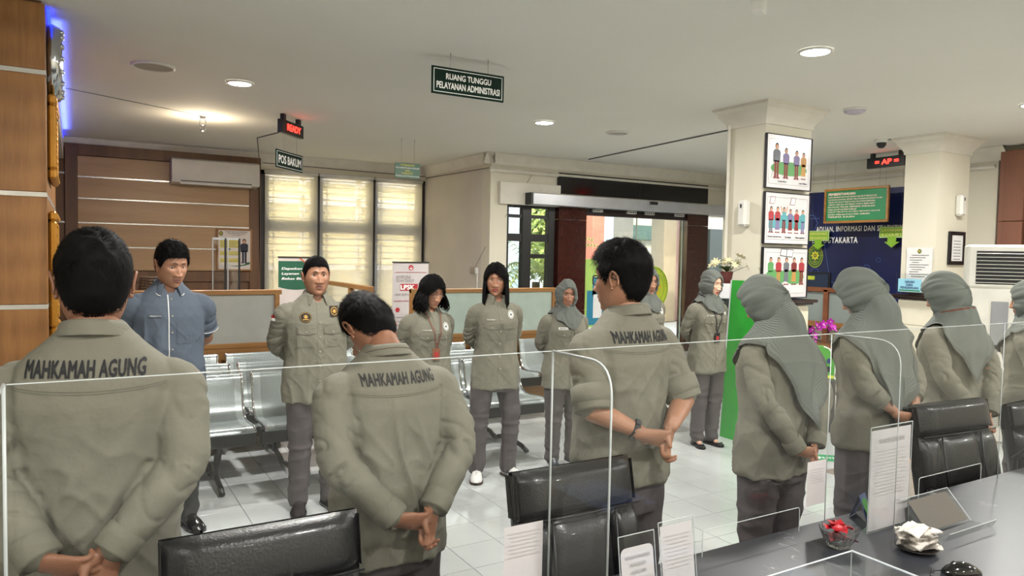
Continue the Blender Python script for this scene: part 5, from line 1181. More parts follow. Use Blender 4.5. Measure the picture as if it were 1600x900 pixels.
def art2(b, y, w, h):
    border(b, y, w, h); quad(b, (0, y, 0), XA, ZA, .05, w-.05, .12, .22, 6); y -= .0006
    for i, (t, m2, a, d) in enumerate(((1, 7, 0, 0), (1, 2, 0, 1), (6, 5, 1, 0), (2, 5, 0, 1), (1, 5, 0, 1), (6, 2, 0, 0))): fig(b, y, .075+.072*i, .085, .20-.012*(i > 2), t, m2, arm=a, dress=d)
    for x in (.05, .28): b.add([(x, y, .30), (x+.055, y, .30), (x+.07, y, .355), (x+.015, y, .355)], [(0, 1, 2, 3)], 5); b.add([(x+.006, y-.0004, .304), (x+.052, y-.0004, .304), (x+.064, y-.0004, .351), (x+.018, y-.0004, .351)], [(0, 1, 2, 3)], 9)
    ftext(b, 'Down Syndrome', .15, .015, (.12, y, .055), XA, ZA, 3); ftext(b, 'Grahita', .07, .015, (.27, y, .055), XA, ZA, 3); ftext(b, 'Slow Learner', .11, .015, (.41, y, .055), XA, ZA, 3)
def art3(b, y, w, h):
    border(b, y, w, h); disc(b, (0, y, 0), XA, ZA, w*.3, h*.42, w*.24, h*.15, 0, 24); disc(b, (0, y, 0), XA, ZA, w*.7, h*.42, w*.22, h*.15, 0, 24); y -= .0006
    for i, (t, m2, d) in enumerate(((0, 0, 0), (1, 8, 0), (7, 7, 1), (5, 8, 1), (1, 5, 0))): fig(b, y, .09+.088*i, .10, .215, t, m2, dress=d)
    b.add([(.19, y, .32), (.33, y, .31), (.34, y, .37), (.20, y, .375)], [(0, 1, 2, 3)], 3); b.add([(.195, y-.0004, .325), (.258, y-.0004, .32), (.262, y-.0004, .368), (.205, y-.0004, .37)], [(0, 1, 2, 3)], 9); b.add([(.264, y-.0004, .32), (.327, y-.0004, .315), (.335, y-.0004, .366), (.268, y-.0004, .368)], [(0, 1, 2, 3)], 9)
    ftext(b, 'Rungu Wicara', .14, .016, (.16, y, .06), XA, ZA, 5)
AM10 = AM+[PAPER]
for k, (z, h, art, lab) in enumerate(((2.215, .405, art1, 'topmost poster on the pillar with four drawn standing people'), (1.80, .39, art2, 'middle poster on the pillar with six drawn people in a row'), (1.392, .385, art3, 'lowest poster on the pillar with five drawn people on green'))):
    wall_frame('poster', lab, 'poster', (4.395, 3.765, z), 0, .512, h, BLACKP, .006, .028, art, 'illustrated posters on the pillar', mat('poster_white', 'd8d6d8', .25), AM10)
def freshener(P, rz, lab):
    t = thing('air_freshener', lab, 'air freshener', P, rz, 'white air fresheners'); b = MB(); b.box((0, -.035, .10), (.085, .07, .20), 0, .018); b.build('case', WHITEP, t); b = MB(); b.box((0, -.071, .155), (.014, .004, .03), 0, .001); b.build('slot', BLACKP, t)
freshener((4.42, 3.93, 1.93), -PI/2, 'white wall air freshener on the left face of the poster pillar'); freshener((7.08, 3.80, 2.12), 0, 'white wall air freshener on the second pillar')
wall_frame('certificate', 'black-framed certificate on the second pillar', 'picture frame', (6.95, 3.795, 1.665), 0, .26, .31, BLACKP, .035, .02, lambda b, y, w, h: [quad(b, (0, y, 0), XA, ZA, .07, w-.07, .05+.028*i, .056+.028*i, 0) for i in range(7)], artmats=[INK])
t = thing('notice', 'white notice sheet with small green crest on the second pillar', 'notice', (6.755, 4.06, 1.50), -PI/2); b = MB(); b.bb(0, .24, -.006, -.001, 0, .32, 0); b.build('sheet', PAPER, t); b = MB(); court_emblem(b, (.12, -.008, .285), .018, (0, 1, 1, 0), txt=False, out=(0, -.0004, 0))
for i in range(10): quad(b, (0, -.008, 0), XA, ZA, .03 if i % 3 else .05, .21-.03*(i % 4), .245-.022*i, .250-.022*i, 2)
b.build('printing', [mat('crest_green', '1f5a38', .5), YEL2, INK], t)
t = thing('acrylic_sign', 'clear acrylic holder with light blue card on the pillar ledge', 'sign holder', (6.67, 4.10, 1.377), -PI/2); b = MB(); b.bb(0, .34, -.004, 0, 0, .20); b.build('sheet', clear('acrylic', gain=1.4), t); b = MB(); b.bb(.02, .24, -.008, -.005, .03, .15); b.build('card', mat('light_blue_card', '8cc4d8', .5), t)
b = MB(); [ftext(b, s_, w_, .022, (.13, -.010, z_), XA, ZA, 0) for s_, w_, z_ in (('SARAN', .09, .135-.012), ('DAN', .06, .095), ('PENGADUAN', .17, .068))]; quad(b, (0, -.009, 0), XA, ZA, .03, .23, .036, .048, 1); b.build('lettering', [mat('navy_print', '1c2a6a', .6), mat('green_print', '2c7a4a', .6)], t)
# ---- navy banner wall with hanging boards (right wall, seen from -x; local x runs toward -Y)
RW = -PI/2
t = thing('navy_banner', 'large navy blue printed backdrop with white lettering on the right wall', 'banner', (7.945, 6.35, .90), RW)
b = MB(); b.bb(0, 1.62, -.006, 0, 0, 1.62); b.build('sheet', mat('navy_print_vinyl', '131b4c', .35, var=(1.6, .35)), t)
b = MB(); ftext(b, 'ADUAN, INFORMASI DAN STATISTIK', 1.12, .075, (.96, -.008, 1.16), XA, ZA, 0, .03, spacing=1.15); ftext(b, 'DI YOGYAKARTA', .62, .075, (.66, -.008, 1.03), XA, ZA, 0, .03, spacing=1.15)
def hexa(cx, cz, r, w=.006, mi=1):
    disc(b, (0, -.0075, 0), XA, ZA, cx, cz, r, r, mi, 6, 1-w/r)
for a in ((.62, .38, .16, .006), (.40, .62, .07, .005), (.84, .62, .05, .004), (1.1, .70, .045, .004), (1.24, .80, .03, .003), (.30, 1.24, .12, .006), (.22, .45, .05, .004), (.12, .60, .04, .003)): hexa(*a)
for x0, z0, x1, z1 in ((.62, .54, .52, 1.0), (.52, .30, .34, .50), (.78, .46, .84, .60), (.84, .64, 1.06, .70), (.44, 1.3, .3, 1.3)):
    d = np.array([x1-x0, z1-z0]); d = d/np.linalg.norm(d)*.002; b.add([(x0-d[1], -.0075, z0+d[0]), (x1-d[1], -.0075, z1+d[0]), (x1+d[1], -.0075, z1-d[0]), (x0+d[1], -.0075, z0-d[0])], [(0, 1, 2, 3)], 1)
for k in range(5):
    P = []
    for q in range(20): u = q/19; x = .95+.65*u; z = .10+.44*u**1.5+.05*math.sin(u*6+k*.35)+.02*k*(1-u); P.append((x, z))
    for (x0, z0), (x1, z1) in zip(P[:-1], P[1:]): b.add([(x0, -.0075, z0), (x1, -.0075, z1), (x1, -.0075, z1+.003), (x0, -.0075, z0+.003)], [(0, 1, 2, 3)], 1)
b.build('lettering', [WHITEL, mat('pale_blue_line', '5a78c0', .5)], t)
b = MB(); court_emblem(b, (.40, -.009, .83), .115, (0, 1, 1, 2), out=(0, -.0006, 0), rz=1.25, words='YOGYAKARTA'); b.build('seal', [mat('seal_green', '35602c', .5), mat('seal_yellow', 'd0c83a', .5), mat('seal_dark', '23401e', .5)], t)
b = MB(); b.bb(7.90, 7.95, 4.52, 4.72, .3, 2.6); tag(b.build('dark_curtain', mat('black_curtain', '0c0d14', .8)), 'narrow black hanging strip between the banner and the second pillar', 'curtain')
t = thing('notice_board', 'green hanging notice board headed PEMBERITAHUAN in a brown wooden frame', 'sign', (7.62, 5.60, 2.115), RW+.02)
b = MB()
for x0, x1, z0, z1 in ((0, .79, 0, .028), (0, .79, .372, .40), (0, .028, .028, .372), (.762, .79, .028, .372)): b.bb(x0, x1, -.03, 0, z0, z1, 0, .004)
b.build('frame', wood('gold_brown_frame', '7c4e22', 'b3823c', .4, 'x', 14), t); b = MB(); b.bb(.028, .762, -.016, -.004, .028, .372); b.build('board', mat('bright_green_board', '1f8550', .5), t)
b = MB(); ftext(b, 'PEMBERITAHUAN', .34, .030, (.22, -.018, .335), XA, ZA, 0, .05)
LN = ['KAMI MEMBERITAHUKAN KEPADA SELURUH PENGGUNA', 'LAYANAN BAHWA SETIAP PELAYANAN DI KANTOR INI', 'TIDAK DIPUNGUT BIAYA DAN DILAYANI DENGAN', 'CEPAT SESUAI ATURAN YANG BERLAKU', 'MOHON TIDAK MEMBERI IMBALAN', 'APABILA ADA PETUGAS MEMINTA IMBALAN', 'HARAP MELAPOR KE MEJA PENGADUAN INI', 'ATAU MELALUI KOTAK SARAN', 'TERIMA KASIH']
for i, s_ in enumerate(LN): w_ = (.60, .66, .58, .58, .58, .36, .64, .52, .34)[i]; ftext(b, s_, w_, .018, (.05+w_/2, -.018, .30-.0285*i), XA, ZA, 0, .03, res=1)
b.build('lettering', [mat('pink_white_lettering', 'f0d8cc', .6)], t); each('wire', GREY, t, [lambda b, x=x: b.tube([(x, -.01, .40), (x, -.01, CEIL-2.115)], .0012, 5) for x in (.12, .67)])
for k, (yy, zz, l1, l2, lab) in enumerate(((5.07, 2.075, 'LAYANAN', 'E-COURT', 'lime green hanging arrow sign reading LAYANAN E-COURT'), (6.02, 2.045, 'INFORMASI', 'PENGADUAN', 'lime green hanging arrow sign reading INFORMASI PENGADUAN'))):
    t = thing('arrow_sign', lab, 'sign', (7.88, yy, zz), RW, 'lime arrow signs'); LM = mat('lime_board', '86b82a', .5); b = MB(); b.prism([(0, 0), (.30, 0), (.30, -.125), (.20, -.125), (.20, -.17), (.24, -.17), (.15, -.235), (.06, -.17), (.10, -.17), (.10, -.125), (0, -.125)], -.006, 0, 0, 'xz'); b.build('board', LM, t)
    b = MB(); ftext(b, l1, .24, .034, (.15, -.008, -.038), XA, ZA, 0, .02); ftext(b, l2, .24, .034, (.15, -.008, -.09), XA, ZA, 0, .02); b.build('lettering', mat('yellow_cream_lettering', 'e6e08c', .5), t)
    b = MB(); [b.bb(x0, x1, -.0075, -.006, z0, z1) for x0, x1, z0, z1 in ((.004, .296, -.008, -.004), (.004, .008, -.12, -.008), (.292, .296, -.12, -.008), (.004, .10, -.121, -.117), (.20, .296, -.121, -.117))]; b.build('border_line', WHITEL, t); each('wire', GREY, t, [lambda b, x=x: b.tube([(x, -.003, 0), (x, -.003, CEIL-zz)], .001, 5) for x in (.05, .25)])
# service counter by the banner
t = thing('service_counter', 'red-brown wooden service counter with glazed screen below the navy banner', 'counter', (7.2, 5.9, 0), RW)
WC = wood('red_brown_counter_wood', '5c3420', '7e4b2e', .4, 'x', 8)
b = MB(); b.bb(0, 1.1, -.30, .25, FZ, .72, 0, .006); b.build('cabinet', WC, t); b = MB(); b.bb(-.02, 1.12, -.36, .28, .72, .76, 0, .005); b.bb(.0, 1.1, -.06, .02, .94, 1.0, 0, .004); b.build('worktop', wood('counter_top_wood', '6e4a2c', '96693e', .35, 'x', 8), t)
b = MB(); [b.bb(x, x+.06, -.05, .01, .76, 1.36, 0, .004) for x in (.22, .66, 1.04)]; b.bb(.22, 1.1, -.05, .01, 1.33, 1.38, 0, .004); b.build('screen_frame', WC, t); b = MB(); b.bb(.28, 1.04, -.025, -.015, 1.0, 1.33); b.build('screen_panel', sheer('frosted_screen', 'aab4b0', .5, .15), t)
t = thing('monitor', 'thin black monitor behind the lowest poster showing the blue wall', 'monitor', (7.55, 5.95, .76), RW); b = MB(); b.bb(0, .52, -.03, 0, .34, .78, 0, .005); b.tube([(.26, 0, 0), (.26, 0, .4)], .02, 8); b.lathe([(0, 0), (.12, 0), (.12, .012), (0, .015)], c=(.26, 0, 0), n=20); b.build('casing', BLACKP, t); b = MB(); b.bb(.02, .50, -.033, -.03, .36, .76); b.build('display', mat('dark_blue_display', '2c3548', .15), t); b = MB(); b.bb(.10, .32, -.036, -.033, .69, .735); b.build('yellow_label', mat('lime_label', 'a9b52e', .6), t)
ROOM[0] = False
t = thing('brochure_stand', 'green and white printed box beside the patterned scarf woman', 'box', (6.35, 4.6, 0), -.9)
b = MB(); b.bb(-.1, .1, -.07, .07, 0, .52, 0, .01); b.build('plinth', mat('grey_plinth', '4a4a48', .5), t); b = MB(); pr = [(-.09, .525), (.09, .525), (.09, .66), (.07, .76), (.03, .82), (-.02, .84), (-.09, .84)]; b.prism(pr, -.05, .05, 0, 'xz'); b.build('box', mat('leaf_green_box', '4f9a3e', .4), t)
b = MB(); b.tube([(p[0], -.052, p[1]) for p in pr[1:6]], .006, 6); quad(b, (0, -.0515, 0), XA, ZA, -.09, .08, .53, .56, 1); disc(b, (0, -.052, 0), XA, ZA, .03, .62, .022, .028, 2); disc(b, (0, -.052, 0), XA, ZA, .03, .70, .02, .026, 3); b.build('printing', [WHITEL, mat('yellow_band', 'cfd34a', .5), BLACKP, mat('navy_dot', '1d2d6a', .5)], t)
# orchid
t = thing('potted_orchid', 'magenta orchid arching over the counter behind the scarf woman', 'plant', (6.72, 4.9, .0)); b = MB(); b.lathe([(0, 0), (.13, 0), (.15, .35), (.16, .60), (.14, .60), (0, .58)], n=24); b.build('pot', mat('white_ceramic', 'cfcfc8', .3), t, smooth=True)
b = MB(); st = [(.0, 0, .58), (-.10, .02, .75), (-.12, .04, .93), (.0, .03, 1.02), (.10, .0, 1.0), (.17, -.03, .93), (.20, -.05, .86)]; b.tube(st, .005, 6); b.build('stem', mat('orchid_stem', '4c6a34', .6), t); rs = np.random.RandomState(2)
for i in range(16):
    u = .28+.72*i/15*1.0; k = u*(len(st)-1); a = int(min(k, len(st)-2)); p = np.array(st[a])*(1-(k-a))+np.array(st[a+1])*(k-a)+rs.normal(0, .022, 3); b = MB(); R = Matrix.Rotation(rs.uniform(-.6, .6), 3, 'Z') @ Matrix.Rotation(rs.uniform(-.5, .5), 3, 'X')
    for q in range(5):
        an = 2*PI*q/5+.3; c = Vector((math.cos(an)*.022, -.004, math.sin(an)*.022)); G = []
        for r_ in (0, .5, 1): G.append([tuple(Vector(p)+R @ (Vector((math.cos(an), 0, math.sin(an)))*(.045*r_)+Vector((-math.sin(an), 0, math.cos(an)))*(.018*s_*math.sin(PI*(r_*.75+.12)))+Vector((0, -.012*r_*r_, 0)))) for s_ in (-1, 0, 1)])
        b.grid(G)
    b.sphere(tuple(p+np.array([0, -.008, 0])), .008, 8, 5, 1); b.build('flower', [mat('magenta_petal', 'b021a8', .6), mat('white_lip', 'd8b8d0', .5)], t, smooth=True)
for i in range(5):
    b = MB(); an = i*1.3; G = [[(math.cos(an)*r_*.26-math.sin(an)*w, math.sin(an)*r_*.26+math.cos(an)*w, .6+.10*math.sin(r_*2.6)) for w in (-.03*math.sin(PI*(r_*.9+.05)), 0, .03*math.sin(PI*(r_*.9+.05)))] for r_ in np.linspace(0, 1, 7)]; b.grid(G); b.build('leaf', mat('orchid_leaf', '2f5a2a', .5), t, smooth=True)
# floor standing air conditioner
t = thing('floor_air_conditioner', 'tall white floor-standing air conditioner with louvred top outlet', 'air conditioner', (7.42, 3.52, 0), -.98)
ACW = mat('ac_white_plastic', 'd8d7cf', .35); b = MB(); b.bb(-.30, .30, 0, .30, 0, 1.45, 0, .02); b.bb(-.30, .30, -.0, .30, 1.452, 1.86, 0, .02); b.build('cabinet', ACW, t)
b = MB(); b.bb(-.23, .23, -.004, .02, 1.49, 1.80, 0, .003); b.build('outlet', BLACKP, t)
for i in range(9): b = MB(); b.box((0, -.012, 1.505+.034*i), (.46, .022, .006), 0, .002); b.build('louvre', ACW, t)
for i in range(7): b = MB(); b.box((-.18+.06*i, .003, 1.645), (.004, .012, .30)); b.build('vane', BLACKP, t)
b = MB(); b.bb(-.095, .04, -.012, 0, .86, 1.33, 0, .004); b.build('control_panel', mat('satin_silver_panel', '94979b', .4, metal=.3), t); b = MB(); b.bb(-.06, .02, -.015, -.012, .885, .925, 0, .001); b.build('display', BLACKP, t)
for i in range(30): 
    if i % 1 == 0: b = MB(); b.box((0.02, -.003, .16+.018*i), (.44, .008, .006)); b.build('grille_slat', mat('ac_grey_slat', 'a9a89e', .5), t)
b = MB(); b.bb(.20, .25, -.003, 0, 1.37, 1.41); b.build('energy_label', PAPER, t)
# ---- partitions
FROST = mat('frosted_partition_panel', 'a9aaa4', .5); FROSTG = mat('pale_green_frosted_glass', 'b4c4bb', .25)
def partition(label, P, rz, w, h=1.31, posts=(0,), pm=None, z0=.82, low=WOODP, first_frame=True):
    t = thing('partition', label, 'partition', P, rz, 'wood-framed cubicle partitions'); b = MB(); b.bb(0, w, -.025, .025, 0, z0-.045, 0, .003); b.build('lower_board', low, t)
    b = MB(); b.bb(-.0, w, -.03, .03, h-.045, h, 0, .004); b.build('top_rail', WOODP, t); b = MB(); b.bb(.0, w, -.03, .03, z0-.045, z0, 0, .004); b.build('middle_rail', WOODP, t)
    n = len(posts)
    for x in posts: b = MB(); b.bb(x-.0225, x+.0225, -.031, .031, 0, h-.001, 0, .004); b.build('post', WOODP, t)
    for x0, x1 in zip(posts[:-1], posts[1:]): b = MB(); b.bb(x0+.022, x1-.022, -.006, .006, z0, h-.045); b.build('panel', pm or FROST, t)
    return t
partition('honey wood cubicle partition with grey frosted panel behind the blue-shirted man', (-.05, 7.06, 0), 0, 1.72, posts=(.0225, 1.6775))
partition('cubicle partition running back toward the window behind the badge man', (2.57, 7.1, 0), PI/2, 1.9, h=1.33, posts=(.022, .20, .62, 1.88), z0=.86, low=WOODD, pm=GLASSW)
partition('honey wood cubicle partition with pale green frosted glass behind the straight-haired woman', (2.98, 7.06, 0), 0, 1.80, h=1.305, posts=(.0225, .9, 1.7775), pm=FROSTG)
t = thing('partition_glass', 'clear glass upstand with dark posts on the left partition top', 'glass screen', (1.06, 7.06, 1.31))
b = MB(); b.bb(0, .24, -.003, .003, .0, .46); b.build('sheet', clear('acrylic', gain=1.4), t); each('dark_post', BLACKP, t, [lambda b, x=x: b.bb(x, x+.014, -.012, .012, 0, .47) for x in (.105, .225)]); b = MB(); b.bb(0, .24, -.006, .006, .455, .475); b.bb(0, .008, -.006, .006, 0, .46); b.bb(.128, .138, -.01, .01, 0, .46); b.build('metal_edge', ALU, t)
t = thing('wicker_basket', 'dark woven wicker basket behind the blue-shirted man', 'basket', (.57, 7.35, 1.29)); b = MB()
for i in range(6): b.tube([(.085*math.cos(a)*(1-.04*i), .06*math.sin(a), .025*i) for a in np.linspace(0, 2*PI, 20)], .006, 5)
for i in range(14): a = i*PI/7; b.tube([(.085*math.cos(a), .06*math.sin(a), 0), (.068*math.cos(a+.3), .05*math.sin(a+.3), .13)], .004, 5)
b.build('weave', mat('dark_wicker', '4a3826', .8), t); b = MB(); b.bb(-.1, .1, -.08, .08, -.35, -.002); b.build('stand', WOODD, t); b = MB(); b.bb(-.1, .1, -.08, .08, -1.29, -.35); b.build('cupboard', WOODD, t)
# roll-up banners
def rollup(label, P, w, h, build_art, mats, bg_m):
    t = thing('roll_up_banner', label, 'banner', P, 0, 'roll-up banners by the window'); b = MB(); b.bb(0, w, -.002, 0, .06, h); b.build('sheet', bg_m, t)
    b = MB(); b.bb(-.005, w+.005, -.012, .008, h-.006, h+.008); b.build('top_bar', BLACKP, t); b = MB(); b.bb(-.02, w+.02, -.08, .08, 0, .06, 0, .01); b.tube([(w/2, .02, .05), (w/2, .02, h)], .008, 8); b.build('base', GREY, t); b = MB(); build_art(b); b.build('printing', mats, t); return t
def artA(b):
    n = 24; P = [(0, -.004, 1.555), (.49, -.004, 1.555)]; low = [(.49*(1-i/n), -.004, 1.28-.045*math.sin((i/n)*3.0-.4)-.03*(1-i/n)) for i in range(n+1)]; b.add(P[:1]+low[::-1]+P[1:], [tuple(range(n+3))], 0)
    for i, s_ in enumerate(('Dapatkan', 'Layanan', 'Bebas Biaya')): ftext(b, s_, .235 if i == 0 else (.20 if i == 1 else .30), .036, (.035+(.1175, .10, .15)[i], -.006, 1.465-.058*i), XA, ZA, 1, .03, shear=.2)
    b.add([(.22, -.006, 1.60), (.25, -.006, 1.60), (.36, -.006, 1.50), (.34, -.006, 1.50)], [(0, 1, 2, 3)], 2)
rollup('green and white roll-up banner reading Dapatkan Layanan Bebas Biaya', (2.0, 8.6, 0), .49, 1.60, artA, [mat('banner_green', '1f5a42', .6), WHITEL, mat('banner_coral', 'c06a4a', .6)], mat('banner_pinkish_white', 'cfc6c0', .6))
def artB(b):
    disc(b, (0, -.004, 0), XA, ZA, .245, 1.49, .033, .035, 0, 24); disc(b, (0, -.005, 0), XA, ZA, .245, 1.485, .018, .02, 1, 16); b.add([(.225, -.006, 1.50), (.265, -.006, 1.50), (.245, -.006, 1.475)], [(0, 1, 2)], 0)
    ftext(b, 'LEMBAGA PERLINDUNGAN SAKSI', .42, .012, (.245, -.005, 1.43), XA, ZA, 0); ftext(b, 'AMPUNI', .20, .045, (.14, -.005, 1.37), XA, ZA, 2, .0); ftext(b, 'TIDAK TAKUT', .25, .035, (.165, -.005, 1.325), XA, ZA, 2, .0)
    quad(b, (0, -.004, 0), XA, ZA, .10, .34, 1.20, 1.285, 0); ftext(b, 'LPSK', .19, .062, (.20, -.006, 1.243), XA, ZA, 1, .05); ftext(b, 'SAPI BERSAMA', .27, .030, (.17, -.005, 1.15), XA, ZA, 2, .0); ftext(b, 'KORBAN PERLU DILINDUNGI', .40, .016, (.22, -.005, 1.07), XA, ZA, 0); disc(b, (0, -.005, 0), XA, ZA, .07, .96, .03, .03, 0, 16)
    for i in range(5): quad(b, (0, -.005, 0), XA, ZA, .05, .40, .86-.05*i, .87-.05*i, 2)
rollup('white and red roll-up banner reading LPSK', (3.39, 8.6, 0), .485, 1.555, artB, [mat('banner_red', 'a8232f', .6), WHITEL, mat('banner_grey_print', '8e8688', .6)], mat('banner_light_grey', 'bdb7b6', .6))
# framed service poster on the laminate wall
ROOM[0] = True
def artC(b, y, w, h):
    court_emblem(b, (.045, y, h-.055), .024, (0, 1, 1, 0), txt=False, out=(0, -.0005, 0)); ftext(b, 'STANDAR PELAYANAN PENGADILAN', .26, .012, (.22, y, h-.035), XA, ZA, 3, .02); ftext(b, 'PADA PENGADILAN TINGGI', .20, .012, (.22, y, h-.055), XA, ZA, 3, .02); ftext(b, 'YOGYAKARTA', .12, .010, (.22, y, h-.075), XA, ZA, 3)
    for z0, z1 in ((.275, .38), (.185, .235), (.10, .15)): quad(b, (0, y, 0), XA, ZA, .035, .245, z0, z1, 2); [quad(b, (0, y-.0005, 0), XA, ZA, .045, .235-.02*(i % 2), z0+.012+.02*i, z0+.017+.02*i, 4) for i in range(int((z1-z0)/.02)-1)]
    b.add([(.13, y, .245), (.15, y, .245), (.15, y, .262), (.16, y, .262), (.14, y, .275), (.12, y, .262), (.13, y, .262)][::-1], [tuple(range(7))], 0)
    fig(b, y-.001, .31, .09, .30, 5, 5, 5, 6); b.add([(.12, y, .07), (.20, y, .06), (.30, y, .075), (.375, y, .11), (.375, y, .08), (.30, y, .06), (.20, y, .05)], [tuple(range(7))], 0)
wall_frame('framed_poster', 'gold-framed poster with yellow boxes and a drawn clerk on the laminate wall', 'poster', (1.445, 9.29, 1.42), 0, .40, .50, mat('gold_wood_frame', '9a6a34', .4), .018, .02, artC, base=mat('poster_pinkish', 'd8ccc2', .5), artmats=[mat('crest_green', '1f5a38', .5), YEL2, mat('yellow_box', 'c9b62e', .6), INK, mat('olive_text', '8a7a1c', .6), mat('art_navy', '22263a', .6), AM[4]])
t = thing('power_outlet', 'double power outlet with white plug on the grey-cream side wall', 'power outlet', (4.146, 7.95, 1.44), -PI/2); b = MB(); b.bb(0, .15, -.012, 0, 0, .08, 0, .003); b.build('plate', mat('aged_outlet_plastic', 'a9a08e', .5), t); b = MB(); b.bb(.16, .20, -.035, 0, .0, .075, 0, .006); b.bb(.175, .185, -.014, 0, -.5, 0); b.build('plug', WHITEP, t)
# ---- steel waiting benches
ROOM[0] = False
PERF = mat('perforated_steel_paint', 'aab3b2', .28, metal=.45)
def perf():
    N = PERF.node_tree.nodes; L = PERF.node_tree.links; b_ = N['Principled BSDF']; tc = N.new('ShaderNodeTexCoord'); mp = N.new('ShaderNodeMapping'); mp.inputs['Scale'].default_value = (130, 130, 130); L.new(tc.outputs['UV'], mp.inputs[0])
    v = N.new('ShaderNodeTexVoronoi'); v.inputs['Randomness'].default_value = 0; v.inputs['Scale'].default_value = 1; L.new(mp.outputs[0], v.inputs[0]); cr = N.new('ShaderNodeValToRGB'); cr.color_ramp.elements[0].position = .22; cr.color_ramp.elements[1].position = .34; L.new(v.outputs['Distance'], cr.inputs[0])
    mx = N.new('ShaderNodeMix'); mx.data_type = 'RGBA'; mx.inputs['A'].default_value = lin('3c4444'); mx.inputs['B'].default_value = lin('a4adac'); L.new(cr.outputs[0], mx.inputs['Factor']); L.new(mx.outputs['Result'], b_.inputs['Base Color'])
    bp = N.new('ShaderNodeBump'); bp.inputs['Distance'].default_value = .003; L.new(cr.outputs[0], bp.inputs['Height']); L.new(bp.outputs[0], b_.inputs['Normal'])
perf(); PLATE = mat('bench_plate_edge', 'a9b2b1', .25, metal=.45); CHROME = mat('chrome', 'c6cacc', .08, metal=1.0)
BP = [(-.035, .385), (-.025, .405), (0, .42), (.08, .418), (.2, .405), (.30, .405), (.36, .43), (.40, .49), (.425, .58), (.445, .68), (.455, .74), (.470, .775), (.490, .78), (.505, .765), (.50, .75)]
BP = [(y, z if z < .41 else .41+(z-.41)*.84) for y, z in BP]; BP = [(y, z+.025) for y, z in BP]
def bench(label, P, n, group='perforated steel waiting benches', pw=.6):
    t = thing('waiting_bench', label, 'bench', P, 0, group)
    for i in range(n):
        x0 = i*pw+.028; x1 = (i+1)*pw-.028; b = MB(); ins = .05
        acc = [0];
        for (a, c), (d, e) in zip(BP[:-1], BP[1:]): acc.append(acc[-1]+math.hypot(d-a, e-c))
        X = [x0, x0+ins, x1-ins, x1]
        for k in range(3):
            G = [[(x, y, z) for x in (X[k], X[k+1])] for y, z in BP]; U = [[(x*1.0+.001, a+.001) for x in (X[k], X[k+1])] for a in acc]
            b.grid(G, 0 if k == 1 else 1, uv=U)
        b.grid([[(x, y+.004, z-.006) for x in (x0, x1)] for y, z in BP], 1)
        b.build('seat_shell', [PERF, PLATE], t, smooth=True)
    for i in range(n+1):
        for sd in ((-1, 1) if 0 < i < n else ((1,) if i == 0 else (-1,))):
            b = MB(); x = i*pw+sd*.022; b.tube([(x, y+.002, z-.002) for y, z in BP], .010, 8); b.build('side_rail', CHROME, t, smooth=True)
        b = MB(); b.box((i*pw, .10, .415), (.06, .10, .03), 0, .005); b.build('bracket', CHROME if i % 2 == 0 else BLACKP, t)
    b = MB(); b.bb(0, n*pw, .02, .09, .305, .40, 0, .006); b.build('beam', BLACKM, t)
    for x in (.25, n*pw-.25): b = MB(); b.tube([(x, .06, .31), (x, .16, .06)], .025, 10); b.tube([(x, -.10, .02), (x, -.02, .05), (x, .16, .07), (x, .36, .05), (x, .44, .02)], .02, 8); b.build('leg', BLACKM, t, smooth=True)
    return t
B2 = bench('two-seat steel bench in the front row behind the blue-shirted man', (-.105, 5.30, 0), 2)
B4 = bench('four-seat steel bench in the front row behind the two women without scarves', (1.125, 5.30, 0), 4)
dup(B2, (-.10, 5.86, 0), None, 'two-seat steel bench in the middle row behind the blue-shirted man'); dup(B4, (1.13, 5.86, 0), None, 'four-seat steel bench in the middle row behind the badge man')
dup(B2, (-.10, 6.44, 0), None, 'two-seat steel bench in the back row against the left partition'); dup(B2, (1.13, 6.44, 0), None, 'two-seat steel bench in the back row left of the middle'); dup(B2, (2.36, 6.44, 0), None, 'two-seat steel bench in the back row behind the curly-haired woman'); dup(B2, (3.59, 6.44, 0), None, 'two-seat steel bench in the back row by the pale green partition')
def leafy(name, label, P, n, r, h, col, pot=True, seed=1, group=None, lw=.02, cat='plant', z0=.22, spread=1.0, potc='6e4a3a'):
    rs = np.random.RandomState(seed); t = thing(name, label, cat, P, 0, group)
    if pot: b = MB(); b.lathe([(0, 0), (r*.55, 0), (r*.75, z0), (r*.8, z0+.02), (r*.65, z0+.02), (0, z0)], n=20); b.build('pot', mat('pot_'+potc, potc, .6), t, smooth=True)
    b = MB()
    for i in range(n):
        an = rs.uniform(0, 2*PI); L = h*rs.uniform(.6, 1.1); tl = rs.uniform(.1, .9)*spread; sd = np.array([-math.sin(an), math.cos(an), 0]); G = []
        for u in np.linspace(0, 1, 5):
            c = np.array([math.cos(an)*L*tl*u, math.sin(an)*L*tl*u, z0+L*(u-.45*tl*u*u)]); w = lw*math.sin(PI*(u*.85+.12)); G.append([tuple(c-sd*w), tuple(c+sd*w)])
        b.grid(G)
    tag(b.build('foliage', mat('leaf_'+col, col, .6, var=(9, .35)), t, smooth=True), None, kind='stuff'); return t
leafy('potted_plant', 'small green potted plant between the benches behind the straight-haired woman', (4.66, 7.40, .0), 60, .14, .42, '4a5c24', seed=3, z0=.30); leafy('potted_plant', 'green potted plant behind the benches at the left', (1.14, 6.93, 0), 40, .05, .36, '44602a', seed=5, z0=.30)
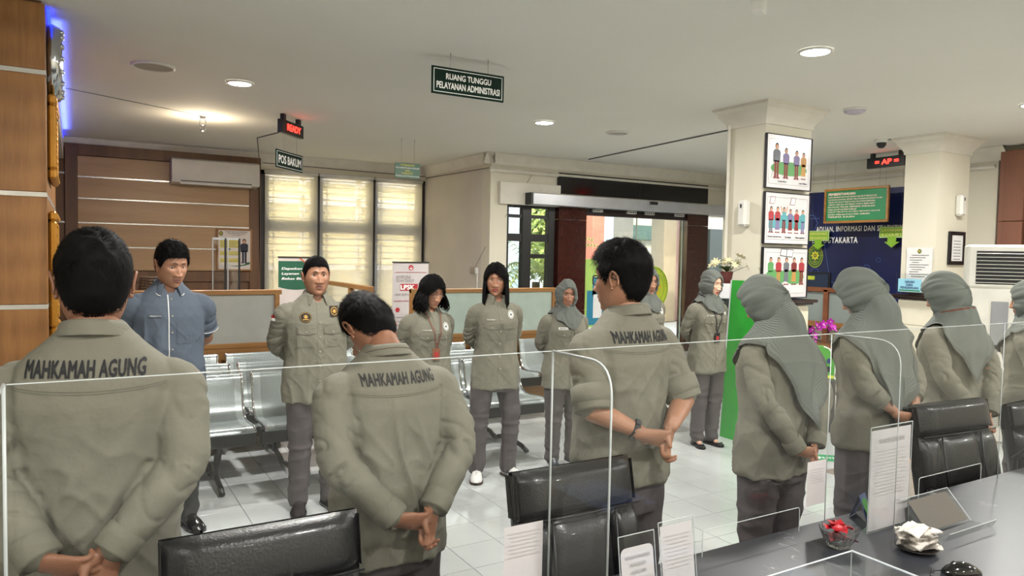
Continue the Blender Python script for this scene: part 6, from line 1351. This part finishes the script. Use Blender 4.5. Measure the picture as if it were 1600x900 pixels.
# ---- kiosk with flowers and the green board
t = thing('kiosk_cabinet', 'white document kiosk with shelves behind the badge-wearing scarf woman', 'cabinet', (5.34, 5.27, 0), -.35); KW = mat('kiosk_white_laminate', 'ccccd0', .4)
b = MB(); b.bb(0, .38, 0, .02, 0, 1.30); b.bb(0, .02, -.30, 0, 0, 1.22); b.bb(.36, .38, -.30, 0, 0, 1.40); b.bb(0, .38, -.30, 0, .0, .72, 0, .004); b.bb(.0, .38, -.28, .02, 1.30, 1.44, 0, .004); b.build('body', KW, t)
for z in (.92, 1.10): b = MB(); b.bb(.02, .36, -.28, 0, z, z+.018); b.build('shelf', KW, t)
text('Perdata', .15, .035, (.22, -.282, 1.375), XA, ZA, INK, t, bold=.03); b = MB(); b.bb(.05, .34, -.26, -.05, 1.12, 1.19, 0, .003); b.build('document_stack', [mat('navy_binder', '2a3c5c', .5)], t)
t = thing('green_board', 'tall bright green slanted board standing beside the badge-wearing scarf woman', 'board', (5.26, 4.90, 0), -PI/2); b = MB(); b.prism([(0, 0), (.45, 0), (.45, 1.485), (.09, 1.485)], -.02, 0, 0, 'xz'); b.build('board', mat('bright_green_laminate', '2f9a35', .4), t)
b = MB(); b.prism([(-.014, 0), (0, 0), (.09, 1.485), (.076, 1.485)], -.022, 0, 0, 'xz'); b.build('white_edge', KW, t)
t = thing('potted_flowers', 'cream lilies in a dark red pot on the white kiosk', 'plant', (5.50, 5.12, 1.44)); b = MB(); b.lathe([(0, 0), (.045, 0), (.062, .11), (.066, .115), (.05, .115), (0, .10)], n=20); b.build('pot', mat('dark_red_pot', '5c1f14', .5), t, smooth=True)
rs = np.random.RandomState(4)
for i in range(16):
    an = rs.uniform(0, 2*PI); rr = rs.uniform(.04, .17); p = np.array([math.cos(an)*rr*1.2, math.sin(an)*rr, .15+rs.uniform(0, .12)]); d = p-np.array([0, 0, .08]); d /= np.linalg.norm(d); a = np.cross(d, (0, 0, 1.)); a /= np.linalg.norm(a)+1e-6; c = np.cross(a, d); b = MB()
    for q in range(6): th = q*PI/3; v = a*math.cos(th)+c*math.sin(th); w = -a*math.sin(th)+c*math.cos(th); b.grid([[tuple(p+v*(.042*u)+d*(.022*u*(1-.4*u))+w*(s_*.010*math.sin(PI*(u*.8+.1)))) for s_ in (-1, 1)] for u in (0, .35, .7, 1)])
    b.tube([tuple(p), tuple(np.array([p[0]*.2, p[1]*.2, .10]))], .002, 4, mi=1); b.build('flower', [mat('cream_petal', 'cfc8a0', .6), mat('stem_green', '3f5a2a', .6)], t, smooth=True)
b = MB()
for i in range(26):
    an = rs.uniform(0, 2*PI); L = rs.uniform(.08, .2); sd_ = np.array([-math.sin(an), math.cos(an), 0]); b.grid([[tuple(np.array([math.cos(an)*L*u, math.sin(an)*L*u, .11+.14*u-.08*u*u])+sd_*s_*.010*math.sin(PI*(u*.85+.1))) for s_ in (-1, 1)] for u in (0, .3, .6, 1)])
tag(b.build('foliage', mat('stem_green', '3f5a2a', .6), t), None, kind='stuff')
t = thing('red_bin', 'dark red and black box on the floor behind the man with rolled sleeves', 'box', (4.62, 5.55, 0)); b = MB(); b.bb(0, .40, 0, .3, 0, .62, 0, .01); b.build('box', mat('dark_red_box', '6e1420', .5), t); b = MB(); b.bb(.40, .46, -.01, .31, 0, .66, 0, .004); b.bb(-.01, .46, -.012, -.001, .0, .06); b.build('frame', BLACKP, t)
# ================================================================== DESK, SCREENS AND CHAIRS IN FRONT
def marble():
    m = bpy.data.materials.new('dark_grey_marble'); m.use_nodes = True; N = m.node_tree.nodes; L = m.node_tree.links; b_ = N['Principled BSDF']; b_.inputs['Roughness'].default_value = .33
    tc = N.new('ShaderNodeTexCoord'); mp = N.new('ShaderNodeMapping'); mp.inputs['Rotation'].default_value = (0, 0, .5); mp.inputs['Scale'].default_value = (1, .38, 1); L.new(tc.outputs['Object'], mp.inputs[0])
    n = N.new('ShaderNodeTexNoise'); n.inputs['Scale'].default_value = 7.5; n.inputs['Detail'].default_value = 3; n.inputs['Distortion'].default_value = 1.0; L.new(mp.outputs[0], n.inputs['Vector'])
    s = N.new('ShaderNodeMath'); s.operation = 'SUBTRACT'; s.inputs[1].default_value = .5; a = N.new('ShaderNodeMath'); a.operation = 'ABSOLUTE'; L.new(n.outputs['Fac'], s.inputs[0]); L.new(s.outputs[0], a.inputs[0])
    cr = N.new('ShaderNodeValToRGB'); cr.color_ramp.elements[0].position = 0; cr.color_ramp.elements[0].color = (1, 1, 1, 1); cr.color_ramp.elements[1].position = .008; cr.color_ramp.elements[1].color = (0, 0, 0, 1); L.new(a.outputs[0], cr.inputs[0])
    n2 = N.new('ShaderNodeTexNoise'); n2.inputs['Scale'].default_value = 3.2; L.new(tc.outputs['Object'], n2.inputs['Vector']); r2 = N.new('ShaderNodeMapRange'); r2.inputs['From Min'].default_value = .56; r2.inputs['From Max'].default_value = .66; L.new(n2.outputs['Fac'], r2.inputs['Value'])
    mu = N.new('ShaderNodeMath'); mu.operation = 'MULTIPLY'; L.new(cr.outputs[0], mu.inputs[0]); L.new(r2.outputs[0], mu.inputs[1])
    mx = N.new('ShaderNodeMix'); mx.data_type = 'RGBA'; mx.inputs['A'].default_value = lin('34363c'); mx.inputs['B'].default_value = lin('a8a8ac'); L.new(mu.outputs[0], mx.inputs['Factor']); L.new(mx.outputs['Result'], b_.inputs['Base Color']); return m
dk = thing('service_desk', 'long dark grey veined marble service desk in the foreground', 'desk', (0, 0, 0)); MAR = marble()
b = MB(); b.bb(-1.4, 6.2, .55, 1.665, .715, .75, 0, .006); b.build('worktop', MAR, dk); b = MB(); b.bb(-1.35, 6.15, .62, .72, .0, .714); b.build('front_board', WOODR, dk)
for x in (-1.35, .45, 2.3, 4.2, 6.1): b = MB(); b.bb(x, x+.04, .72, 1.25, 0, .714); b.build('side_board', WOODR, dk)
ACR = clear('acrylic_screen', (.965, .975, .975), gain=1.0); AEDGE = mat('acrylic_edge', 'bcc2c2', .25)
def rounded(pts_r, n=6):
    """polygon with corner radii: [(x,y,r)] -> points"""
    out = []; m = len(pts_r)
    for i in range(m):
        p = np.array(pts_r[i][:2], float); a = np.array(pts_r[i-1][:2], float); c = np.array(pts_r[(i+1) % m][:2], float); r = pts_r[i][2]
        if r <= 0: out.append(tuple(p)); continue
        u = (a-p)/np.linalg.norm(a-p); v = (c-p)/np.linalg.norm(c-p)
        for t in np.linspace(0, 1, n+1): q = (1-t)**2*(p+u*r)+2*t*(1-t)*p+t*t*(p+v*r); out.append(tuple(q))
    return out
SX = (-.115, 1.10, 2.275, 3.45, 4.63); TOPZ = 1.432; NM = ('left', 'middle', 'right-hand', 'far right')
for k in range(4):
    x0, x1 = SX[k]+.004, SX[k+1]-.004; c = (x0+x1)/2; s0, s1 = (x1-.59, x1-.13); w = x1-x0
    t = thing('screen_panel', f'clear acrylic sneeze screen with a document slot, {NM[k]} one along the desk', 'screen', (x0, 1.628, .751), group='clear acrylic sneeze screens')
    H_ = TOPZ-.751; a, e = s0-x0, s1-x0
    poly = [(0, 0), (a, 0)]+[(p[0], p[1]) for p in rounded([(a, 0, 0), (a, .085, .012), (e, .085, .012), (e, 0, 0)])[1:-1]]+[(e, 0), (w, 0), (w, H_), (0, H_)]
    b = MB(); V = [(p[0], 0, p[1]) for p in poly]; b.add(V, [tuple(range(len(V)))]); b.build('sheet', ACR, t)
    each('polished_edge', AEDGE, t, [lambda b: b.bb(0, w, -.0015, .0015, H_-.002, H_), lambda b: b.tube([(p[0], 0, p[1]) for p in poly[1:-3]], .0014, 5)])
for k, x in enumerate(SX[:4]):
    t = thing('divider_panel', ('clear acrylic divider at the far left edge of the desk', 'clear rounded acrylic divider beside the middle black chair', 'clear rounded acrylic divider beside the tall white card', 'clear acrylic divider at the right end of the desk')[k], 'screen', (x, 1.372, .751), group='clear acrylic dividers'); H_ = TOPZ-.751
    poly = rounded([(0, 0, 0), (.252, 0, 0), (.252, H_, 0), (0, H_, .085)], 8); b = MB(); b.add([(0, p[0], p[1]) for p in poly], [tuple(range(len(poly)))]); b.build('sheet', ACR, t)
    each('polished_edge', AEDGE, t, [lambda b: b.tube([(0, p[0], p[1]) for p in poly[2:]]+[(0, 0, 0)], .0030 if k < 2 else .0016, 8), lambda b: b.tube([(0, .254, 0), (0, .254, H_)], .0032 if k < 2 else .0016, 6)], True)
# office chairs
LEA = mat('black_leather', '131314', .33, bump=(130, .35), coat=.15)
def chair(label, x, y, rz=0, w=.47, top=1.03, tilt=.20):
    t = thing('office_chair', label, 'chair', (x, y, 0), rz, 'black leather office chairs'); R = Matrix.Rotation(-tilt, 4, 'X')
    def padbox(b, x0, x1, z0, z1, d0, d1, bulge=.012, n=10, m=8, round_top=0):
        for sd in (-1, 1):
            G = []
            for i in range(m+1):
                v = i/m; row = []
                for j in range(n+1):
                    u = j/n; e = min(1, (math.sin(PI*u)*2.6)**.5)*min(1, (math.sin(PI*v)*2.6)**.5); yy = (d0 if sd < 0 else d1)+(sd*bulge*(math.sin(PI*u)**.4*math.sin(PI*v)**.4) if e > 0 else 0)
                    row.append((x0+(x1-x0)*u, yy*1.0+(-sd)*(abs(d1-d0)*.40)*(1-e), z0+(z1-z0)*v))
                G.append(row)
            b.grid([[tuple((b0 @ Vector(p))) for p in r_] for r_ in G])
    base = Matrix.Translation((0, 0, .50)) @ R; b0 = base; hT = (top-.50)/math.cos(tilt)
    hp = .15
    b = MB(); padbox(b, -w/2, w/2, hT-hp, hT, -.060, .055, .014, 16, 8); ed = b; 
    for sd in (-1, 1):
        G = [[tuple(b0 @ Vector((sd*(w/2-.001), yv, zz))) for yv in (-.035, 0, .035)] for zz in np.linspace(hT-hp+.01, hT-.01, 5)]; b.grid(G)
    b.build('headrest', LEA, t, smooth=True)
    for x0, x1 in ((-w/2+.004, -w*.27), (-w*.268, w*.268), (w*.27, w/2-.004)):
        b = MB(); padbox(b, x0, x1, .02, hT-hp-.002, -.050, .03, .012, 8, 12); b.build('back_pad', LEA, t, smooth=True)
    b = MB()
    sh = rounded([(-w/2, .0, .03), (w/2, .0, .03), (w/2, hT-.02, .04), (-w/2, hT-.02, .04)], 5); G = [[tuple(b0 @ Vector((p[0]*s_, yv, p[1]))) for p in sh] for yv, s_ in ((-.02, .985), (.02, .99), (.045, .94))]; b.grid(G, 0, wrap_u=True); n_ = len(sh); o = len(b.v); b.f.append(tuple(range(o-n_, o))); b.m.append(0); b.build('back_shell', LEA, t, smooth=True)
    each('piping', BLACKP, t, [lambda b, ln=ln: b.tube([tuple(b0 @ Vector(p)) for p in ln], .0035, 6) for ln in ([(-w/2, -.052, hT-hp), (0, -.068, hT-hp), (w/2, -.052, hT-hp)], [(-w*.269, -.05, .03), (-w*.269, -.056, hT-hp)], [(w*.269, -.05, .03), (w*.269, -.056, hT-hp)])], True)
    b = MB(); b.bb(-w/2, w/2, -.50, -.02, .42, .50, 0, .03); b.build('seat', LEA, t, smooth=False)
    for sd in (-1, 1): b = MB(); b.tube([(sd*(w/2+.02), .0, .46), (sd*(w/2+.04), .0, .62), (sd*(w/2+.04), -.05, .67), (sd*(w/2+.04), -.30, .67), (sd*(w/2+.02), -.33, .46)], .018, 8); b.build('armrest', BLACKP, t, smooth=True)
    b = MB(); b.tube([(0, -.24, .42), (0, -.24, .10)], .028, 12); b.build('gas_column', BLACKP, t, smooth=True)
    for q in range(5): a = q*2*PI/5+.3; b = MB(); b.tube([(0, -.24, .11), (.28*math.cos(a), -.24+.28*math.sin(a), .075)], .018, 8); b.sphere((.28*math.cos(a), -.24+.28*math.sin(a), .03), .03, 10, 8); b.build('base_leg', BLACKP, t, smooth=True)
    return t
chair('black leather office chair between the bowed man and the left-edge man', .405, 1.79, 0, .48, .995); chair('black leather office chair before the man with rolled sleeves', 1.365, 1.80, 0, .45, 1.02); chair('black leather office chair turned slightly, before the lanyard scarf woman', 3.60, 1.84, -.08, .54, 1.02); chair('smaller black chair at the right edge', 4.72, 2.02, .05, .50, .90)
# papers and holders
def sheet(label, P, w, h, rz=0, tilt=0, holder=True, lines=(), base=.0, round_=False):
    t = thing('document_holder', label, 'sign holder', P, rz, 'acrylic document holders'); R = Matrix.Rotation(-tilt, 4, 'X'); f = lambda V: [tuple(R @ Vector(p)) for p in V]
    if holder:
        b = MB(); b.add(f([(-.004, -.002, 0), (w+.004, -.002, 0), (w+.004, -.002, h+.012), (-.004, -.002, h+.012)]), [(0, 1, 2, 3)]); b.build('acrylic_face', ACR, t)
        b = MB(); [b.tube(f([p, q_]), .0013, 5) for p, q_ in (((-.004, 0, 0), (-.004, 0, h+.012)), ((-.004, 0, h+.012), (w+.004, 0, h+.012)), ((w+.004, 0, h+.012), (w+.004, 0, 0)))]; b.build('polished_edge', AEDGE, t)
        b = MB(); b.bb(-.004, w+.004, -.005, .075, 0, .002); b.add([(-.004, .075, 0), (w+.004, .075, 0), (w+.004, .075+0, .02), (-.004, .075, .02)], [(0, 1, 2, 3)]); b.build('acrylic_foot', ACR, t)
    pl = rounded([(.002, .004, 0), (w-.002, .004, 0), (w-.002, h*(.88 if round_ else 1), .02 if round_ else 0), (.002, h*(.88 if round_ else 1), .02 if round_ else 0)], 4)
    b = MB(); b.add(f([(p[0], .001, p[1]) for p in pl]), [tuple(range(len(pl)))]); b.build('paper', mat('thin_white_paper', 'c3bfc1', .7), t)
    b = MB(); b.T = R
    for s_, ww, hh, zz, mir in lines:
        if s_: ftext(b, s_, ww, hh, (w/2, -.0006, zz), (-1 if mir else 1, 0, 0), ZA, 0, .03, res=1)
        else: quad(b, (w/2, -.0006, zz), XA, ZA, -ww/2, ww/2, -hh/2, hh/2, 0)
    if b.v: b.build('printing', mat('faint_grey_print', 'b9b5b6', .8), t)
    return t
sheet('paper sheet taped to the left sneeze screen beside the divider', (.955, 1.622, .80), .125, .175, holder=False, lines=[('', .10-.01*(i % 3), .0035, .155-.0105*i, 0) for i in range(7)])
sheet('small white paper taped on the acrylic screen beside the scarf woman', (2.165, 1.622, .83), .105, .16, holder=False, lines=[('', .07, .002, .13-.009*i, 0) for i in range(6)])
sheet('acrylic holder with card reading PENDAFTARAN PERKARA seen mirrored from behind', (1.245, 1.48, .752), .118, .175, 0, .14, True, [('PENDAFTARAN', .085, .0095, .128, 1), ('PERKARA', .055, .0095, .108, 1), ('SECARA', .055, .0095, .088, 1), ('', .10, .010, .068, 0)], round_=True)
sheet('acrylic holder with a faintly printed sheet right of the mirrored card', (1.405, 1.50, .752), .125, .18, 0, .14, True, [('', .10-.012*(i % 3), .0022, .15-.011*i, 0) for i in range(9)])
sheet('tall acrylic holder with a large white sheet beside the candy bowl', (2.335, 1.50, .752), .235, .355, 0, .0, True, [('MAKLUMAT', .15, .016, .315, 1)]+[('', .18-.02*(i % 3), .0022, .28-.012*i, 0) for i in range(14)])
for k, (x, y, rz) in enumerate(((2.44, 1.575, .25), (2.70, 1.60, .25))):
    t = thing('tent_card', ('blue and green folded tent card left behind the tall sheet', 'blue and green folded tent card right behind the tall sheet')[k], 'card', (x, y, .752), rz, 'folded tent cards'); b = MB(); b.add([(0, 0, 0), (.07, 0, 0), (.065, .03, .085), (.005, .03, .085), (0, .06, 0), (.07, .06, 0)], [(0, 1, 2, 3), (3, 2, 5, 4)]); b.build('card', mat('slate_blue_card', '4a5a86', .5), t)
    b = MB(); b.add([(.012, -.001, .012), (.058, -.001, .012), (.055, .0165, .05), (.058, .021, .062), (.035, .026, .074), (.012, .021, .062), (.015, .0165, .05)], [tuple(range(7))]); b.build('green_print', [mat('card_green', '3f8a3a', .5)], t)
t = thing('brochure_tray', 'clear angled acrylic tray holding a brown card at the right', 'tray', (2.50, 1.40, .752), 0); b = MB(); b.add([(0, 0, 0), (.30, 0, 0), (.30, .09, .095), (0, .09, .095), (.0, -.07, 0), (.30, -.07, 0), (.30, -.085, .03), (0, -.085, .03)], [(0, 1, 2, 3), (4, 5, 1, 0), (4, 7, 6, 5)]); b.build('acrylic', ACR, t)
each('polished_edge', AEDGE, t, [lambda b, p=p, q_=q_: b.tube([p, q_], .0014, 5) for p, q_ in (((.30, 0, 0), (.30, .09, .095)), ((0, .09, .095), (.30, .09, .095)), ((0, -.085, .03), (.30, -.085, .03)), ((.30, -.07, 0), (.30, -.085, .03)))]); b = MB(); b.add([(.02, -.003+.004, .008), (.28, .001, .008), (.27, .080, .088), (.03, .080, .088)], [(0, 1, 2, 3)]); b.build('brown_card', mat('taupe_card', '4a443b', .6), t)
# candy bowl
t = thing('candy_bowl', 'cut-glass bowl full of red wrapped sweets on the desk', 'bowl', (2.14, 1.475, .752)); b = MB(); G = []
for r_, z in ((.0, .004), (.028, .004), (.030, .0), (.034, .008), (.046, .025), (.056, .048), (.060, .062), (.057, .062), (.050, .044), (.038, .020), (.0, .012)):
    G.append([(r_*(1+.05*math.cos(12*a)*(z > .006))*math.cos(a), r_*(1+.05*math.cos(12*a)*(z > .006))*math.sin(a), z+(.003*math.cos(12*a) if z > .06 else 0)) for a in np.linspace(0, 2*PI, 72, endpoint=False)])
b.grid(G, 0, wrap_u=True); gl = mat('cut_glass', 'e8eaea', .04, trans=.9); b.build('bowl', gl, t, autosmooth=50)
rs = np.random.RandomState(8); RM = mat('red_foil', 'b8202c', .3, metal=.2); DM = mat('dark_red_foil', '5a1216', .3, metal=.3)
sw = []
for i in range(26):
    b = MB(); G = []; w0, l0 = rs.uniform(.010, .014), rs.uniform(.016, .022)
    for u in np.linspace(-1, 1, 5): G.append([(u*l0, v*w0*(1.1 if abs(u) > .8 else .85), .005*math.cos(v*1.4)*math.cos(u*1.4)+.0015*rs.normal()) for v in np.linspace(-1, 1, 5)])
    b.grid(G); lay = i < 12; a = rs.uniform(0, 2*PI); rr = rs.uniform(0, .040); o = b.build('wrapped_sweet', RM if (i > 8 or i % 3) else DM, smooth=True); tag(o, None, 'sweet', 'red wrapped sweets in the bowl')
    o['label'] = 'wrapped sweet heaped in the cut-glass bowl'; o.location = (2.14+rr*math.cos(a), 1.475+rr*math.sin(a), .752+(.030 if lay else .060)+rs.uniform(0, .010)+.012*(1-rr/.04)*(not lay)); o.rotation_euler = (rs.uniform(-.6, .6), rs.uniform(-.5, .5), rs.uniform(0, 6))
# napkins on a dark saucer
t = thing('napkin_pile', 'pile of loosely folded white tissues on a dark saucer', 'tissues', (2.345, 1.335, .752)); b = MB(); b.lathe([(0, .002), (.04, .001), (.062, .010), (.066, .014), (.06, .013), (.04, .006), (0, .006)], n=32); b.build('saucer', mat('dark_wood_saucer', '1f1a17', .4), t, smooth=True)
for i in range(9):
    b = MB(); sx, sy = rs.uniform(.045, .062), rs.uniform(.03, .042); G = []; a = rs.uniform(-.5, .5)-.25; z0 = .013+.0075*i; cx, cy = rs.uniform(-.018, .018), rs.uniform(-.012, .012)
    for u in np.linspace(-1, 1, 9):
        row = []
        for v in np.linspace(-1, 1, 7):
            x, y = u*sx, v*sy; zz = z0+.006*math.sin(u*2.5+i)+.005*math.sin(v*3+u*2+i*2)+.004*rs.normal()*.4; row.append((cx+x*math.cos(a)-y*math.sin(a), cy+x*math.sin(a)+y*math.cos(a), max(.012, zz)))
        G.append(row)
    b.grid(G); b.grid([[(p[0], p[1], p[2]+.0035) for p in r_] for r_ in G]); b.build('tissue', mat('white_tissue', 'd4cec6', .9), t)
# mouse
t = thing('computer_mouse', 'glossy black computer mouse with cable at the lower right', 'mouse', (2.29, 1.165, .752), 1.03); b = MB(); G = []
for u in np.linspace(0, 1, 16):
    w = .031*math.sin(PI*(u*.86+.07))**.55; hh = .036*math.sin(PI*(u*.80+.10))**.8; G.append([(w*math.cos(a), -.055+.11*u, max(.0, hh*math.sin(a)**.8 if math.sin(a) > 0 else 0)) for a in np.linspace(0, PI, 13)])
b.grid(G); b.add(G[0]+[(0, -.055, 0)], [tuple(range(13))]); b.add(G[-1], [tuple(range(13))[::-1]]); MG = mat('gloss_black_plastic', '08080a', .12, coat=.5); b.build('shell', MG, t, smooth=True)
b = MB(); b.tube([(0, .056, .010), (.0, .09, .008), (-.03, .11, .005), (-.07, .09, .004), (-.085, .03, .004), (-.07, -.05, .004), (-.05, -.16, .004)], .0022, 6); b.build('cable', BLACKP, t, smooth=True); b = MB(); b.lathe([(.008, -.003), (.0095, 0), (.008, .003)], c=(0, .025, .030), n=14, axis='x'); b.build('wheel', BLACKP, t)
# acrylic cover over a tablet
t = thing('acrylic_cover', 'clear acrylic box cover with bright edges standing over a tablet', 'cover', (.95, .62, .752)); x1, y1, z1 = .97, .66, .10
b = MB(); b.add([(0, 0, z1), (x1, 0, z1), (x1, y1, z1), (0, y1, z1)], [(0, 1, 2, 3)]); b.add([(0, y1, 0), (x1, y1, 0), (x1, y1, z1), (0, y1, z1)], [(0, 1, 2, 3)]); b.add([(x1, 0, 0), (x1, y1, 0), (x1, y1, z1), (x1, 0, z1)], [(0, 1, 2, 3)]); b.build('acrylic', ACR, t)
each('polished_edge', AEDGE, t, [lambda b, p=p, q_=q_, r_=r_: b.tube([p, q_], r_, 6) for p, q_, r_ in (((0, y1, z1), (x1, y1, z1), .0022), ((x1, y1, z1), (x1, 0, z1), .0032), ((x1, y1, 0), (x1, y1, z1), .0015), ((x1, 0, 0), (x1, 0, z1), .0015))])
t = thing('tablet', 'flat tablet with pale blue screen under the acrylic cover', 'tablet', (1.62, .86, .754), .0); b = MB(); b.bb(0, .26, 0, .36, 0, .012, 0, .005); b.build('casing', BLACKP, t); b = MB(); b.bb(.012, .248, .012, .348, .0122, .0132); b.build('display', emis('tablet_screen', '7f8fc4', .35), t)
# ================================================================== OUTSIDE
b = MB(); b.bb(-8, 45, 12.55, 56, -.12, -.02); b.bb(5.7, 45, 10.02, 12.55, -.12, -.02); struct(b.build('ground', mat('pale_paving', 'a8a69c', .8)), 'pale paving outside the entrance')
ROOM[0] = True
b = MB(); b.bb(-2, 5.6, 11.6, 11.8, 0, 5); struct(b.build('wall_yellow_building', mat('pale_yellow_render', 'e8d79a', .8, var=(1, .05))), 'pale yellow building wall seen through the blinds')
b = MB(); [b.bb(x, x+.08, 11.5, 11.6, 0, 3.4) for x in (.8, 2.2, 3.0, 3.9, 5.1)]; [b.bb(-1, 5.6, 11.5, 11.6, z, z+.12) for z in (1.35, 2.4, 2.75)]; tag(b.build('white_railing', mat('white_paint_outside', 'e6e6e6', .7)), None, kind='stuff')
def column(label, x0, x1, y, col, z1=3.4): b = MB(); b.bb(x0, x1, y, y+.4, 0, z1, 0, .01); tag(b.build('porch_column', mat('porch_'+col, col, .7)), label, 'column', group='porch columns outside')
column('salmon red porch column seen through the left glass pane', 8.28, 8.55, 11, 'c4735c'); column('pale blue-white porch column beside the salmon one', 8.56, 8.85, 11.1, 'b9c4cc'); column('beige-grey broad porch column', 8.9, 9.42, 11.2, '8f897c'); column('beige porch column seen through the right pane', 10.05, 10.38, 11, 'a8987c'); column('pinkish porch column at the right pane edge', 10.40, 10.75, 11.1, '9c7c74'); column('light blue column outside the black-framed window', 6.45, 6.75, 11, 'b6ccd4')
b = MB(); b.bb(9.5, 16.0, 14.0, 14.3, 2.10, 2.45); tag(b.build('porch_canopy', mat('dark_green_canopy', '3d5248', .6)), 'dark green canopy edge across the street', 'canopy'); b = MB(); b.bb(9.5, 16, 14.1, 14.3, 1.9, 2.1); b.bb(9.5, 16, 14.1, 14.3, 2.45, 3.4); tag(b.build('canopy_beam', mat('cream_beam', 'a09a88', .7)), 'cream beam around the green canopy', 'beam')
b = MB(); b.bb(8.0, 14, 9.9, 12.6, 3.4, 3.55); struct(b.build('ceiling_porch', mat('porch_soffit', 'a39b8c', .8)))
def tree(label, P, h, r, n, col, seed, trunk_h=.8):
    rs = np.random.RandomState(seed); t = thing('tree', label, 'tree', P, 0, 'trees and shrubs outside'); b = MB(); b.tube([(0, 0, 0), (.05, 0, trunk_h), (0, .05, h*.7)], [.09, .07, .03], 8); b.build('trunk', mat('tree_bark', '5a4a38', .9), t); b = MB()
    u = rs.normal(0, 1, (n, 3)); u /= np.linalg.norm(u, axis=1)[:, None]; c = u*(rs.uniform(.45, 1, n)**.5)[:, None]*np.array([r, r, (h-trunk_h)/2*1.05])+np.array([0, 0, trunk_h+(h-trunk_h)/2]); d = rs.normal(0, 1, (n, 3)); d /= np.linalg.norm(d, axis=1)[:, None]; e = np.cross(d, u+.01); e /= np.linalg.norm(e, axis=1)[:, None]; s = rs.uniform(.05, .10, n)[:, None]
    V = np.stack([c-d*s, c+e*s*.5, c+d*s, c-e*s*.5], 1).reshape(-1, 3); F = np.arange(4*n).reshape(n, 4); o = quick_mesh('foliage', V, F, mat('foliage_'+col, col, .6, var=(1.5, .3)), t, smooth_=False); tag(o, None, kind='stuff')
for i, (x, y, h, r, c, lab) in enumerate(((9.95, 17.6, 4.2, 1.0, 'a3b23c', 'sunlit yellow-green tree left of the salmon column'), (12.6, 20.5, 3.4, 1.4, 'b4bf45', 'sunlit yellow-green tree behind the canopy'), (13.6, 17.6, 3.4, 1.3, '8fa838', 'leafy tree seen through the right pane'), (7.75, 11.8, 3.2, .40, '8a9a48', 'bushy shrub outside the black-framed window'), (9.0, 22.5, 5, 2.0, 'a8b64a', 'farther tree beyond the paving'), (17, 16.5, 3.6, 1.2, '7d9636', 'tree beyond the lobby opening'))): tree(lab, (x, y, FZ), h, r, 1500, c, i+20)
def palm(label, P, n, L, seed):
    rs = np.random.RandomState(seed); t = thing('palm', label, 'plant', P, 0, 'palms outside the black window'); b = MB(); b.tube([(0, 0, 0), (0, 0, .9)], .06, 8); b.build('trunk', mat('tree_bark', '5a4a38', .9), t); b = MB(); b2 = []
    for i in range(n):
        a = rs.uniform(0, 2*PI); ln = L*rs.uniform(.7, 1.1); up = rs.uniform(.5, 1.6); prev = None
        for u in np.linspace(.1, 1, 14):
            p = np.array([math.cos(a)*ln*u*.8, math.sin(a)*ln*u*.8, .9+up*u-1.1*u*u*.8]); sd = np.array([-math.sin(a), math.cos(a), 0])
            for s in (-1, 1): q = p+sd*s*.22*math.sin(PI*u*.9+.1)+np.array([0, 0, -.08]); b.add([tuple(p), tuple(p+np.array([math.cos(a), math.sin(a), 0])*.03), tuple(q)], [(0, 1, 2)])
    tag(b.build('frond', mat('palm_leaf', 'a6ae5c', .6, var=(3, .3)), t), None, kind='stuff')
palm('feathery palm outside the black-framed window, nearer one', (5.7, 8.9, FZ), 16, .9, 3); palm('feathery palm outside the black-framed window, farther one', (6.9, 10.3, FZ), 18, 1.0, 4)
# parked car, rear to the window
t = thing('parked_car', 'pale blue car parked outside, rear window and spoiler showing in the black-framed window', 'car', (7.35, 15.2, FZ), .5); CB = mat('car_blue_grey', '6f8a9c', .25, metal=.4, coat=.6)
b = MB(); pf = [(-1.9, .35), (-1.95, .8), (-1.85, 1.0), (-1.55, 1.5), (-1.2, 1.62), (.2, 1.6), (.8, 1.1), (1.8, .95), (1.95, .6), (1.9, .35)]; G = [[(x*1.0, s*.85*(.86 if z > 1.1 else 1), z) for x, z in pf] for s in (-1, 1)]; b.add(G[0]+G[1], [tuple(range(10)), tuple(range(10, 20))[::-1]]+[(i, (i+1) % 10, 10+(i+1) % 10, 10+i) for i in range(10)]); b.build('body', CB, t, autosmooth=30)
b = MB(); b.add([(-1.80, -.62, 1.08), (-1.80, .62, 1.08), (-1.56, .60, 1.47), (-1.56, -.60, 1.47)], [(0, 1, 2, 3)]); [b.add([(-1.35, s*.80, 1.10), (.55, s*.80, 1.10), (.1, s*.745, 1.52), (-1.25, s*.745, 1.52)], [(0, 1, 2, 3)]) for s in (-1, 1)]; b.T = None; o = b.build('windows', mat('car_glass', '1c242a', .08), t); o.location = (-.012, 0, .005); o.scale = (1.004, 1.02, 1)
b = MB(); b.box((-1.72, 0, 1.60), (.30, 1.2, .03), 0, .01); b.build('spoiler', CB, t); b = MB(); [b.box((-1.90, s*.70, .92), (.10, .16, .22), 0, .02) for s in (-1, 1)]; b.build('tail_lights', mat('red_tail_light', '9c1f1f', .2), t)
for x in (-1.25, 1.2):
    for s in (-1, 1): b = MB(); b.lathe([(0, -.10), (.30, -.10), (.33, -.08), (.33, .08), (.30, .10), (0, .10)], c=(x, s*.78, .33), n=24, axis='y'); b.build('wheel', BLACKP, t)

ROOM[0] = False
